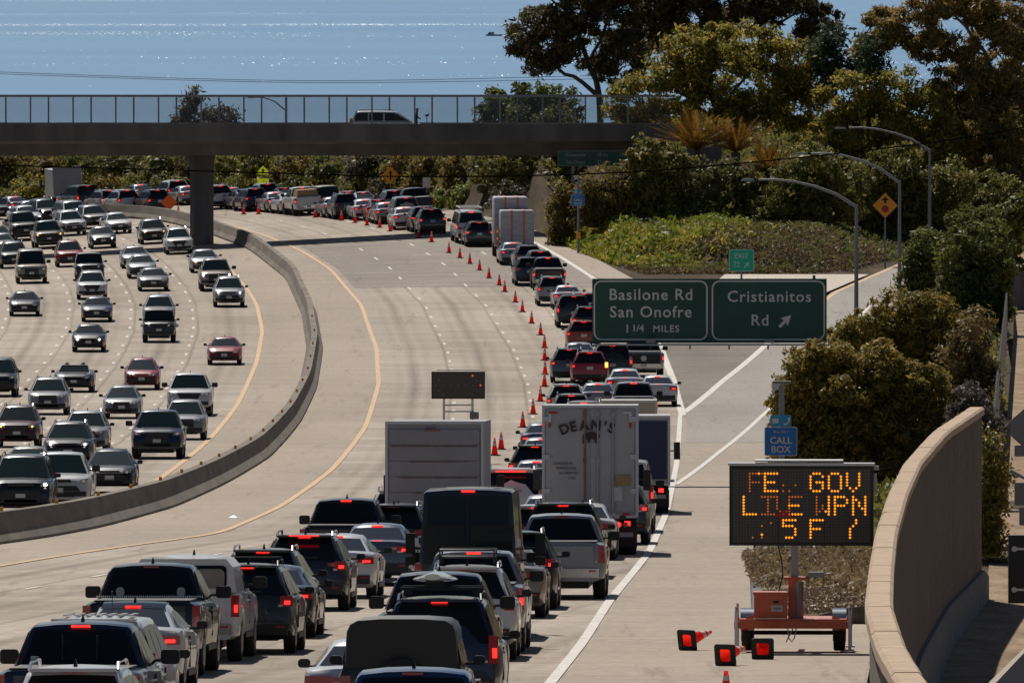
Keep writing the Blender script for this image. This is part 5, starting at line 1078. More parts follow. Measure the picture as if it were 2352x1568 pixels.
# ---- extras on single vehicles
def ex(root,name,mb,m,smooth=None): return mb.build(name,m,root,smooth)
o=V('black pickup with skull'); o['label']='black pickup with two pale window stickers and bead-edged bed cover'
ex(o,'bead_trim',(lambda q:[q.box((-.9+k*.036,-.92,1.36),(.022,.03,.03)) for k in range(51)] and q)(MB()),M['chrome'])
for s in(-1,1): ex(o,'window_sticker',MB().prism(rounded(s*.52-.07,s*.52+.07,1.36,1.52,.06),'y',-.735,.006),M['plate'])
o=V('white pickup with camper shell')
S=SPEC['pickup']
mb=MB(); mb.loft([[(x*w_,y,z) for x,z in((-1,1.29),(-.93,1.75),(-.8,1.9),(.8,1.9),(.93,1.75),(1,1.29))] for y,w_ in((-2.83,.96),(-.75,.96))]); ex(o,'camper_shell',mb,M['p_white'],30)
ex(o,'shell_window',MB().prism(rounded(-.78,.78,1.38,1.78,.08),'y',-2.845,.01),M['glass'])
ex(o,'shell_curtain',MB().prism(rounded(.2,.74,1.36,1.72,.1),'y',-2.852,.005),M['cloth'])
o=V('white pickup with red tail lamp and loaded'); ex(o,'cargo',MB().box((0,-1.8,1.55),(1.5,1.7,.45),.9),M['cardboard'])
o=V('white cargo van with ladder')
rk=ex(o,'ladder_rack',MB().tube([(-.7,-2.4,2.3),(-.7,1.0,2.3)],.03,5).tube([(.7,-2.4,2.3),(.7,1.0,2.3)],.03,5),M['steel'])
for y in(-2.3,-.8,.7): MB().tube([(-.72,y,2.1),(-.72,y,2.32),(.72,y,2.32),(.72,y,2.1)],.03,5).build('crossbar',M['steel'],rk)
o=V('silver white SUV with roof basket')
mb=MB(); z=1.84; mb.tube([(-.5,-1.4,z),(.5,-1.4,z),(.5,-.1,z),(-.5,-.1,z),(-.5,-1.4,z)],.022,6).tube([(-.5,-1.4,z+.12),(.5,-1.4,z+.12),(.5,-.1,z+.12),(-.5,-.1,z+.12),(-.5,-1.4,z+.12)],.022,6)
for k in range(6): mb.box((0,-1.3+k*.22,z),(1.0,.03,.02))
for x in(-.5,.5):
    for y in(-1.4,-.1): mb.box((x,y,z),(.03,.03,.26))
ex(o,'roof_basket',mb,M['trim'])
o=V('dark blue SUV carrying'); sx,sy,sz=o.location
mb=MB(); rings=[]
for k in range(13):
    t_=k/12; y=-1.35+2.3*t_; w_=.36*math.sin(math.pi*(.06+.88*t_))**.6; rings.append([(w_*math.cos(a),y,.055*math.sin(a)*(1 if math.sin(a)>0 else .8)+ .05*(2*t_-1)**2) for a in [2*math.pi*q/14 for q in range(14)]])
mb.loft(rings); sb=mb.build('surfboard',M['boardw'],None,60); tag(sb,'pale surfboard strapped on the roof of the dark blue SUV','surfboard')
bpy.context.view_layer.update()
mw=V('dark blue SUV carrying').matrix_world; sb.matrix_world=mw@__import__('mathutils').Matrix.Translation((-.1,-1.1,2.16))
MB().prism([(-.04,-1.1),(.04,-1.1),(.04,.9),(-.04,.9)],'z',.058,.004).build('stringer',M['trim'],sb)
for k in(-1,1): ex(V('dark blue SUV carrying'),'crossbar',MB().box((-.0,-1.1+k*.6,2.02),(1.3,.07,.05)).box((-.55,-1.1+k*.6,1.96),(.08,.07,.12)).box((.55,-1.1+k*.6,1.96),(.08,.07,.12)).box((-.1,-1.1+k*.6,2.08),(.3,.07,.1)),M['trim'])
o=V('dark blue SUV carrying'); ex(o,'bumper_sticker',MB().box((.25,-2.565,.62),(.42,.01,.1)),M['sfluo'])
o=V('black crossover with roof crossbars')
for y in(-1.2,-.3): ex(o,'crossbar',MB().box((0,y,1.79),(1.15,.07,.035)),M['trim'])
o=V('black soft-top jeep')
ex(o,'soft_top',MB().loft([[(x*w_,y,z) for x,z in((-.81,1.22),(-.80,1.55),(-.785,1.74),(-.74,1.84),(-.64,1.90),(-.3,1.925),(.3,1.925),(.64,1.90),(.74,1.84),(.785,1.74),(.80,1.55),(.81,1.22))] for y,w_ in((-2.12,.985),(-2.06,1.0),(-1.0,1.0),(.42,.99))]),M['cloth'] if False else M['trim'],35)
ex(o,'rear_window_vinyl',MB().prism(rounded(-.5,.5,1.38,1.68,.05),'y',-2.118,.008),M['glass'])
o=V('silver pickup with dark tailgate'); ex(o,'tailgate_panel',MB().box((0,-2.895,.98),(1.62,.02,.5)),M['trim'])
ex(o,'tailgate_decal',MB().prism(rounded(-.14,.14,.86,1.12,.1),'y',-2.91,.004),M['plate'])
o=V('red SUV with orange turn'); ex(o,'turn_lamp',MB().box((.80,-2.345,1.04),(.15,.04,.26)),M['amber'])
o=V('white SUV with long red brake strip and'); ex(o,'brake_strip',MB().box((0,-2.5,1.80),(.85,.04,.024)),M['brake'])
o=V('white SUV with long red brake strip below'); ex(o,'brake_strip',MB().box((0,-2.0,1.66),(.75,.05,.026)),M['brake'])
o=V('black SUV with thin red brake strip'); ex(o,'brake_strip',MB().box((0,-2.0,1.655),(.62,.05,.024)),M['brake'])
o=V('white sedan with dark glass roof'); ex(o,'glass_roof',screen_mesh(SPEC['sedan'],-1.0,.2,.06,.016),M['glass'],30)
o=V('white ribbed roof')
for k in range(-3,4): ex(o,'roof_rib',MB().box((k*.16,-.75,1.764),(.07,1.5,.02)),M['p_white'])
ex(o,'whip_antenna',MB().cyl((.1,.2,1.75),(.1,.1,2.1),.008,n=5),M['trim'])
o=V('dark blue pickup with sliding')
for s in(-1,1): ex(o,'window_divider',MB().box((s*.24,-.70,1.57),(.02,.05,.36)),M['trim'])
ex(o,'paper_sticker',MB().box((-.62,-.78,1.38),(.11,.03,.14)),M['plate'])
o=V('tall black high-roof van')
for s in(-1,1): ex(o,'hinge',MB().box((s*.99,-2.95,1.95),(.07,.05,.16)),M['alu']); ex(o,'tow_mirror',MB().box((s*1.28,1.6,1.85),(.2,.12,.42)).box((s*1.1,1.6,1.75),(.3,.05,.05)).box((s*1.28,1.6,1.5),(.2,.12,.18)),M['trim'])
ex(o,'rear_door_window',MB().prism(rounded(-.86,-.06,1.5,2.3,.08),'y',-2.955,.02).prism(rounded(.06,.86,1.5,2.3,.08),'y',-2.955,.02),M['glass'])
# ================================================================ TRUCKS
def truck(key,name,label,L,W,H,body_m,floor=1.05,cabm='p_white'):
    X,Y,t=BIG[key]; loc,rot=ground_pose(X,Y,t,0,L); root=tag(empty(name,loc,rot),label,'truck','trucks in the southbound queue')
    bl=L-2.0; yb=-L/2
    bx_=MB().box((0,yb+bl/2,(floor+H)/2),(W,bl,H-floor)).build('box',body_m,root)
    mb=MB(); fw=.07
    frame_poly(mb,-W/2-.01,W/2+.01,floor-.05,H+.01,.02,fw,yb-.03,.04); mb.build('rear_frame',M['alu'],root)
    MB().box((0,yb+bl/2+.8,floor-.22),(W*.5,L*.85,.3)).build('chassis',M['trim'],root)
    ca=MB(); ca.loft([[(x*w_,y,z) for x,z in((-1,.6),(-1,1.5),(-.9,2.3),(-.75,2.42),(.75,2.42),(.9,2.3),(1,1.5),(1,.6))] for y,w_ in((L/2-1.95,W*.46),(L/2-.9,W*.46))]); ca.build('cab',M[cabm],root,35)
    MB().box((0,L/2-.45,1.0),(W*.86,.9,.85),.9).build('hood',M[cabm],root)
    MB().box((0,L/2-.93,1.85),(W*.72,.04,.6)).build('windshield',M['glass'],root)
    for s in(-1,1):
        MB().box((s*(W/2+.22),L/2-1.1,1.9),(.2,.12,.55)).box((s*(W/2+.05),L/2-1.1,1.9),(.3,.04,.04)).build('mirror',M['trim'],root)
        MB().box((s*(W/2-.3),yb+.9,.48),(.55,.02,.55)).build('mud_flap',M['trim'],root)
        MB().box((s*(W/2-.28),yb-.04,floor-.2),(.16,.05,.12)).build('tail_lamp',M['brake'],root)
        for y in(yb+1.6,L/2-.9):
            wt,wr_=wheel_meshes(.48,.5 if y<0 else .28); o=link('wheel',wt,root); o.location=(s*(W/2-.3),y,.48)
    MB().box((0,yb+.05,.55),(W*.9,.1,.12)).build('under_ride_bar',M['steel'],root)
    return root,yb
# lettered trailer
r_,yb=truck('lettered','lettered_truck',"white truck with DEAN'S lettered in an arc on its rear doors",8.2,2.52,3.95,M['boxwhite'])
y=yb-.035
for s in(-1,1):
    MB().prism([(min(s*.02,s*1.16),1.14),(max(s*.02,s*1.16),1.14),(max(s*.02,s*1.16),3.86),(min(s*.02,s*1.16),3.86)],'y',y+.012,.02).build('rear_door',M['boxwhite'],r_)
for x in(-.12,.22,.62):
    q=MB().cyl((x-.02,y-.02,1.15),(x-.02,y-.02,3.86),.028,n=8)
    for z in(1.3,2.5,3.72): q.box((x-.02,y-.02,z),(.10,.05,.12))
    q.build('lock_rod',M['rust'] if x<.2 else M['steel'],r_)
for s in(-1,1):
    for z in(1.7,2.6,3.6): MB().box((s*1.14,y-.012,z),(.16,.03,.12)).build('hinge',M['alu'],r_)
    MB().box((s*.98,y-.012,3.76),(.22,.012,.06)).build('reflective_strip',M['sred'] if s<0 else M['swhite'],r_); MB().box((s*1.06,y-.012,3.62),(.06,.012,.22)).build('reflective_strip',M['swhite'],r_); MB().box((s*1.06,y-.012,3.44),(.06,.012,.14)).build('reflective_strip',M['sred'],r_)
for i,ch in enumerate("DEAN'S"):
    a=(-.5+[0,.19,.40,.62,.79,.93][i])*1.35; cx=-.02+1.35*math.sin(a)*.78; text_mesh(ch,.36,M['ink'],'lettering',r_,(cx,y-.034,3.42-.45*(1-math.cos(a))),(R(90),R(0)+a*.55*1,0),bold=.012,ext=.003)
bear=[(-.2,.02),(-.2,.12),(-.16,.2),(-.05,.22),(.05,.25),(.14,.21),(.2,.2),(.26,.15),(.27,.1),(.2,.09),(.17,.03),(.19,-.05),(.13,-.06),(.1,.04),(.0,.05),(.0,-.05),(-.06,-.05),(-.08,.05),(-.13,.03),(-.14,-.06),(-.2,-.06)]
MB().prism([(.0+p,3.02+q) for p,q in bear],'y',y-.036,.004).build('bear_emblem',M['ink'],r_)
for i,tx in enumerate(('DAMAGED IN','TEMPERATURE','IN OPERATIO','CALL')): text_mesh(tx,.095,M['ink'],'handwriting',r_,(-.72+i*.08,y-.034+.008,2.42-i*.125),ext=.002,sx=.9)
text_mesh('350',.17,M['ink'],'lettering',r_,(-.42,y-.03,1.28),ext=.002)
MB().box((.86,y-.02,1.98),(.4,.02,.28)).build('placard',M['cardboard'],r_); MB().box((.72,y-.018,1.62),(.26,.01,.36)).build('placard',M['plate'],r_)
MB().box((0,y-.012,1.09),(2.3,.02,.07)).build('bumper_strip',M['steel'],r_)
for k in range(6): MB().box((-.95+k*.38,y-.026,1.09),(.19,.01,.06)).build('reflective_strip',M['sred'] if k%2 else M['swhite'],r_)
for s in(-1,1):
    for k in(0,1): MB().cyl((s*(.75+.18*k),yb-.06,.82),(s*(.75+.18*k),yb-.1,.82),.07,n=12).build('round_lamp',M['brake'] if k==0 else M['tail'],r_)
# navy box truck
r_,yb=truck('blue','box_truck','box truck with navy rear panel in a pale frame by the edge line',8.,2.4,3.08,M['boxwhite'],.95)
MB().prism([(-1.1,1.1),(1.1,1.1),(1.1,2.92),(-1.1,2.92)],'y',yb-.045,.03).build('rear_panel',M['boxblue'],r_)
# grey roll-up door truck
r_,yb=truck('grey','box_truck','grey box truck with rust-streaked roll-up door',8.,2.5,3.62,M['boxgrey'],1.0)
for k in range(6): MB().box((0,yb-.02,1.22+k*.40),(2.3,.03,.385)).build('door_slat',M['boxgrey'],r_)
for z,w_,xo in((3.39,.4,-.05),(2.99,2.2,0),(2.6,1.5,.1),(2.19,2.0,.1),(1.8,1.0,0)):
    MB().box((xo,yb-.04,z),(w_,.01,.035)).build('rust_streak',M['rust'],r_)
text_mesh('10NITS',.10,M['ink'],'lettering',r_,(-.1,yb-.045,3.45),ext=.002)
# beige box truck
r_,yb=truck('beige','box_truck','low beige box truck just ahead of the lettered truck',6.5,2.0,2.9,M['greyside'],.9)
# far white truck
r_,yb=truck('farbox','box_truck','white box truck standing tall in the farthest queue at left',6.5,2.15,3.0,M['boxwhite'],1.0); MB().box((0,yb-.02,2.15),(2.1,.03,2.0)).build('roll_door',M['boxgrey'],r_)
# flatbed with wrapped bales
X,Y,t=BIG['flatbed']; loc,rot=ground_pose(X,Y,t,0,8.5); r_=tag(empty('flatbed_truck',loc,rot),'flatbed truck with wooden bed on the bend under a wrapped load','truck','trucks in the southbound queue')
MB().box((0,-1.2,1.0),(2.3,6.0,.14)).build('bed',M['rust'],r_)
for k in range(5): MB().box((-1.2,-3.9+k*1.25,1.55),(.08,.12,1.1)).build('stake',M['cardboard'],r_)
for k in range(2): MB().box((-1.21,-1.4,1.4+k*.45),(.04,5.2,.16)).build('stake_rail',M['strap'],r_); MB().box((0,.2,.75),(1.0,7.6,.3)).build('chassis',M['trim'],r_)
ca=MB(); ca.loft([[(x*1.05,y,z) for x,z in((-1,.6),(-1,1.5),(-.9,2.3),(.9,2.3),(1,1.5),(1,.6))] for y in(2.2,3.3)]); ca.build('cab',M['p_white'],r_,35); MB().box((0,3.8,1.0),(1.9,.95,.8),.9).build('hood',M['p_white'],r_)
for s in(-1,1):
    MB().box((s*.85,-4.22,.85),(.3,.06,.16)).build('tail_lamp',M['brake'],r_)
    for y in(-3,3.3):
        o=link('wheel',wheel_meshes(.48,.5)[0],r_); o.location=(s*.88,y,.48)
    MB().box((s*1.3,2.9,1.9),(.18,.12,.45)).build('mirror',M['trim'],r_)
bpy.context.view_layer.update(); mwf=r_.matrix_world.copy(); MT=__import__('mathutils').Matrix.Translation
def bale(loc,dim,label):
    b=tag(empty('wrapped_bale'),label,'cargo','wrapped cargo on the flatbed'); b.matrix_world=mwf@MT(loc)
    mb=MB(); a,bb,c=dim; rings=[]
    for y in np.linspace(-bb/2,bb/2,9):
        k=1-.04*abs(2*y/bb)**4; rings.append([(x*k,y,z) for x,z in rounded(-a/2,a/2,0,c,.12,3)])
    mb.loft(rings); mb.build('wrapping',M['wrap'],b,50)
    for x in(-.35,.4): 
        q=MB(); q.box((x*a/2.1,-bb/2-.012,c/2),(.11,.02,c)); q.box((x*a/2.1,0,c+.012),(.11,bb,.02)); q.build('strap',M['strap'],b)
bale((0,-2.9,1.08),(2.2,2.0,2.15),'lower rear wrapped grey bale on the flatbed truck')
bale((-.25,-.6,1.08),(2.25,2.2,2.9),'tall front wrapped bale standing above the rear one on the flatbed')
# vehicles outside the queue
S=SPEC['minivan']; zd=BZ['br_top']-.9
def stray(ty,colr,loc,rz,label):
    S,parts,(wt,wr_),wd=proto(ty); root=tag(empty(NAME[ty],loc,(0,0,rz)),label,[k for k,v in SKEL.items() if ty in v][0])
    for name,me,role,_ in parts:
        if role in('grille0','grille2'): continue
        o=link(name,me,root)
        if role in('paint','roof'): o.material_slots[0].link='OBJECT'; o.material_slots[0].material=M['p_'+colr]
        if role=='brake': o.material_slots[0].link='OBJECT'; o.material_slots[0].material=M['tail']
    for wy_ in S['wh']:
        for s in(-1,1): o=link('wheel',wt,root); o.location=(s*(S['W']/2-wd/2-.03),wy_,S['r'])
stray('minivan','white',(-8.3,904,zd),R(-90),'white minivan crossing the overpass to the right')
for k,(ty,c,lb,rz) in {'park1':('sedan','bluegrey','blue car half hidden in greenery above the bend, glinting',R(70)),'park2':('sedan','white','white car with red lamp hidden in the brush under the overpass end',R(60)),'park3':('sedan','silver','silver car hidden in the brush behind the loaded flatbed',R(60))}.items():
    x,y,z=PT[k]; stray(ty,c,(x,y,float(Tz(x,y)) if k!='x' else z),rz,lb)
# ================================================================ SIGNS AND STREET FURNITURE
# overhead guide sign on a cantilever
xl,yS,zt=PT['sign_l']; xr,_,zb=PT['sign_r']; xm=(xl+xr)/2; zg=float(Tz(xr-.4,yS+.9))
sg=tag(empty('overhead_sign',(xr-.5,yS+.9,zg)),'wide green overhead sign reading Basilone Rd San Onofre and Cristianitos Rd','road sign')
ox,oy,oz=sg.location
def L3(x,y,z): return (x-ox,y-oy,z-oz)
w_=xr-xl; h_=zt-zb
mb=MB(); mb.box(L3(xm,yS,(zt+zb)/2),(w_,.06,h_)); mb.build('sign_panel',M['sgreen'],sg)
xd=xl+w_*.501
for a,b in((xl+.05,xd-.07),(xd+.07,xr-.06)):
    mb=MB(); frame_poly(mb,a-ox,b-ox,zb+.09-oz,zt-.06-oz,.28,.055,yS-.045-oy,.008); mb.build('sign_border',M['swhite'],sg)
def st(t,size,fx,fz,**k): return text_mesh(t,size,M['swhite'],'sign_lettering',sg,L3(xl+w_*fx,yS-.042,zb+h_*fz),bold=.006,ext=.004,**k)
st('Basilone Rd',.56,.250,.745,space=1.12); st('San Onofre',.56,.250,.475,space=1.12); st('1',.42,.150,.215); st('1/4',.34,.195,.225); st('MILES',.34,.315,.215,space=1.15)
st('Cristianitos',.56,.755,.715,space=1.12); st('Rd',.56,.715,.345,space=1.12)
ar=[(-.19,-.24),(-.07,-.10),(-.16,-.0)][:0]+[(-.22,-.14),(-.14,-.22),(.06,-.02),(.06,-.14),(.2,.0),(.2,.24),(-.04,.24),(-.16,.10),(-.03,.07)]
ar=[(-.24,-.16),(-.16,-.24),(.04,-.04),(.10,-.16),(.22,.22),(-.16,.12),(-.04,.04)]
mb=MB(); mb.prism([(xl+w_*.822+p-ox,zb+h_*.335+q-oz) for p,q in ar],'y',yS-.045-oy,.008); mb.build('sign_arrow',M['swhite'],sg)
mb=MB(); mb.box(L3(xm,yS-.25,zb-.06),(w_,.5,.05)); mb.build('catwalk',M['steel'],sg)
for i in range(6): mb=MB(); mb.box(L3(xl+.7+i*(w_-1.4)/5,yS-.2,zb-.14),(.05,.3,.16)); mb.build('bracket',M['trim'],sg)
for fx in(.25,.755): mb=MB(); mb.box(L3(xl+w_*fx,yS-.35,zb+.08),(.34,.2,.16)); mb.build('sign_light',M['polegrey'],sg)
for z in(zb+.5,zt-.5): mb=MB(); mb.cyl(L3(xl+.6,yS+.55,z),L3(xr-.2,yS+.9,z),.11,n=10); mb.build('mast_arm',M['steel'],sg)
mb=MB(); mb.cyl((0,0,0),(0,0,zt-.1-zg),.17,.15,n=14); mb.build('post',M['steel'],sg)
for i in range(6): mb=MB(); mb.box(L3(xl+.7+i*(w_-1.4)/5,yS+.12,(zt+zb)/2),(.08,.18,h_*.96)); mb.build('stiffener',M['alu'],sg)
mb=MB(); mb.cyl(L3(xr-.45,yS,zt),L3(xr-.45,yS,zt+.12),.05,n=8); mb.build('cap_knob',M['trim'],sg)
def post_sign(name,label,loc_panel,ground,panel,post_w=.09,cat='road sign',posts=(0,)):
    x,y,z=loc_panel; gz=ground; root=tag(empty(name,(x,y,gz)),label,cat)
    for px in posts: MB().box((px,.06,(z-gz)/2),(post_w,post_w,z-gz)).build('post',M['polegrey'],root)
    panel(root,z-gz); return root
def rectp(root,name,x,zc,w,h,m,r=.06,y=-.02,d=.03): return MB().prism(rounded(x-w/2,x+w/2,zc-h/2,zc+h/2,r,4),'y',y,d).build(name,m,root)
def diap(root,name,zc,s,m,y=-.02,d=.03): return MB().prism([(0,zc-s),(s,zc),(0,zc+s),(-s,zc)],'y',y,d).build(name,m,root)
gT=lambda p:float(Tz(p[0],p[1]))
def exitp(r,z):
    rectp(r,'sign_panel',0,z,1.42,1.28,M['swhite']); rectp(r,'sign_face',0,z,1.34,1.2,M['sgreen2'],y=-.032,d=.012)
    text_mesh('EXIT',.42,M['swhite'],'sign_lettering',r,(0,-.045,z+.25),bold=.004,sx=.95); text_mesh('72',.42,M['swhite'],'sign_lettering',r,(-.28,-.045,z-.25),bold=.004)
    MB().prism([(.3+p*.75,z-.26+q*.75) for p,q in ar],'y',-.05,.01).build('sign_arrow',M['swhite'],r)
post_sign('exit_sign','bright green EXIT 72 sign above the overhead sign',PT['exit'],gT(PT['exit']),exitp,.12)
def stopa(r,z):
    diap(r,'sign_panel',z,.86,M['sblack']); diap(r,'sign_face',z,.80,M['syellow'],-.03,.012)
    MB().prism([(.24*math.cos(R(22.5+45*k)),z-.22+.24*math.sin(R(22.5+45*k))) for k in range(8)],'y',-.044,.012).build('octagon_symbol',M['sred'],r)
    frame_poly(MB(),0,1,0,1,.1,.05,0,.01)
    MB().prism([(-.07,z+.14),(.07,z+.14),(.07,z+.32),(.24,z+.32),(0,z+.56),(-.24,z+.32),(-.07,z+.32)],'y',-.044,.012).build('arrow_symbol',M['sblack'],r)
post_sign('stop_ahead_sign','orange-yellow diamond stop ahead sign beside the ramp',PT['stopahead'],gT(PT['stopahead']),stopa,.1)
def orng(r,z): diap(r,'sign_panel',z,.62,M['sblack']); diap(r,'sign_face',z,.59,M['sorange'],-.03,.012)
post_sign('roadwork_sign','orange diamond roadwork sign in the far bend beside the column',PT['orange'],float(G(PT['orange'][0],PT['orange'][1])),orng,.08)
def fl(r,z):
    MB().prism([(-.38,z-.15),(.38,z-.15),(.38,z+.1),(0,z+.48),(-.38,z+.1)],'y',-.02,.03).build('sign_panel',M['sfluo'],r); rectp(r,'sign_plaque',0,z-.78,.84,.66,M['sfluo'])
    text_mesh('15',.2,M['sblack'],'sign_lettering',r,(0,-.03,z-.66)); text_mesh('MPH',.14,M['sblack'],'sign_lettering',r,(0,-.03,z-.88))
    MB().prism([(-.06,z-.1),(.06,z-.1),(.06,z+.1),(.14,z+.1),(0,z+.28),(-.14,z+.1),(-.06,z+.1)],'y',-.03,.008).build('arrow_symbol',M['sblack'],r)
post_sign('warning_sign','fluorescent yellow-green warning sign with plaque under the overpass',PT['yel1'],gT(PT['yel1']),fl,.08)
def dm(r,z):
    diap(r,'sign_panel',z,.64,M['syellow']); MB().prism([(-.05,z-.35),(.05,z-.35),(.05,z+.12),(.16,z+.12),(0,z+.38),(-.16,z+.12),(-.05,z+.12)],'y',-.03,.008).build('arrow_symbol',M['sblack'],r)
post_sign('warning_sign','amber diamond sign with black arrow under the overpass',PT['diam'],gT(PT['diam']),dm,.08)
post_sign('blank_sign','small pale sign back under the overpass right of the amber diamond',PT['whitesign'],gT(PT['whitesign']),lambda r,z:rectp(r,'sign_panel',0,z,.55,.75,M['swhite']),.07)
post_sign('blank_sign','grey sign back behind the far queue left of the column',PT['greysign'],gT(PT['greysign']),lambda r,z:rectp(r,'sign_panel',0,z,.95,.5,M['boxgrey']),.07)
ml,mr=PT['mile_l'],PT['mile_r']
def mile(r,z):
    w=mr[0]-ml[0]; h=ml[2]-mr[2]; rectp(r,'sign_panel',0,z,w,h,M['sgreen'],.05)
    frame_poly(mb:=MB(),-w/2+.02,w/2-.02,z-h/2+.02,z+h/2-.02,.05,.025,-.03,.008); mb.build('sign_border',M['boxgrey'],r)
    for tx,x,dz in(('Oceanside',-1.42,.24),('18 mi',.35,.24),('San Diego',-1.42,-.24),('57 mi',.35,-.24),('29 km',1.85,.24),('92 km',1.85,-.24)): text_mesh(tx,.34,M['boxgrey'],'sign_lettering',r,(x,-.035,z+dz),bold=.003,sx=.92)
pm=((ml[0]+mr[0])/2,ml[1],(ml[2]+mr[2])/2)
post_sign('mileage_sign','dark green sign reading Oceanside 18 mi and San Diego 57 mi',pm,gT(pm),mile,.14,posts=(-1.6,1.6))
# call boxes
def callbox(key,label,H,base,sc,txt):
    x,y=base[:2]; gz=gT(base); r=tag(empty('call_box',(x,y,gz)),label,'call box','roadside call boxes')
    MB().cyl((0,0,0),(0,0,H),.08,.075,n=10).build('post',M['polegrey'],r)
    MB().box((0,.0,H+.02),(.48,.5,.04),1).build('solar_panel',M['sblue'] if False else M['trim'],r); MB().prism([(-.24,H-.3),(.0,H-.02),(.24,H-.02),(.24,H),(-.24,H)],'y',-.1,.2).build('panel_bracket',M['alu'],r)
    zc=txt; rectp(r,'sign_panel',-.02,zc,.84,.74,M['swhite'],.05,-.12); rectp(r,'sign_face',-.02,zc,.81,.71,M['sblue'],.05,-.13,.012)
    text_mesh('CALL',.24,M['swhite'],'sign_lettering',r,(-.02,-.14,zc+.02),bold=.004); text_mesh('BOX',.24,M['swhite'],'sign_lettering',r,(-.02,-.14,zc-.21),bold=.004); text_mesh('Blue Alert',.09,M['swhite'],'sign_lettering',r,(-.02,-.14,zc+.25))
    rectp(r,'phone_plate',-.02,zc+.53,.54,.28,M['scyan'],.03,-.12)
    MB().tube([(.06,-.13,zc+.46),(.12,-.13,zc+.45),(.17,-.13,zc+.49),(.20,-.13,zc+.55),(.18,-.13,zc+.61)],[.045,.02,.02,.02,.045],6).build('phone_symbol',M['swhite'],r)
    MB().box((-.16,-.125,zc+.53),(.16,.01,.12)).build('plate_print',M['swhite'],r)
    MB().box((0,-.14,1.3),(.3,.2,.4),.9).build('phone_cabinet',M['syellow'],r)
    return r
callbox('c1','blue CALL BOX sign on a grey post behind the message board',4.75,PT['call1'],1,3.25)
x,y,_=PT['call2']; callbox('c2','distant blue CALL BOX sign on a post at the green slope',PT['call2top'][2]-gT(PT['call2']),PT['call2'],1,PT['call2'][2]-gT(PT['call2']))
# arched street lamps
for k,(a,b,lb) in enumerate((('lamp1','lamp1a','nearest of the three arched street lamps along the ramp'),('lamp2','lamp2a','middle of the three arched street lamps along the ramp'),('lamp3','lamp3a','farthest of the three arched street lamps along the ramp'))):
    x,y,z=PT[a]; x2,_,z2=PT[b]; gz=float(Tz(x,y))-.2; r=tag(empty('street_lamp',(x,y,gz)),lb,'street lamp','arched lamps on the ramp'); h=z-gz; dx,dz=x2-x,z2-z
    MB().cyl((0,0,0),(0,0,h),.13,.085,n=10).build('pole',M['polegrey'],r)
    pts=[(0,0,h-.12),(dx*.18,0,h+dz*.42),(dx*.36,0,h+dz*.72),(dx*.55,0,h+dz*.92),(dx*.72,0,h+dz),(dx*.86,0,h+dz*.99)]
    MB().tube(pts,[.085,.08,.07,.06,.055,.05],8).build('arm',M['polegrey'],r); MB().box((dx*.95,0,h+dz*.98),(.75,.26,.11),.7).build('lamp_head',M['alu'],r)
x,y,z=PT['lp']; r=tag(empty('street_lamp',(x,y,28)),'thin grey lamp post in front of the dark eucalyptus at the top','street lamp')
MB().cyl((0,0,0),(0,0,z-28),.1,.08,n=8).build('pole',M['polegrey'],r); MB().box((.2,0,z-28),(.7,.2,.1)).build('lamp_head',M['polegrey'],r)
# cables
def cable(pts,rad,lb):
    P_=np.array(pts); q=[]
    for i in range(len(P_)-1):
        p0=P_[max(i-1,0)];p1=P_[i];p2=P_[i+1];p3=P_[min(i+2,len(P_)-1)]
        for t_ in np.linspace(0,1,10,endpoint=False): q.append(.5*((2*p1)+(-p0+p2)*t_+(2*p0-5*p1+4*p2-p3)*t_**2+(-p0+3*p1-3*p2+p3)*t_**3))
    q.append(P_[-1]); tag(MB().tube(q,rad,5).build('utility_cable',M['wire']),lb,'cable')
cable([PT[k] for k in('w1a','w1b','w1c','w1d','w1e','w1f')],.035,'thick black cable sagging across below the overpass')
cable([PT[k] for k in('w2a','w2b','w2c')],.022,'upper of two thin wires crossing in front of the sea'); cable([PT[k] for k in('w3a','w3b','w3c')],.022,'lower of two thin wires crossing in front of the sea')
# ---------------------------------------------------------------- cones
def base_ring():
    a=rounded(-.19,.19,-.19,.19,.05,4); n=len(a); b=[(.13*math.cos(math.atan2(q,p)),.13*math.sin(math.atan2(q,p))) for p,q in a]
    vs=[(p,q,z) for z in(0,.04) for ring in(a,b) for p,q in ring]; fs=[]
    for i in range(n):
        j=(i+1)%n; fs+=[(i,n+i,n+j,j),(2*n+i,2*n+j,3*n+j,3*n+i),(i,j,2*n+j,2*n+i),(n+i,3*n+i,3*n+j,n+j)]
    return MB().add(vs,fs)
def cone_parts():
    n=18; H=.68
    rr=lambda z:.135*(1-z/H)+.03*(z/H)
    def fr_(z0,z1,name,m,e=0): return MB().loft([[((rr(z)+e)*math.cos(2*math.pi*k/n),(rr(z)+e)*math.sin(2*math.pi*k/n),z+.035) for k in range(n)] for z in(z0,z1)],cap=False).mesh(name,m,60)
    return [('cone_body',fr_(0,H,'cone_body',M['cone'])),('reflective_band',fr_(.36,.47,'reflective_band',M['conew'],.003)),('reflective_band',fr_(.53,.61,'reflective_band',M['conew'],.003)),('base',base_ring().mesh('base',M['coneb']))]
CPN=cone_parts()
def cone(loc,rot,lb,grp):
    r=tag(empty('traffic_cone',loc,rot),lb,'traffic cone',grp)
    for n_,me in CPN: link(n_,me,r)
    return r
ordn=lambda i:'%d%s'%(i,'th' if 10<=i%100<=20 else {1:'st',2:'nd',3:'rd'}.get(i%10,'th'))
for i,(x,y) in enumerate(CONES): cone((x,y,float(G(x,y))+.004),(0,0,i*.7),'orange traffic cone, %s in line counted from grey box truck'%ordn(i+1),'cones closing the lanes')
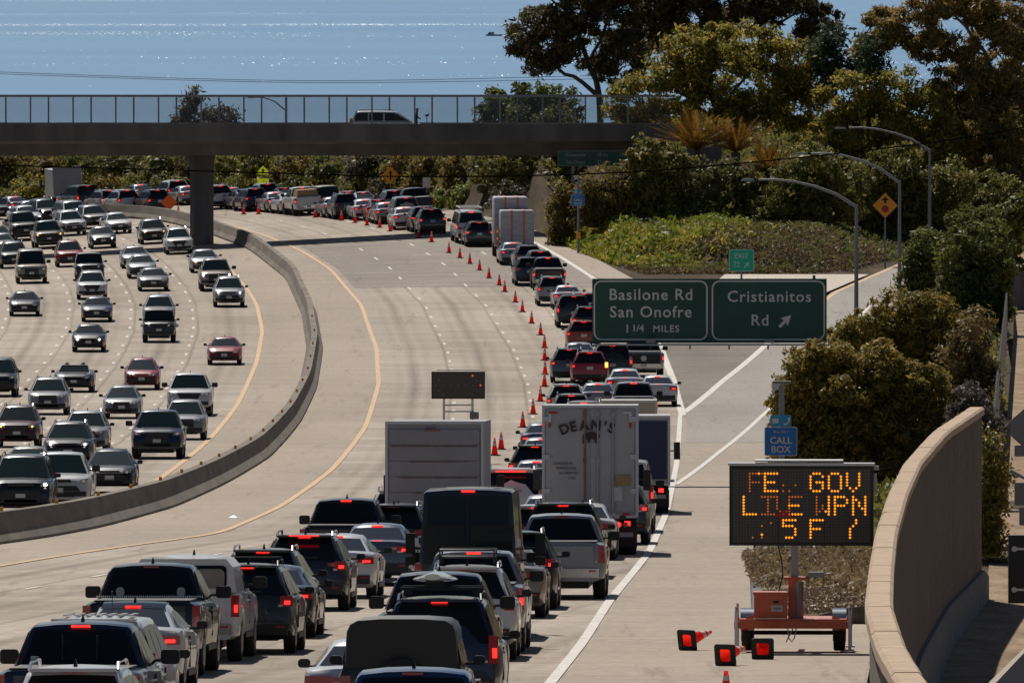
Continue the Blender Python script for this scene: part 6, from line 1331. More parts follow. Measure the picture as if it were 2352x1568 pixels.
# the knocked over ones by the message board: base towards us, tip away to the right
HH={'cone_a':(R(-80),-38,'fallen red cone with black square base, leftmost on the shoulder'),'cone_b':(R(-82),-28,'fallen red cone with its tip to the right, nearest of those on the shoulder'),'cone_c':(R(-80),-3,'fallen red cone seen end on in front of the message board trailer')}
for k,(rx,yaw,lb) in HH.items():
    x,y,z=PT[k]
    c=cone((x,y,float(G(x,y))+.19),(rx,0,R(yaw)),lb,'fallen cones on the shoulder'); c.scale=(1.08,1.08,1.08)
x,y,z=PT['cone_d']; cone((x,y,float(G(x,y))+.02),(0,0,0),'upright cone tip just showing at the bottom edge of the photo','cones on the shoulder')
# ---------------------------------------------------------------- message board trailer
x,y,z=PT['vms']; gz=float(G(x,y))+.02; vb=tag(empty('message_board_trailer',(x,y,gz)),'orange trailer with amber dot matrix board reading FED GOV LIVE WPN','message board')
vb.rotation_euler=(0,0,R(-2))
def vp(name,mb,m,parent=vb,sm_=None): return mb.build(name,m,parent,sm_)
BW,BH=2.70,1.50; zc=1.98+BH/2; bxo=.15; tilt=R(.0)
bd=vp('board',MB().box((bxo,0,zc),(BW,.22,BH)),M['trim'])
vp('board_face',MB().box((bxo,-.118,zc),(BW-.12,.012,BH-.12)),M['vboard'],bd)
vp('board_top_rim',MB().box((bxo,0,zc+BH/2+.02),(BW+.04,.3,.05)),M['alu'],bd); vp('solar_panel',MB().box((bxo-.05,.1,zc+BH/2+.085),(1.65,.5,.03)).box((bxo-.05,.1,zc+BH/2+.06),(.3,.3,.03)),M['alu'],bd)
vp('latch',MB().box((bxo+BW/2+.05,0,zc+BH/2-.05),(.1,.1,.08)).box((bxo+BW/2+.03,0,zc+BH/2-.3),(.05,.08,.3)),M['steel'],bd)
FONT={'F':'11111 10000 10000 11110 10000 10000 10000','E':'11111 10000 10000 11110 10000 10000 11111','D':'11110 10001 10001 10001 10001 10001 11110','G':'01110 10001 10000 10111 10001 10001 01110','O':'01110 10001 10001 10001 10001 10001 01110','V':'10001 10001 10001 10001 10001 01010 00100','L':'10000 10000 10000 10000 10000 10000 11111','I':'11111 00100 00100 00100 00100 00100 11111','W':'10001 10001 10001 10101 10101 11011 10001','P':'11110 10001 10001 11110 10000 10000 10000','N':'10001 11001 10101 10101 10011 10001 10001','5':'11111 10000 11110 00001 00001 10001 01110','Y':'10001 10001 01010 00100 00100 00100 00100'}
NC,NR=45,25; px=(BW-.14)/NC; pz=(BH-.14)/NR
on={};rq=random.Random(4)
def putc(ch,c,r,mode=1,mask=None):
    for j,row in enumerate(FONT[ch].split()):
        for i,b in enumerate(row):
            if b=='1' and (mask is None or mask(i,j)): on[(c+i,r+j)]=mode
putc('F',5,1,0); on[(8,1)]=1; putc('E',10,1,1); putc('D',16,1,0,lambda i,j:(i+j)%2==0 and j>2)
putc('G',25,1); putc('O',31,1); putc('V',37,1)
putc('L',3,9); putc('I',9,9,0,lambda i,j:j<2 or (i==2) or j==6); putc('V',14,9,1,lambda i,j:i==4); putc('V',14,9,0,lambda i,j:i<4); putc('E',18,9,1,lambda i,j:j in(3,6)); putc('E',18,9,0,lambda i,j:j not in(3,6))
putc('W',27,9,1,lambda i,j:i>2); putc('W',27,9,0,lambda i,j:i<3); putc('P',33,9); putc('N',39,9)
on[(9,19)]=0; on[(9,22)]=1; on[(9,23)]=0; on[(6,23)]=0; on[(12,18)]=0
putc('5',16,17,1,lambda i,j:not(i==0 and j==5)); putc('F',25,17); putc('Y',36,17,1,lambda i,j:i>1 or j>3)
offm,onm,dm_=MB(),MB(),MB()
for r in range(NR):
    for c in range(NC):
        X=bxo-(BW-.14)/2+(c+.5)*px; Z=zc+(BH-.14)/2-(r+.5)*pz; k=on.get((c,r)); s=.0145 if k is None else (.026 if k==1 else .021)
        (offm if k is None else onm if k==1 else dm_).add([(X-s,-.128,Z),(X,-.128,Z-s),(X+s,-.128,Z),(X,-.128,Z+s),(X,-.134,Z)],[(0,1,4),(1,2,4),(2,3,4),(3,0,4)])
o=vp('unlit_pixels',offm,M['ledoff'],bd); o['kind']='stuff'
o=vp('lit_pixels',onm,M['led'],bd); o['kind']='stuff'; o=vp('dim_pixels',dm_,M['leddim'],bd); o['kind']='stuff'
for k in range(1,6): vp('panel_seam',MB().box((bxo-(BW-.14)/2+(BW-.14)*k/6,-.126,zc),(.008,.006,BH-.14)),M['sblack'],bd)
vp('painted_cone_reflection',MB().prism([(bxo-.50,zc-.22),(bxo-.16,zc-.22),(bxo-.2,zc-.12),(bxo-.3,zc-.08),(bxo-.42,zc-.12)],'y',-.131,.004),M['sred'],bd)  # cone mirrored in the board glass, its reflection painted as a flat red shape
vp('mast',MB().box((.02,.05,1.45),(.13,.13,1.35)),M['steel']); vp('mast_foot',MB().box((-.0,.06,.93),(.2,.3,.92),.9).box((.02,.06,1.36),(.4,.36,.06)),M['torange']); vp('mast_sleeve',MB().cyl((.1,-.02,.62),(.1,-.02,1.3),.09,n=12),M['steel'])
vp('cable',MB().tube([(-.3,.0,2.0),(-.22,.0,1.7),(-.2,.0,1.4),(-.28,.0,1.1)],.012,5),M['wire'])
vp('deck',MB().box((0,.1,.60),(2.0,1.3,.05)),M['torange']); vp('frame_rail',MB().box((0,-.55,.52),(2.2,.09,.14)).box((0,.75,.52),(2.2,.09,.14)),M['torange'])
for s in(-1,1):
    vp('side_rail',MB().box((s*.8,.6,.52),(.1,2.4,.12)),M['torange'])
    wt,wr_=wheel_meshes(.33,.2); o=link('wheel',wt,vb); o.location=(s*.86,.15,.33); link('rim',wr_,o)
    mb=MB(); rings=[]
    for k in range(9):
        a=math.pi*k/8; rings.append([(s*.86-.13,.15+.40*math.cos(a),.40+.40*math.sin(a)),(s*.86+.13,.15+.40*math.cos(a),.40+.40*math.sin(a)),(s*.86+.13,.15+.38*math.cos(a),.40+.38*math.sin(a)),(s*.86-.13,.15+.38*math.cos(a),.40+.38*math.sin(a))])
    mb.loft(rings); vp('fender',mb,M['chrome'],vb,40)
    for yy in(-.62,.8):
        vp('jack_leg',MB().box((s*1.06,yy,.42),(.06,.06,.72)).box((s*1.06,yy,.05),(.17,.14,.03)).cyl((s*1.06,yy,.78),(s*1.06,yy,.86),.025,n=8),M['alu'])
    vp('tail_lamp',MB().box((s*.8,-.61,.66),(.14,.03,.06)),M['tail'])
vp('axle',MB().cyl((-.8,.15,.34),(.8,.15,.34),.04,n=8),M['trim'])
cabn=vp('battery_box',MB().box((-.42,-.2,.86),(.62,.5,.44)),M['torange']); vp('lid',MB().box((-.42,-.2,1.1),(.66,.54,.05)),M['torange'],cabn); vp('number_plate',MB().box((-.30,-.462,.82),(.22,.012,.12)),M['plate'],cabn); vp('handle',MB().box((-.32,-.47,.94),(.1,.03,.04)),M['trim'],cabn)
text_mesh('170083',.05,M['ink'],'plate_lettering',cabn,(-.30,-.472,.815),ext=.001)
vp('drawbar',MB().box((0,1.7,.50),(.1,2.0,.1)),M['torange']); vp('safety_chain',MB().tube([(-.1,-.6,.45),(-.08,-.6,.28),(-.02,-.6,.2),(.03,-.6,.28),(.06,-.6,.45)],.012,5).tube([(.0,-.6,.45),(-.13,-.6,.2)],.012,5),M['steel'])
vp('crank',MB().cyl((.3,.3,1.42),(.75,.3,1.42),.02,n=6).box((.42,.3,1.42),(.3,.1,.1)),M['steel'])
# ---------------------------------------------------------------- arrow board trailer in the closed lane
x,y,_=PT['arrow']; gz=float(G(x,y))+.02; r=tag(empty('arrow_board_trailer',(x,y,gz)),'black arrow board on two posts behind the grey box truck','arrow board')
al,arr=PT['arrow_l'],PT['arrow_r']; cx=(al[0]+arr[0])/2-x; cz=(al[2]+arr[2])/2-gz; w=arr[0]-al[0]; h=al[2]-arr[2]
bd=MB().box((cx,0,cz),(w,.12,h)).build('board',M['vboard'],r); frame_poly(mb:=MB(),cx-w/2-.01,cx+w/2+.01,cz-h/2-.01,cz+h/2+.01,.02,.04,-.08,.06); mb.build('board_rim',M['trim'],bd)
lm=MB().cyl((0,0,0),(0,-.03,0),.04,n=10); lme=lm.mesh('lamp',M['leddim']); lmo=lm.mesh('lamp',M['ledoff'])
for i in range(7):
    o=link('lamp',lme if i in(6,) else lmo,bd); o.location=(cx-w*.42+w*.84*i/6,-.065,cz)
for dx,dz,l_ in((.27,.36,1),(.35,.18,0),(.35,-.18,0),(.27,-.36,0),(-.36,.2,0),(-.28,.36,0),(-.36,-.2,0),(-.28,-.36,0)):
    o=link('lamp',lme if l_ else lmo,bd); o.location=(cx+w*dx,-.065,cz+h*dz)
MB().box((cx,0,cz+h/2+.07),(w*.8,.2,.04)).build('solar_panel',M['alu'],r)
for s in(-1,1):
    MB().box((cx+s*.55,.05,(cz-h/2+.5)/2),(.09,.09,cz-h/2-.5+1.0)).build('post',M['alu'],r)
    o=link('wheel',wheel_meshes(.33,.2)[0],r); o.location=(cx+s*.8,.6,.33)
for z in(cz-h/2-.25,cz-h/2-.5): MB().box((cx,.05,z),(1.2,.05,.05)).build('crossbar',M['steel'],r)
MB().box((cx+.62,-.1,cz-h/2-.65),(.35,.25,.28)).build('control_box',M['greyback'],r); MB().box((cx,.6,.55),(1.6,2.2,.12)).build('trailer_deck',M['torange'],r)
# ---------------------------------------------------------------- right edge: chain link fence, sign backs, cabinet, posts
fpts=[PT['fence1'],PT['fence0'],PT['fence2'],PT['fence3']]
lotz=lambda y:CAMZ-float(np.interp(y,[100,180,240,325,420,500,600,700,800],[15.2,15.5,15.8,16.0,16.2,16.4,16.5,16.6,16.6]))+.06
fr_=tag(empty('chain_fence',(fpts[1][0],fpts[1][1],lotz(fpts[1][1]))),'weathered slatted chain link fence along the dirt lot','fence'); fo=tuple(fr_.location)
FP=[(27.5,646.),(23.4,640.),(22.0,600.),(16.9,470.),(14.2,400.)]
for (xa,ya),(xb,yb_) in zip(FP[:-1],FP[1:]):
    n_=max(2,int(math.hypot(xb-xa,yb_-ya)/3))
    for i in range(n_):
        t0,t1=i/n_,(i+1)/n_; x0,y0=xa+(xb-xa)*t0,ya+(yb_-ya)*t0; x1,y1=xa+(xb-xa)*t1,ya+(yb_-ya)*t1; z0,z1=lotz(y0),lotz(y1)
        mb=MB(); mb.cyl((x0,y0,z0),(x0,y0,z0+1.95),.04,n=6); rel(mb,'fence_post',M['steel'],fr_,fo)
        mb=MB(); d=(np.array((x1-x0,y1-y0))/math.hypot(x1-x0,y1-y0)); nx,ny=-d[1]*.015,d[0]*.015
        mb.add([(x0-nx,y0-ny,z0+.08),(x1-nx,y1-ny,z1+.08),(x1-nx,y1-ny,z1+1.9),(x0-nx,y0-ny,z0+1.9),(x0+nx,y0+ny,z0+.08),(x1+nx,y1+ny,z1+.08),(x1+nx,y1+ny,z1+1.9),(x0+nx,y0+ny,z0+1.9)],[(0,1,2,3),(7,6,5,4),(0,4,5,1),(3,2,6,7),(0,3,7,4),(1,5,6,2)]); rel(mb,'fence_panel',M['foot'],fr_,fo)
def at(u,v,Y):
    p=math.atan(864/31000); k=-(v-784)/31000; dz=Y*(k*math.cos(p)-math.sin(p))/(math.cos(p)+k*math.sin(p)); dep=Y*math.cos(p)-dz*math.sin(p); return ((u-1176)/31000*dep,Y,CAMZ+dz)
Yq=262; s_=31000/Yq; x0,_,_=at(2392,1200,Yq); gz=lotz(Yq); r=tag(empty('sign_post',(x0,Yq,gz)),'post of grey sign backs at the right edge beyond the block wall','road sign')
def atq(u,v): p=at(u,v,Yq); return p[0]-x0,p[2]-gz
MB().box((0,.05,(atq(0,930)[1])/2),(.09,.09,atq(0,930)[1])).build('post',M['steel'],r)
cx_,cz_=atq(2372,983); MB().prism([(cx_+.46*math.cos(R(22.5+45*k)),cz_+.40*math.sin(R(22.5+45*k))) for k in range(8)],'y',-.03,.03).build('octagon_panel',M['greyback'],r)
for u0,v0,v1 in((2330,1022,1048),(2330,1108,1160),(2341,1164,1206)):
    xa,za=atq(u0,v0); xb,zb_=atq(2430,v1); rectp(r,'plate',(xa+xb)/2,(za+zb_)/2,xb-xa,za-zb_,M['greyback'],.03)
Yq2=235; xa,_,za=at(2316,1228,Yq2); xb,_,zb_=at(2480,1384,Yq2); gz=lotz(Yq2)
r=tag(empty('boxed_sign',((xa+xb)/2,Yq2,gz)),'black framed sign box with pale panel cut by the right edge','road sign'); W_=xb-xa; H_=za-zb_
MB().box((0,0,(za+zb_)/2-gz),(W_,.18,H_)).build('sign_box',M['trim'],r); MB().box((.24,-.1,(za+zb_)/2-gz+.03),(W_-.48,.03,H_*.82)).build('sign_panel',M['boxgrey'],r)
for f in(.3,-.3): MB().cyl((-W_/2+.1,-.1,(za+zb_)/2-gz+H_*f),(-W_/2+.1,-.13,(za+zb_)/2-gz+H_*f),.05,n=10).box((-W_/2+.2,-.11,(za+zb_)/2-gz+H_*f),(.16,.03,.04)).build('bracket',M['alu'],r)
MB().box((W_/2-.2,.05,(zb_-gz)/2),(.12,.12,zb_-gz)).build('post',M['steel'],r)
Y3=215; xa,_,za=at(2282,1572,Y3); gz=lotz(Y3); r=tag(empty('roof_cabinet',(xa+.7,Y3,gz)),'beige gabled cabinet roof at the lower right corner','cabinet')
zc_=at(2300,1492,Y3)[2]-gz
MB().box((.0,0,(zc_-.55)/2),(1.1,1.2,zc_-.55)).build('cabinet_body',M['greyside'],r); MB().loft([[(-.75,-.7,zc_-.55),(.75,-.7,zc_-.55),(.75,.7,zc_-.55),(-.75,.7,zc_-.55)],[(-.2,-.3,zc_),(.6,-.3,zc_),(.6,.5,zc_),(-.2,.5,zc_)]]).build('cabinet_roof',M['greyside'],r)
for i,(X,Yp) in enumerate(((27.2,752.),(25.3,690.))): tag(MB().box((0,0,.5),(.5,.3,1.0),.95).box((0,0,1.02),(.4,.24,.06)).build('bollard',M['greyback']),['grey stub post on the dirt lot near the fence corner, farther one','grey stub post on the dirt lot near the fence corner, nearer one'][i],'bollard').location=(X+.6,Yp,lotz(Yp))
tag(MB().cyl((-.09,0,.05),(.12,.02,-.06),.035,n=10).cyl((.12,.02,-.06),(.5,.04,-.25),.03,n=8).build('lamp_fixture',M['polegrey']),'small silver fixture beside the grey sign backs','lamp').location=at(2330,1086,262.4)
# litter
x,y,z=PT['litter1']; mb=MB(); mb.add([(-.15,0,.02),(.1,-.1,.02),(.2,.2,.03),(-.1,.25,.02),(0,.1,.09)],[(0,1,4),(1,2,4),(2,3,4),(3,0,4)]); o=tag(mb.build('paper_scrap',M['swhite']),'crumpled white paper on the shoulder by the yellow line','litter'); o.location=(x,y,z+.01)
x,y,z=PT['call1']; o=tag(MB().box((.0,0,.1),(.5,.3,.12),.7).cyl((-.05,0,.15),(-.1,0,.4),.1,.05,n=8).build('rubbish',M['swhite']),'white rubbish lying in the dry weeds behind the mast','litter'); o.location=(x+.65,y-14,float(Tz(x+.65,y-14))+.25)
# boat far out
x,y,z=PT['boat']; o=tag(MB().loft([[(a*L_,b,h) for a,b,h in((-5,-1,0),(5,-1,0),(6,0,1.2),(-5,1,1.2))] for L_ in(1,1.01)]).build('boat',M['trim']) if False else MB().prism([(-5,0),(5.5,0),(7,1.3),(-6,1.2)],'y',-1.5,3).box((-1.5,0,2),(4,2,1.8)).box((-3,0,1.5),(2,2,1)).build('boat',M['boxwhite']),'tiny motor boat on the sea left of the eucalyptus','boat'); o.location=(x-2,y,-10)
# ---------------------------------------------------------------- people
def person(loc,rz,joints,label,clothes,scale=1):
    import bmesh
    names=list(joints); vs=[joints[n][0] for n in names]; es=[(names.index(joints[n][2]),i) for i,n in enumerate(names) if joints[n][2]]
    me=bpy.data.meshes.new('body'); me.from_pydata(vs,es,[]); ob=bpy.data.objects.new('tmp',me); COL.objects.link(ob)
    md=ob.modifiers.new('s','SKIN'); 
    for i,n in enumerate(names):
        rr=joints[n][1]; me.skin_vertices[0].data[i].radius=rr if isinstance(rr,tuple) else (rr,rr)
    me.skin_vertices[0].data[0].use_root=True
    sb_=ob.modifiers.new('d','SUBSURF'); sb_.levels=1
    bpy.context.view_layer.update(); dg=bpy.context.evaluated_depsgraph_get(); m2=bpy.data.meshes.new_from_object(ob.evaluated_get(dg)); bpy.data.objects.remove(ob)
    m2.materials.clear(); m2.materials.append(M['darkcloth'])
    r=tag(link('person',m2),label,'person'); r.location=loc; r.rotation_euler=(0,0,rz); r.name='person'
    return r
J={'pelvis':((0,0,.95),(.15,.11),None),'chest':((0,.05,1.28),(.18,.12),'pelvis'),'neck':((0,.08,1.48),(.06,.06),'chest'),'head':((0,.1,1.66),(.095,.11),'neck'),
 'sl':((-.2,.05,1.40),.065,'chest'),'el':((-.25,.15,1.14),.05,'sl'),'hl':((-.2,.38,1.08),.04,'el'),'sr':((.2,.05,1.40),.065,'chest'),'er':((.25,.15,1.14),.05,'sr'),'hr':((.2,.38,1.08),.04,'er'),
 'kl':((-.1,.12,.5),.075,'pelvis'),'al':((-.1,-.02,.08),.05,'kl'),'fl':((-.1,.16,.05),.045,'al'),'kr':((.1,-.02,.5),.075,'pelvis'),'ar':((.1,-.18,.08),.05,'kr'),'fr':((.1,-.0,.05),.045,'ar')}
x,y,z=PT['pers']; p=person((x,902.3,BZ['br_top']-.75),R(-90),J,'person in dark clothes standing at the overpass railing beside a small stand','darkcloth')
MB().loft([[(.10*math.cos(a)*k,.1+.115*math.sin(a)*k,zz) for a in [2*math.pi*q/10 for q in range(10)]] for zz,k in((1.66,1.02),(1.74,.95),(1.79,.5))]).build('hair',M['hair'],p,60)
o=tag(MB().cyl((0,0,0),(0,0,1.25),.025,n=6).box((0,0,1.3),(.3,.12,.12),.8).cyl((-.12,0,1.3),(.2,0,1.42),.03,n=6).build('tripod',M['trim']),'small dark stand in front of the person on the overpass','tripod'); o.location=(x+.75,902.3,BZ['br_top']-.75)
cv=V('open dark convertible'); bpy.context.view_layer.update()
JS={'pelvis':((0,0,.55),(.16,.13),None),'chest':((0,-.1,.95),(.19,.12),'pelvis'),'neck':((0,-.08,1.14),(.06,.06),'chest'),'head':((0,-.05,1.3),(.095,.11),'neck'),'sl':((-.2,-.08,1.05),.06,'chest'),'el':((-.24,.12,.85),.05,'sl'),'hl':((-.12,.38,.92),.04,'el'),'sr':((.2,-.08,1.05),.06,'chest'),'er':((.24,.12,.85),.05,'sr'),'hr':((.12,.38,.92),.04,'er'),'kl':((-.12,.42,.6),.08,'pelvis'),'fl':((-.12,.75,.4),.05,'kl'),'kr':((.12,.42,.6),.08,'pelvis'),'fr':((.12,.75,.4),.05,'kr')}
for s,lb in((-1,'driver in dark clothes sitting in the open convertible'),(1,'passenger in dark clothes sitting in the open convertible')):
    p=person((0,0,0),0,JS,lb,'darkcloth'); p.matrix_world=cv.matrix_world@MT((s*.38,-.25,0))
    MB().loft([[(.10*math.cos(a)*k,-.05+.115*math.sin(a)*k,zz) for a in [2*math.pi*q/10 for q in range(10)]] for zz,k in((1.30,1.02),(1.38,.95),(1.43,.5))]).build('hair',M['hair'],p,60)
# ================================================================ VEGETATION
rng=np.random.default_rng(7)
def leaf_mesh(name,pos,size,m,up=.3,elong=1.6,outward=None):
    n=len(pos); nr=rng.normal(size=(n,3)); 
    if outward is not None: nr=nr*.8+outward*.8
    nr[:,2]+=up; nr/=np.linalg.norm(nr,axis=1,keepdims=True)
    a=np.cross(nr,rng.normal(size=(n,3))); a/=np.linalg.norm(a,axis=1,keepdims=True)+1e-9; b=np.cross(nr,a)
    s=(size*rng.uniform(.45,1.5,n))[:,None]
    v=np.stack([pos-a*s*elong*.5,pos-b*s*.32,pos+a*s*elong*.5,pos+b*s*.32],1).reshape(-1,3)
    me=bpy.data.meshes.new(name); me.vertices.add(4*n); me.vertices.foreach_set('co',v.ravel()); me.loops.add(4*n); me.polygons.add(n)
    me.loops.foreach_set('vertex_index',np.arange(4*n)); me.polygons.foreach_set('loop_start',np.arange(0,4*n,4)); me.polygons.foreach_set('loop_total',np.full(n,4)); me.update(calc_edges=True); me.materials.append(m); return me
def blob_points(blobs,Y,leaf,nf,clump):
    P_=[];O_=[]
    for X,z,rx,rz in blobs:
        ry=(rx*.6+rz*.4); p=1.6; surf=4*math.pi*(((rx*ry)**p+(rx*rz)**p+(ry*rz)**p)/3)**(1/p)
        c=int(nf*surf*1.25/(.42*leaf*leaf)); k=max(14,int(1.1*surf/(clump*clump*2.2)))
        d=rng.normal(size=(k,3)); d/=np.linalg.norm(d,axis=1,keepdims=True); rad=rng.uniform(.72,1.06,(k,1)); out_=rng.random(k)<.1; rad[out_]*=rng.uniform(1.1,1.3,(int(out_.sum()),1)); sc=rng.uniform(.55,1.3,k)*clump; sc[out_]*=.55
        cc=d*rad*np.array([rx,ry,rz]); i=rng.integers(0,k,c); e=rng.normal(size=(c,3)); e/=np.linalg.norm(e,axis=1,keepdims=True)
        q=cc[i]+e*(rng.uniform(.05,1,(c,1))**.6)*sc[i][:,None]*np.array([1,1,.7])
        P_.append(q+np.array([X,Y,z])); O_.append(d[i]*.5+e*.6)
    return np.concatenate(P_),np.concatenate(O_)
def core(blobs,Y,depth,m,name,parent,off):
    mb=MB()
    for X,z,rx,rz in blobs:
        ry=(rx*.6+rz*.4); n1,n2=7,10; rings=[]
        for i in range(1,n1):
            th=math.pi*i/n1; rings.append([(X-off[0]+rx*.42*math.sin(th)*math.cos(2*math.pi*k/n2)*rng.uniform(.8,1.1),Y-off[1]+ry*.42*math.sin(th)*math.sin(2*math.pi*k/n2)*rng.uniform(.8,1.1),z-off[2]+rz*.40*math.cos(th)) for k in range(n2)])
        mb.loft(rings)
    return mb.build(name,m,parent)
NLEAF=[]
CATN={'tree':'tree','bush':'shrub'}
def settle(blobs,Y):
    # slide a shrub along the bank until its foot meets the slope
    X0=float(np.mean([b[0] for b in blobs])); z0=float(np.mean([b[1] for b in blobs])); best=Y
    for y in np.arange(915,1030,1.0):
        k=y/Y
        if CAMZ+(z0-CAMZ)*k-.7<=float(Tz(X0*k,y)): best=y; break
    k=best/Y; return [(b[0]*k,CAMZ+(b[1]-CAMZ)*k,b[2]*k,b[3]*k) for b in blobs],best
for name,kind,mt,Y,blobs,trunks,label,nf,leaf in PLANTS:
    if name in('bank_shrub','roadside_shrub'): blobs,Y=settle(blobs,Y)
    base=min(b[1]-b[3] for b in blobs); cx=float(np.mean([b[0] for b in blobs])); gz=float(Tz(cx,Y))
    if trunks: cx=trunks[0][0][0]; gz=min(float(Tz(cx,Y)),trunks[0][0][1])
    root=tag(empty(name,(cx,Y,gz)),label,CATN[kind],None); off=(cx,Y,gz)
    depth=1.0
    if kind=='bush':        # fill down to the ground
        extra=[]
        for X,z,rx,rz in blobs:
            zz=z-rz*.9; gb=float(Tz(X,Y))
            while zz>gb+.2 and len(extra)<14: extra.append((X+float(rng.uniform(-.3,.3)),zz,rx*.95,rz*.8)); zz-=rz*.9
        blobs=list(blobs)+extra
    cl=1.0 if kind=='tree' else .6
    if mt.startswith('euc'): cl=.75
    if Y<700: cl=.42
    pos,outw=blob_points(blobs,Y,leaf,nf*(.8 if mt.startswith('euc') else .9 if Y>700 else .8),cl); NLEAF.append((len(pos),label[:30]))
    if kind=='bush':
        keep=pos[:,2]>gz-.2; pos=pos[keep]; outw=outw[keep]
    pos=pos-np.array(off)
    el=2.4 if mt.startswith('euc') else 1.6
    link('crown' if kind=='tree' else 'foliage',leaf_mesh('foliage',pos,leaf,M[mt],.25,el,outw),root)
    if kind=='bush': core(blobs,Y,depth,M[mt],'inner_foliage',root,off)
    for i,tr in enumerate(trunks):
        pts=[(x-cx,rng.uniform(-.3,.3) if j else 0,z-gz) for j,(x,z,w) in enumerate(tr)]
        if i==0 and tr[0][1]>gz+.1: pts=[(pts[0][0],0,0)]+pts; rs=[tr[0][2]/2]+[t_[2]/2 for t_ in tr]
        else: rs=[t_[2]/2 for t_ in tr]
        # subdivide with slight wobble
        q=[];rq_=[]
        for j in range(len(pts)-1):
            for t_ in(0,.33,.66):
                p=np.array(pts[j])*(1-t_)+np.array(pts[j+1])*t_; 
                if j or t_: p=p+rng.normal(size=3)*.06
                q.append(p); rq_.append(rs[j]*(1-t_)+rs[j+1]*t_)
        q.append(np.array(pts[-1])); rq_.append(rs[-1])
        MB().tube(q,rq_,7).build('trunk' if i==0 else 'branch',M['palebark' if mt=='euc_brown' else 'bark'],root,60)
    if name=='flowering_bush':
        k=rng.choice(len(pos),70,replace=False); fp=pos[k]+outw[k]*.25; fp[:,1]-=.3
        link('red_flowers',leaf_mesh('red_flowers',fp[:26],.24,M['petal'],.0,1.1),root)['kind']='stuff'
        link('white_seed_heads',leaf_mesh('white_seed_heads',fp[26:],.13,M['petalw'],.0,1.1),root)['kind']='stuff'
# palms with tan upright fronds
def palm(u,v,Y,rad,nfr,label,spread):
    x,_,z=at(u,v,Y); gz=float(Tz(x,Y)); r=tag(empty('palm',(x,Y,gz)),label,'palm tree'); h=z-gz
    MB().tube([(0,0,0),(.05,0,h*.5),(0,0,h)],[.28,.24,.3],9).build('trunk',M['bark'],r)
    for k in range(nfr):
        az=rng.uniform(0,2*math.pi); el=R(rng.uniform(28,86)); Lf=rad*rng.uniform(.75,1.15); dx,dy=math.cos(az)*math.cos(el)*spread,math.sin(az)*math.cos(el)*.8; droop=rng.uniform(.15,.5); tw=rng.normal()*.1
        T_=np.linspace(0,1,10); pts=[np.array((dx*Lf*t_+tw*t_*t_,dy*Lf*t_,h+math.sin(el)*Lf*t_-droop*Lf*t_**2.2*(1.25-math.sin(el)))) for t_ in T_]
        mb=MB(); mb.tube(pts,[.028*(1-.8*t_) for t_ in T_],4)
        for j in range(1,10):
            for q in range(5):
                t_=(j-1+q/5)/9; p=pts[j-1]+(pts[j]-pts[j-1])*q/5; d=pts[j]-pts[j-1]; d/=np.linalg.norm(d); ln=.42*rad*.42*(math.sin(math.pi*(.15+.8*t_))+.15)
                for s in(-1,1):
                    sd=np.cross(d,(0,0,1)); sd/=np.linalg.norm(sd)+1e-9; tip=p+d*ln*.85+s*sd*ln*.55+np.array((rng.normal()*.05,rng.normal()*.05,-.12*ln+rng.normal()*.05)); w_=d*.022
                    mb.add([p-w_,p+w_,tip],[(0,1,2)])
        mb.build('frond',M['frond'],r)
palm(1600,345,888,3.1,60,'palm with a wide crest of tan fronds beside the overpass end',1.5); palm(1690,350,887,2.7,44,'palm with tan fronds tucked right of the widest palm crest',1.4); palm(1765,415,880,2.9,56,'palm with upright tan fronds behind the nearest lamp arm',.9)
# ground cover: green slope, dry weeds, grass
def cover(name,label,cat,u0,pts_fn,n,size,m,elong=2.2,up=.1,hgt=.2):
    P_=pts_fn(n); P_[:,2]+=rng.uniform(0,hgt,len(P_)); o=link(name,leaf_mesh(name,P_,size,m,up,elong)); o['kind']='stuff'; o['label']=label; o['category']=cat; return o
def poly_pts(poly,hz=None):
    A=np.array(poly)
    def f(n):
        out_=[]; lo,hi=A.min(0),A.max(0)
        while len(out_)<n:
            q=rng.uniform(lo,hi,(n*2,2)); ins=np.zeros(len(q),bool); j=len(A)-1
            for i in range(len(A)):
                c=((A[i,1]>q[:,1])!=(A[j,1]>q[:,1]))&(q[:,0]<(A[j,0]-A[i,0])*(q[:,1]-A[i,1])/(A[j,1]-A[i,1]+1e-12)+A[i,0]); ins^=c; j=i
            out_+=q[ins].tolist()
        q=np.array(out_[:n]); return np.column_stack([q,Tz(q[:,0],q[:,1]) if hz is None else hz(q[:,0],q[:,1])])
    return f
slope=[(3.0,889),(8.3,843),(10.5,849),(13.2,868),(12.8,890),(7,893)]
def ragged(fn,scale,thr):
    def f(n):
        q=fn(int(n*1.8)); ph=np.sin(q[:,0]*1.7*scale+1.3*np.sin(q[:,1]*.5*scale))+np.sin(q[:,1]*.9*scale+q[:,0]*.6)+rng.normal(size=len(q))*.7
        return q[ph>thr][:n]
    return f
slope=[(2.6,890),(5.2,865),(7.6,853),(9.8,851),(12,860),(15.5,872),(15,884),(12.8,892),(7,896)]
cover('green_ground_cover','bright yellow-green leafy ground cover on the slope beside the bend','ground cover',0,poly_pts(slope),26000,.17,M['grass'],1.9,.1,.4)
cover('tall_weeds','taller dark green weeds in patches on the bright slope','ground cover',0,ragged(poly_pts(slope),1.2,.6),5000,.24,M['brightgreen'],2.0,.0,.8)
cover('slope_flowers','pale flower heads scattered over the green slope','flowers',0,ragged(poly_pts([(7,880),(11,862),(15,872),(13,890)]),1,.2),500,.13,M['petalw'],1.1,.2,.7)
brown=[(6.8,856),(8.2,846),(14,846.5),(21.5,847),(24.5,866),(22,888),(13.5,874),(11,860)]
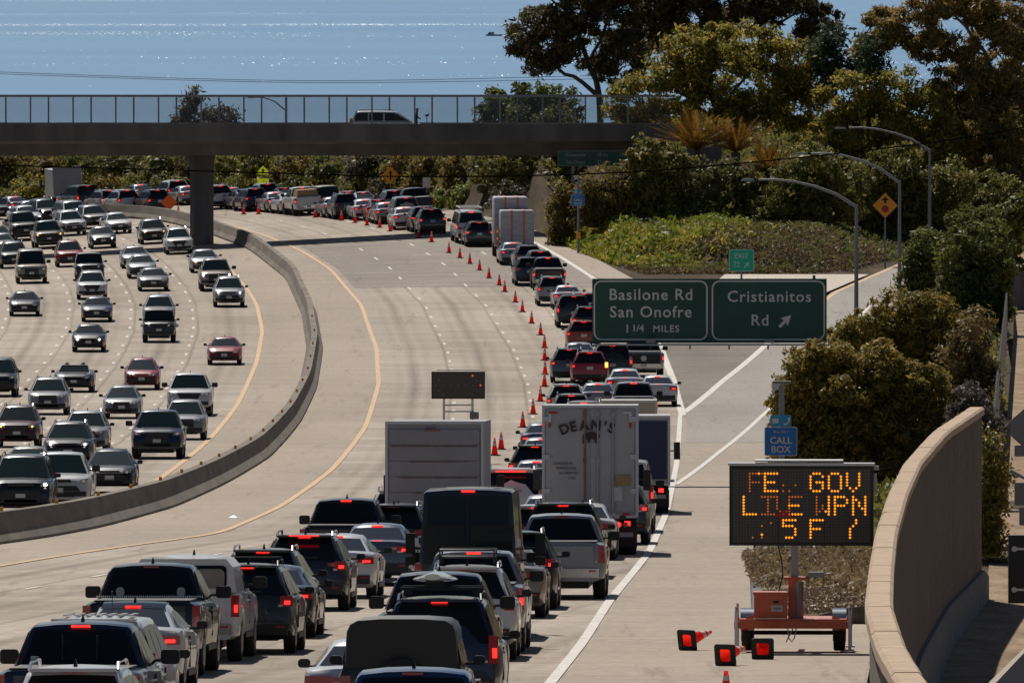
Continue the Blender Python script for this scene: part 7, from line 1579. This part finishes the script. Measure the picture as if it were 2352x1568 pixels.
cover('dry_grass','dry brown grass between the ramp and the shrubs','grass',0,poly_pts(brown),26000,.14,M['weed2'],2.4,.0,.22)
cover('green_tufts','yellow-green tufts straying from the slope into the dry grass','grass',0,ragged(poly_pts([(7,858),(11,850),(17,862),(17,882),(12,880)]),1.1,.3),6000,.17,M['grass'],1.9,.1,.35)
cover('olive_tufts','olive tufts scattered through the dry brown grass','grass',0,ragged(poly_pts(brown),1.4,.5),7000,.2,M['olive2'],2.0,.0,.4)
cover('pale_dry_stalks','pale dry stalks in patches by the brown grass','grass',0,ragged(poly_pts(brown),.8,.9),2500,.16,M['weed'],2.6,.0,.3)
cover('meadow_grass','olive grass on the rise behind the stop ahead sign','grass',0,poly_pts([(16,872),(24,862),(34,880),(34,912),(18,905)]),9000,.25,M['olive2'],2.2,.1,.3)
cover('embankment_grass','dry scrub covering the bank between ramp and fence','grass',0,poly_pts([(8.5,365),(10.5,470),(14,590),(21,740),(27,800),(29,790),(22,600),(17,470),(13,365)]),30000,.2,M['olive'],2.0,.2,.6)
cover('far_bank_scrub','scrub mass on the bank behind the farthest queue','scrub',0,poly_pts([(-45,1030),(-30,1012),(-15,984),(-3,945),(3,915),(6,930),(0,990),(-20,1020),(-40,1045)]),30000,.26,M['olive'],1.6,.2,.9)
vz=lambda x,y:G(x,y)+.12+.3*((x-xi(SHR,y))/(wall_x(np.clip(y,165,340))-xi(SHR,y)+1e-6)).clip(0,1)**1.5
cover('dry_weeds','dry brown weeds behind the message board trailer','grass',0,poly_pts([(5.5,306),(5.9,345),(10.5,345),(9.2,309),(8.2,289),(7.4,286),(7.4,304)],vz),14000,.085,M['weed'],2.4,-.2,.28)
cover('wood_chips','pale wood chip mulch along the kerb','mulch',0,poly_pts([(5.15,277),(5.6,303),(8.4,303),(8.0,284),(7.6,277)],vz),9000,.065,leafmat('chip',(.16,.11,.07),(.34,.26,.18),(.5,.40,.29),.0),1.6,.6,.04)
cover('hill_scrub','dense scrub covering the hill behind the right hand trees','scrub',0,poly_pts([(6,915),(9,893),(14,876),(22,880),(36,890),(60,900),(60,960),(20,960),(8,940)]),40000,.34,M['olive'],1.6,.2,1.6)

print('LEAVES',sum(a for a,_ in NLEAF))
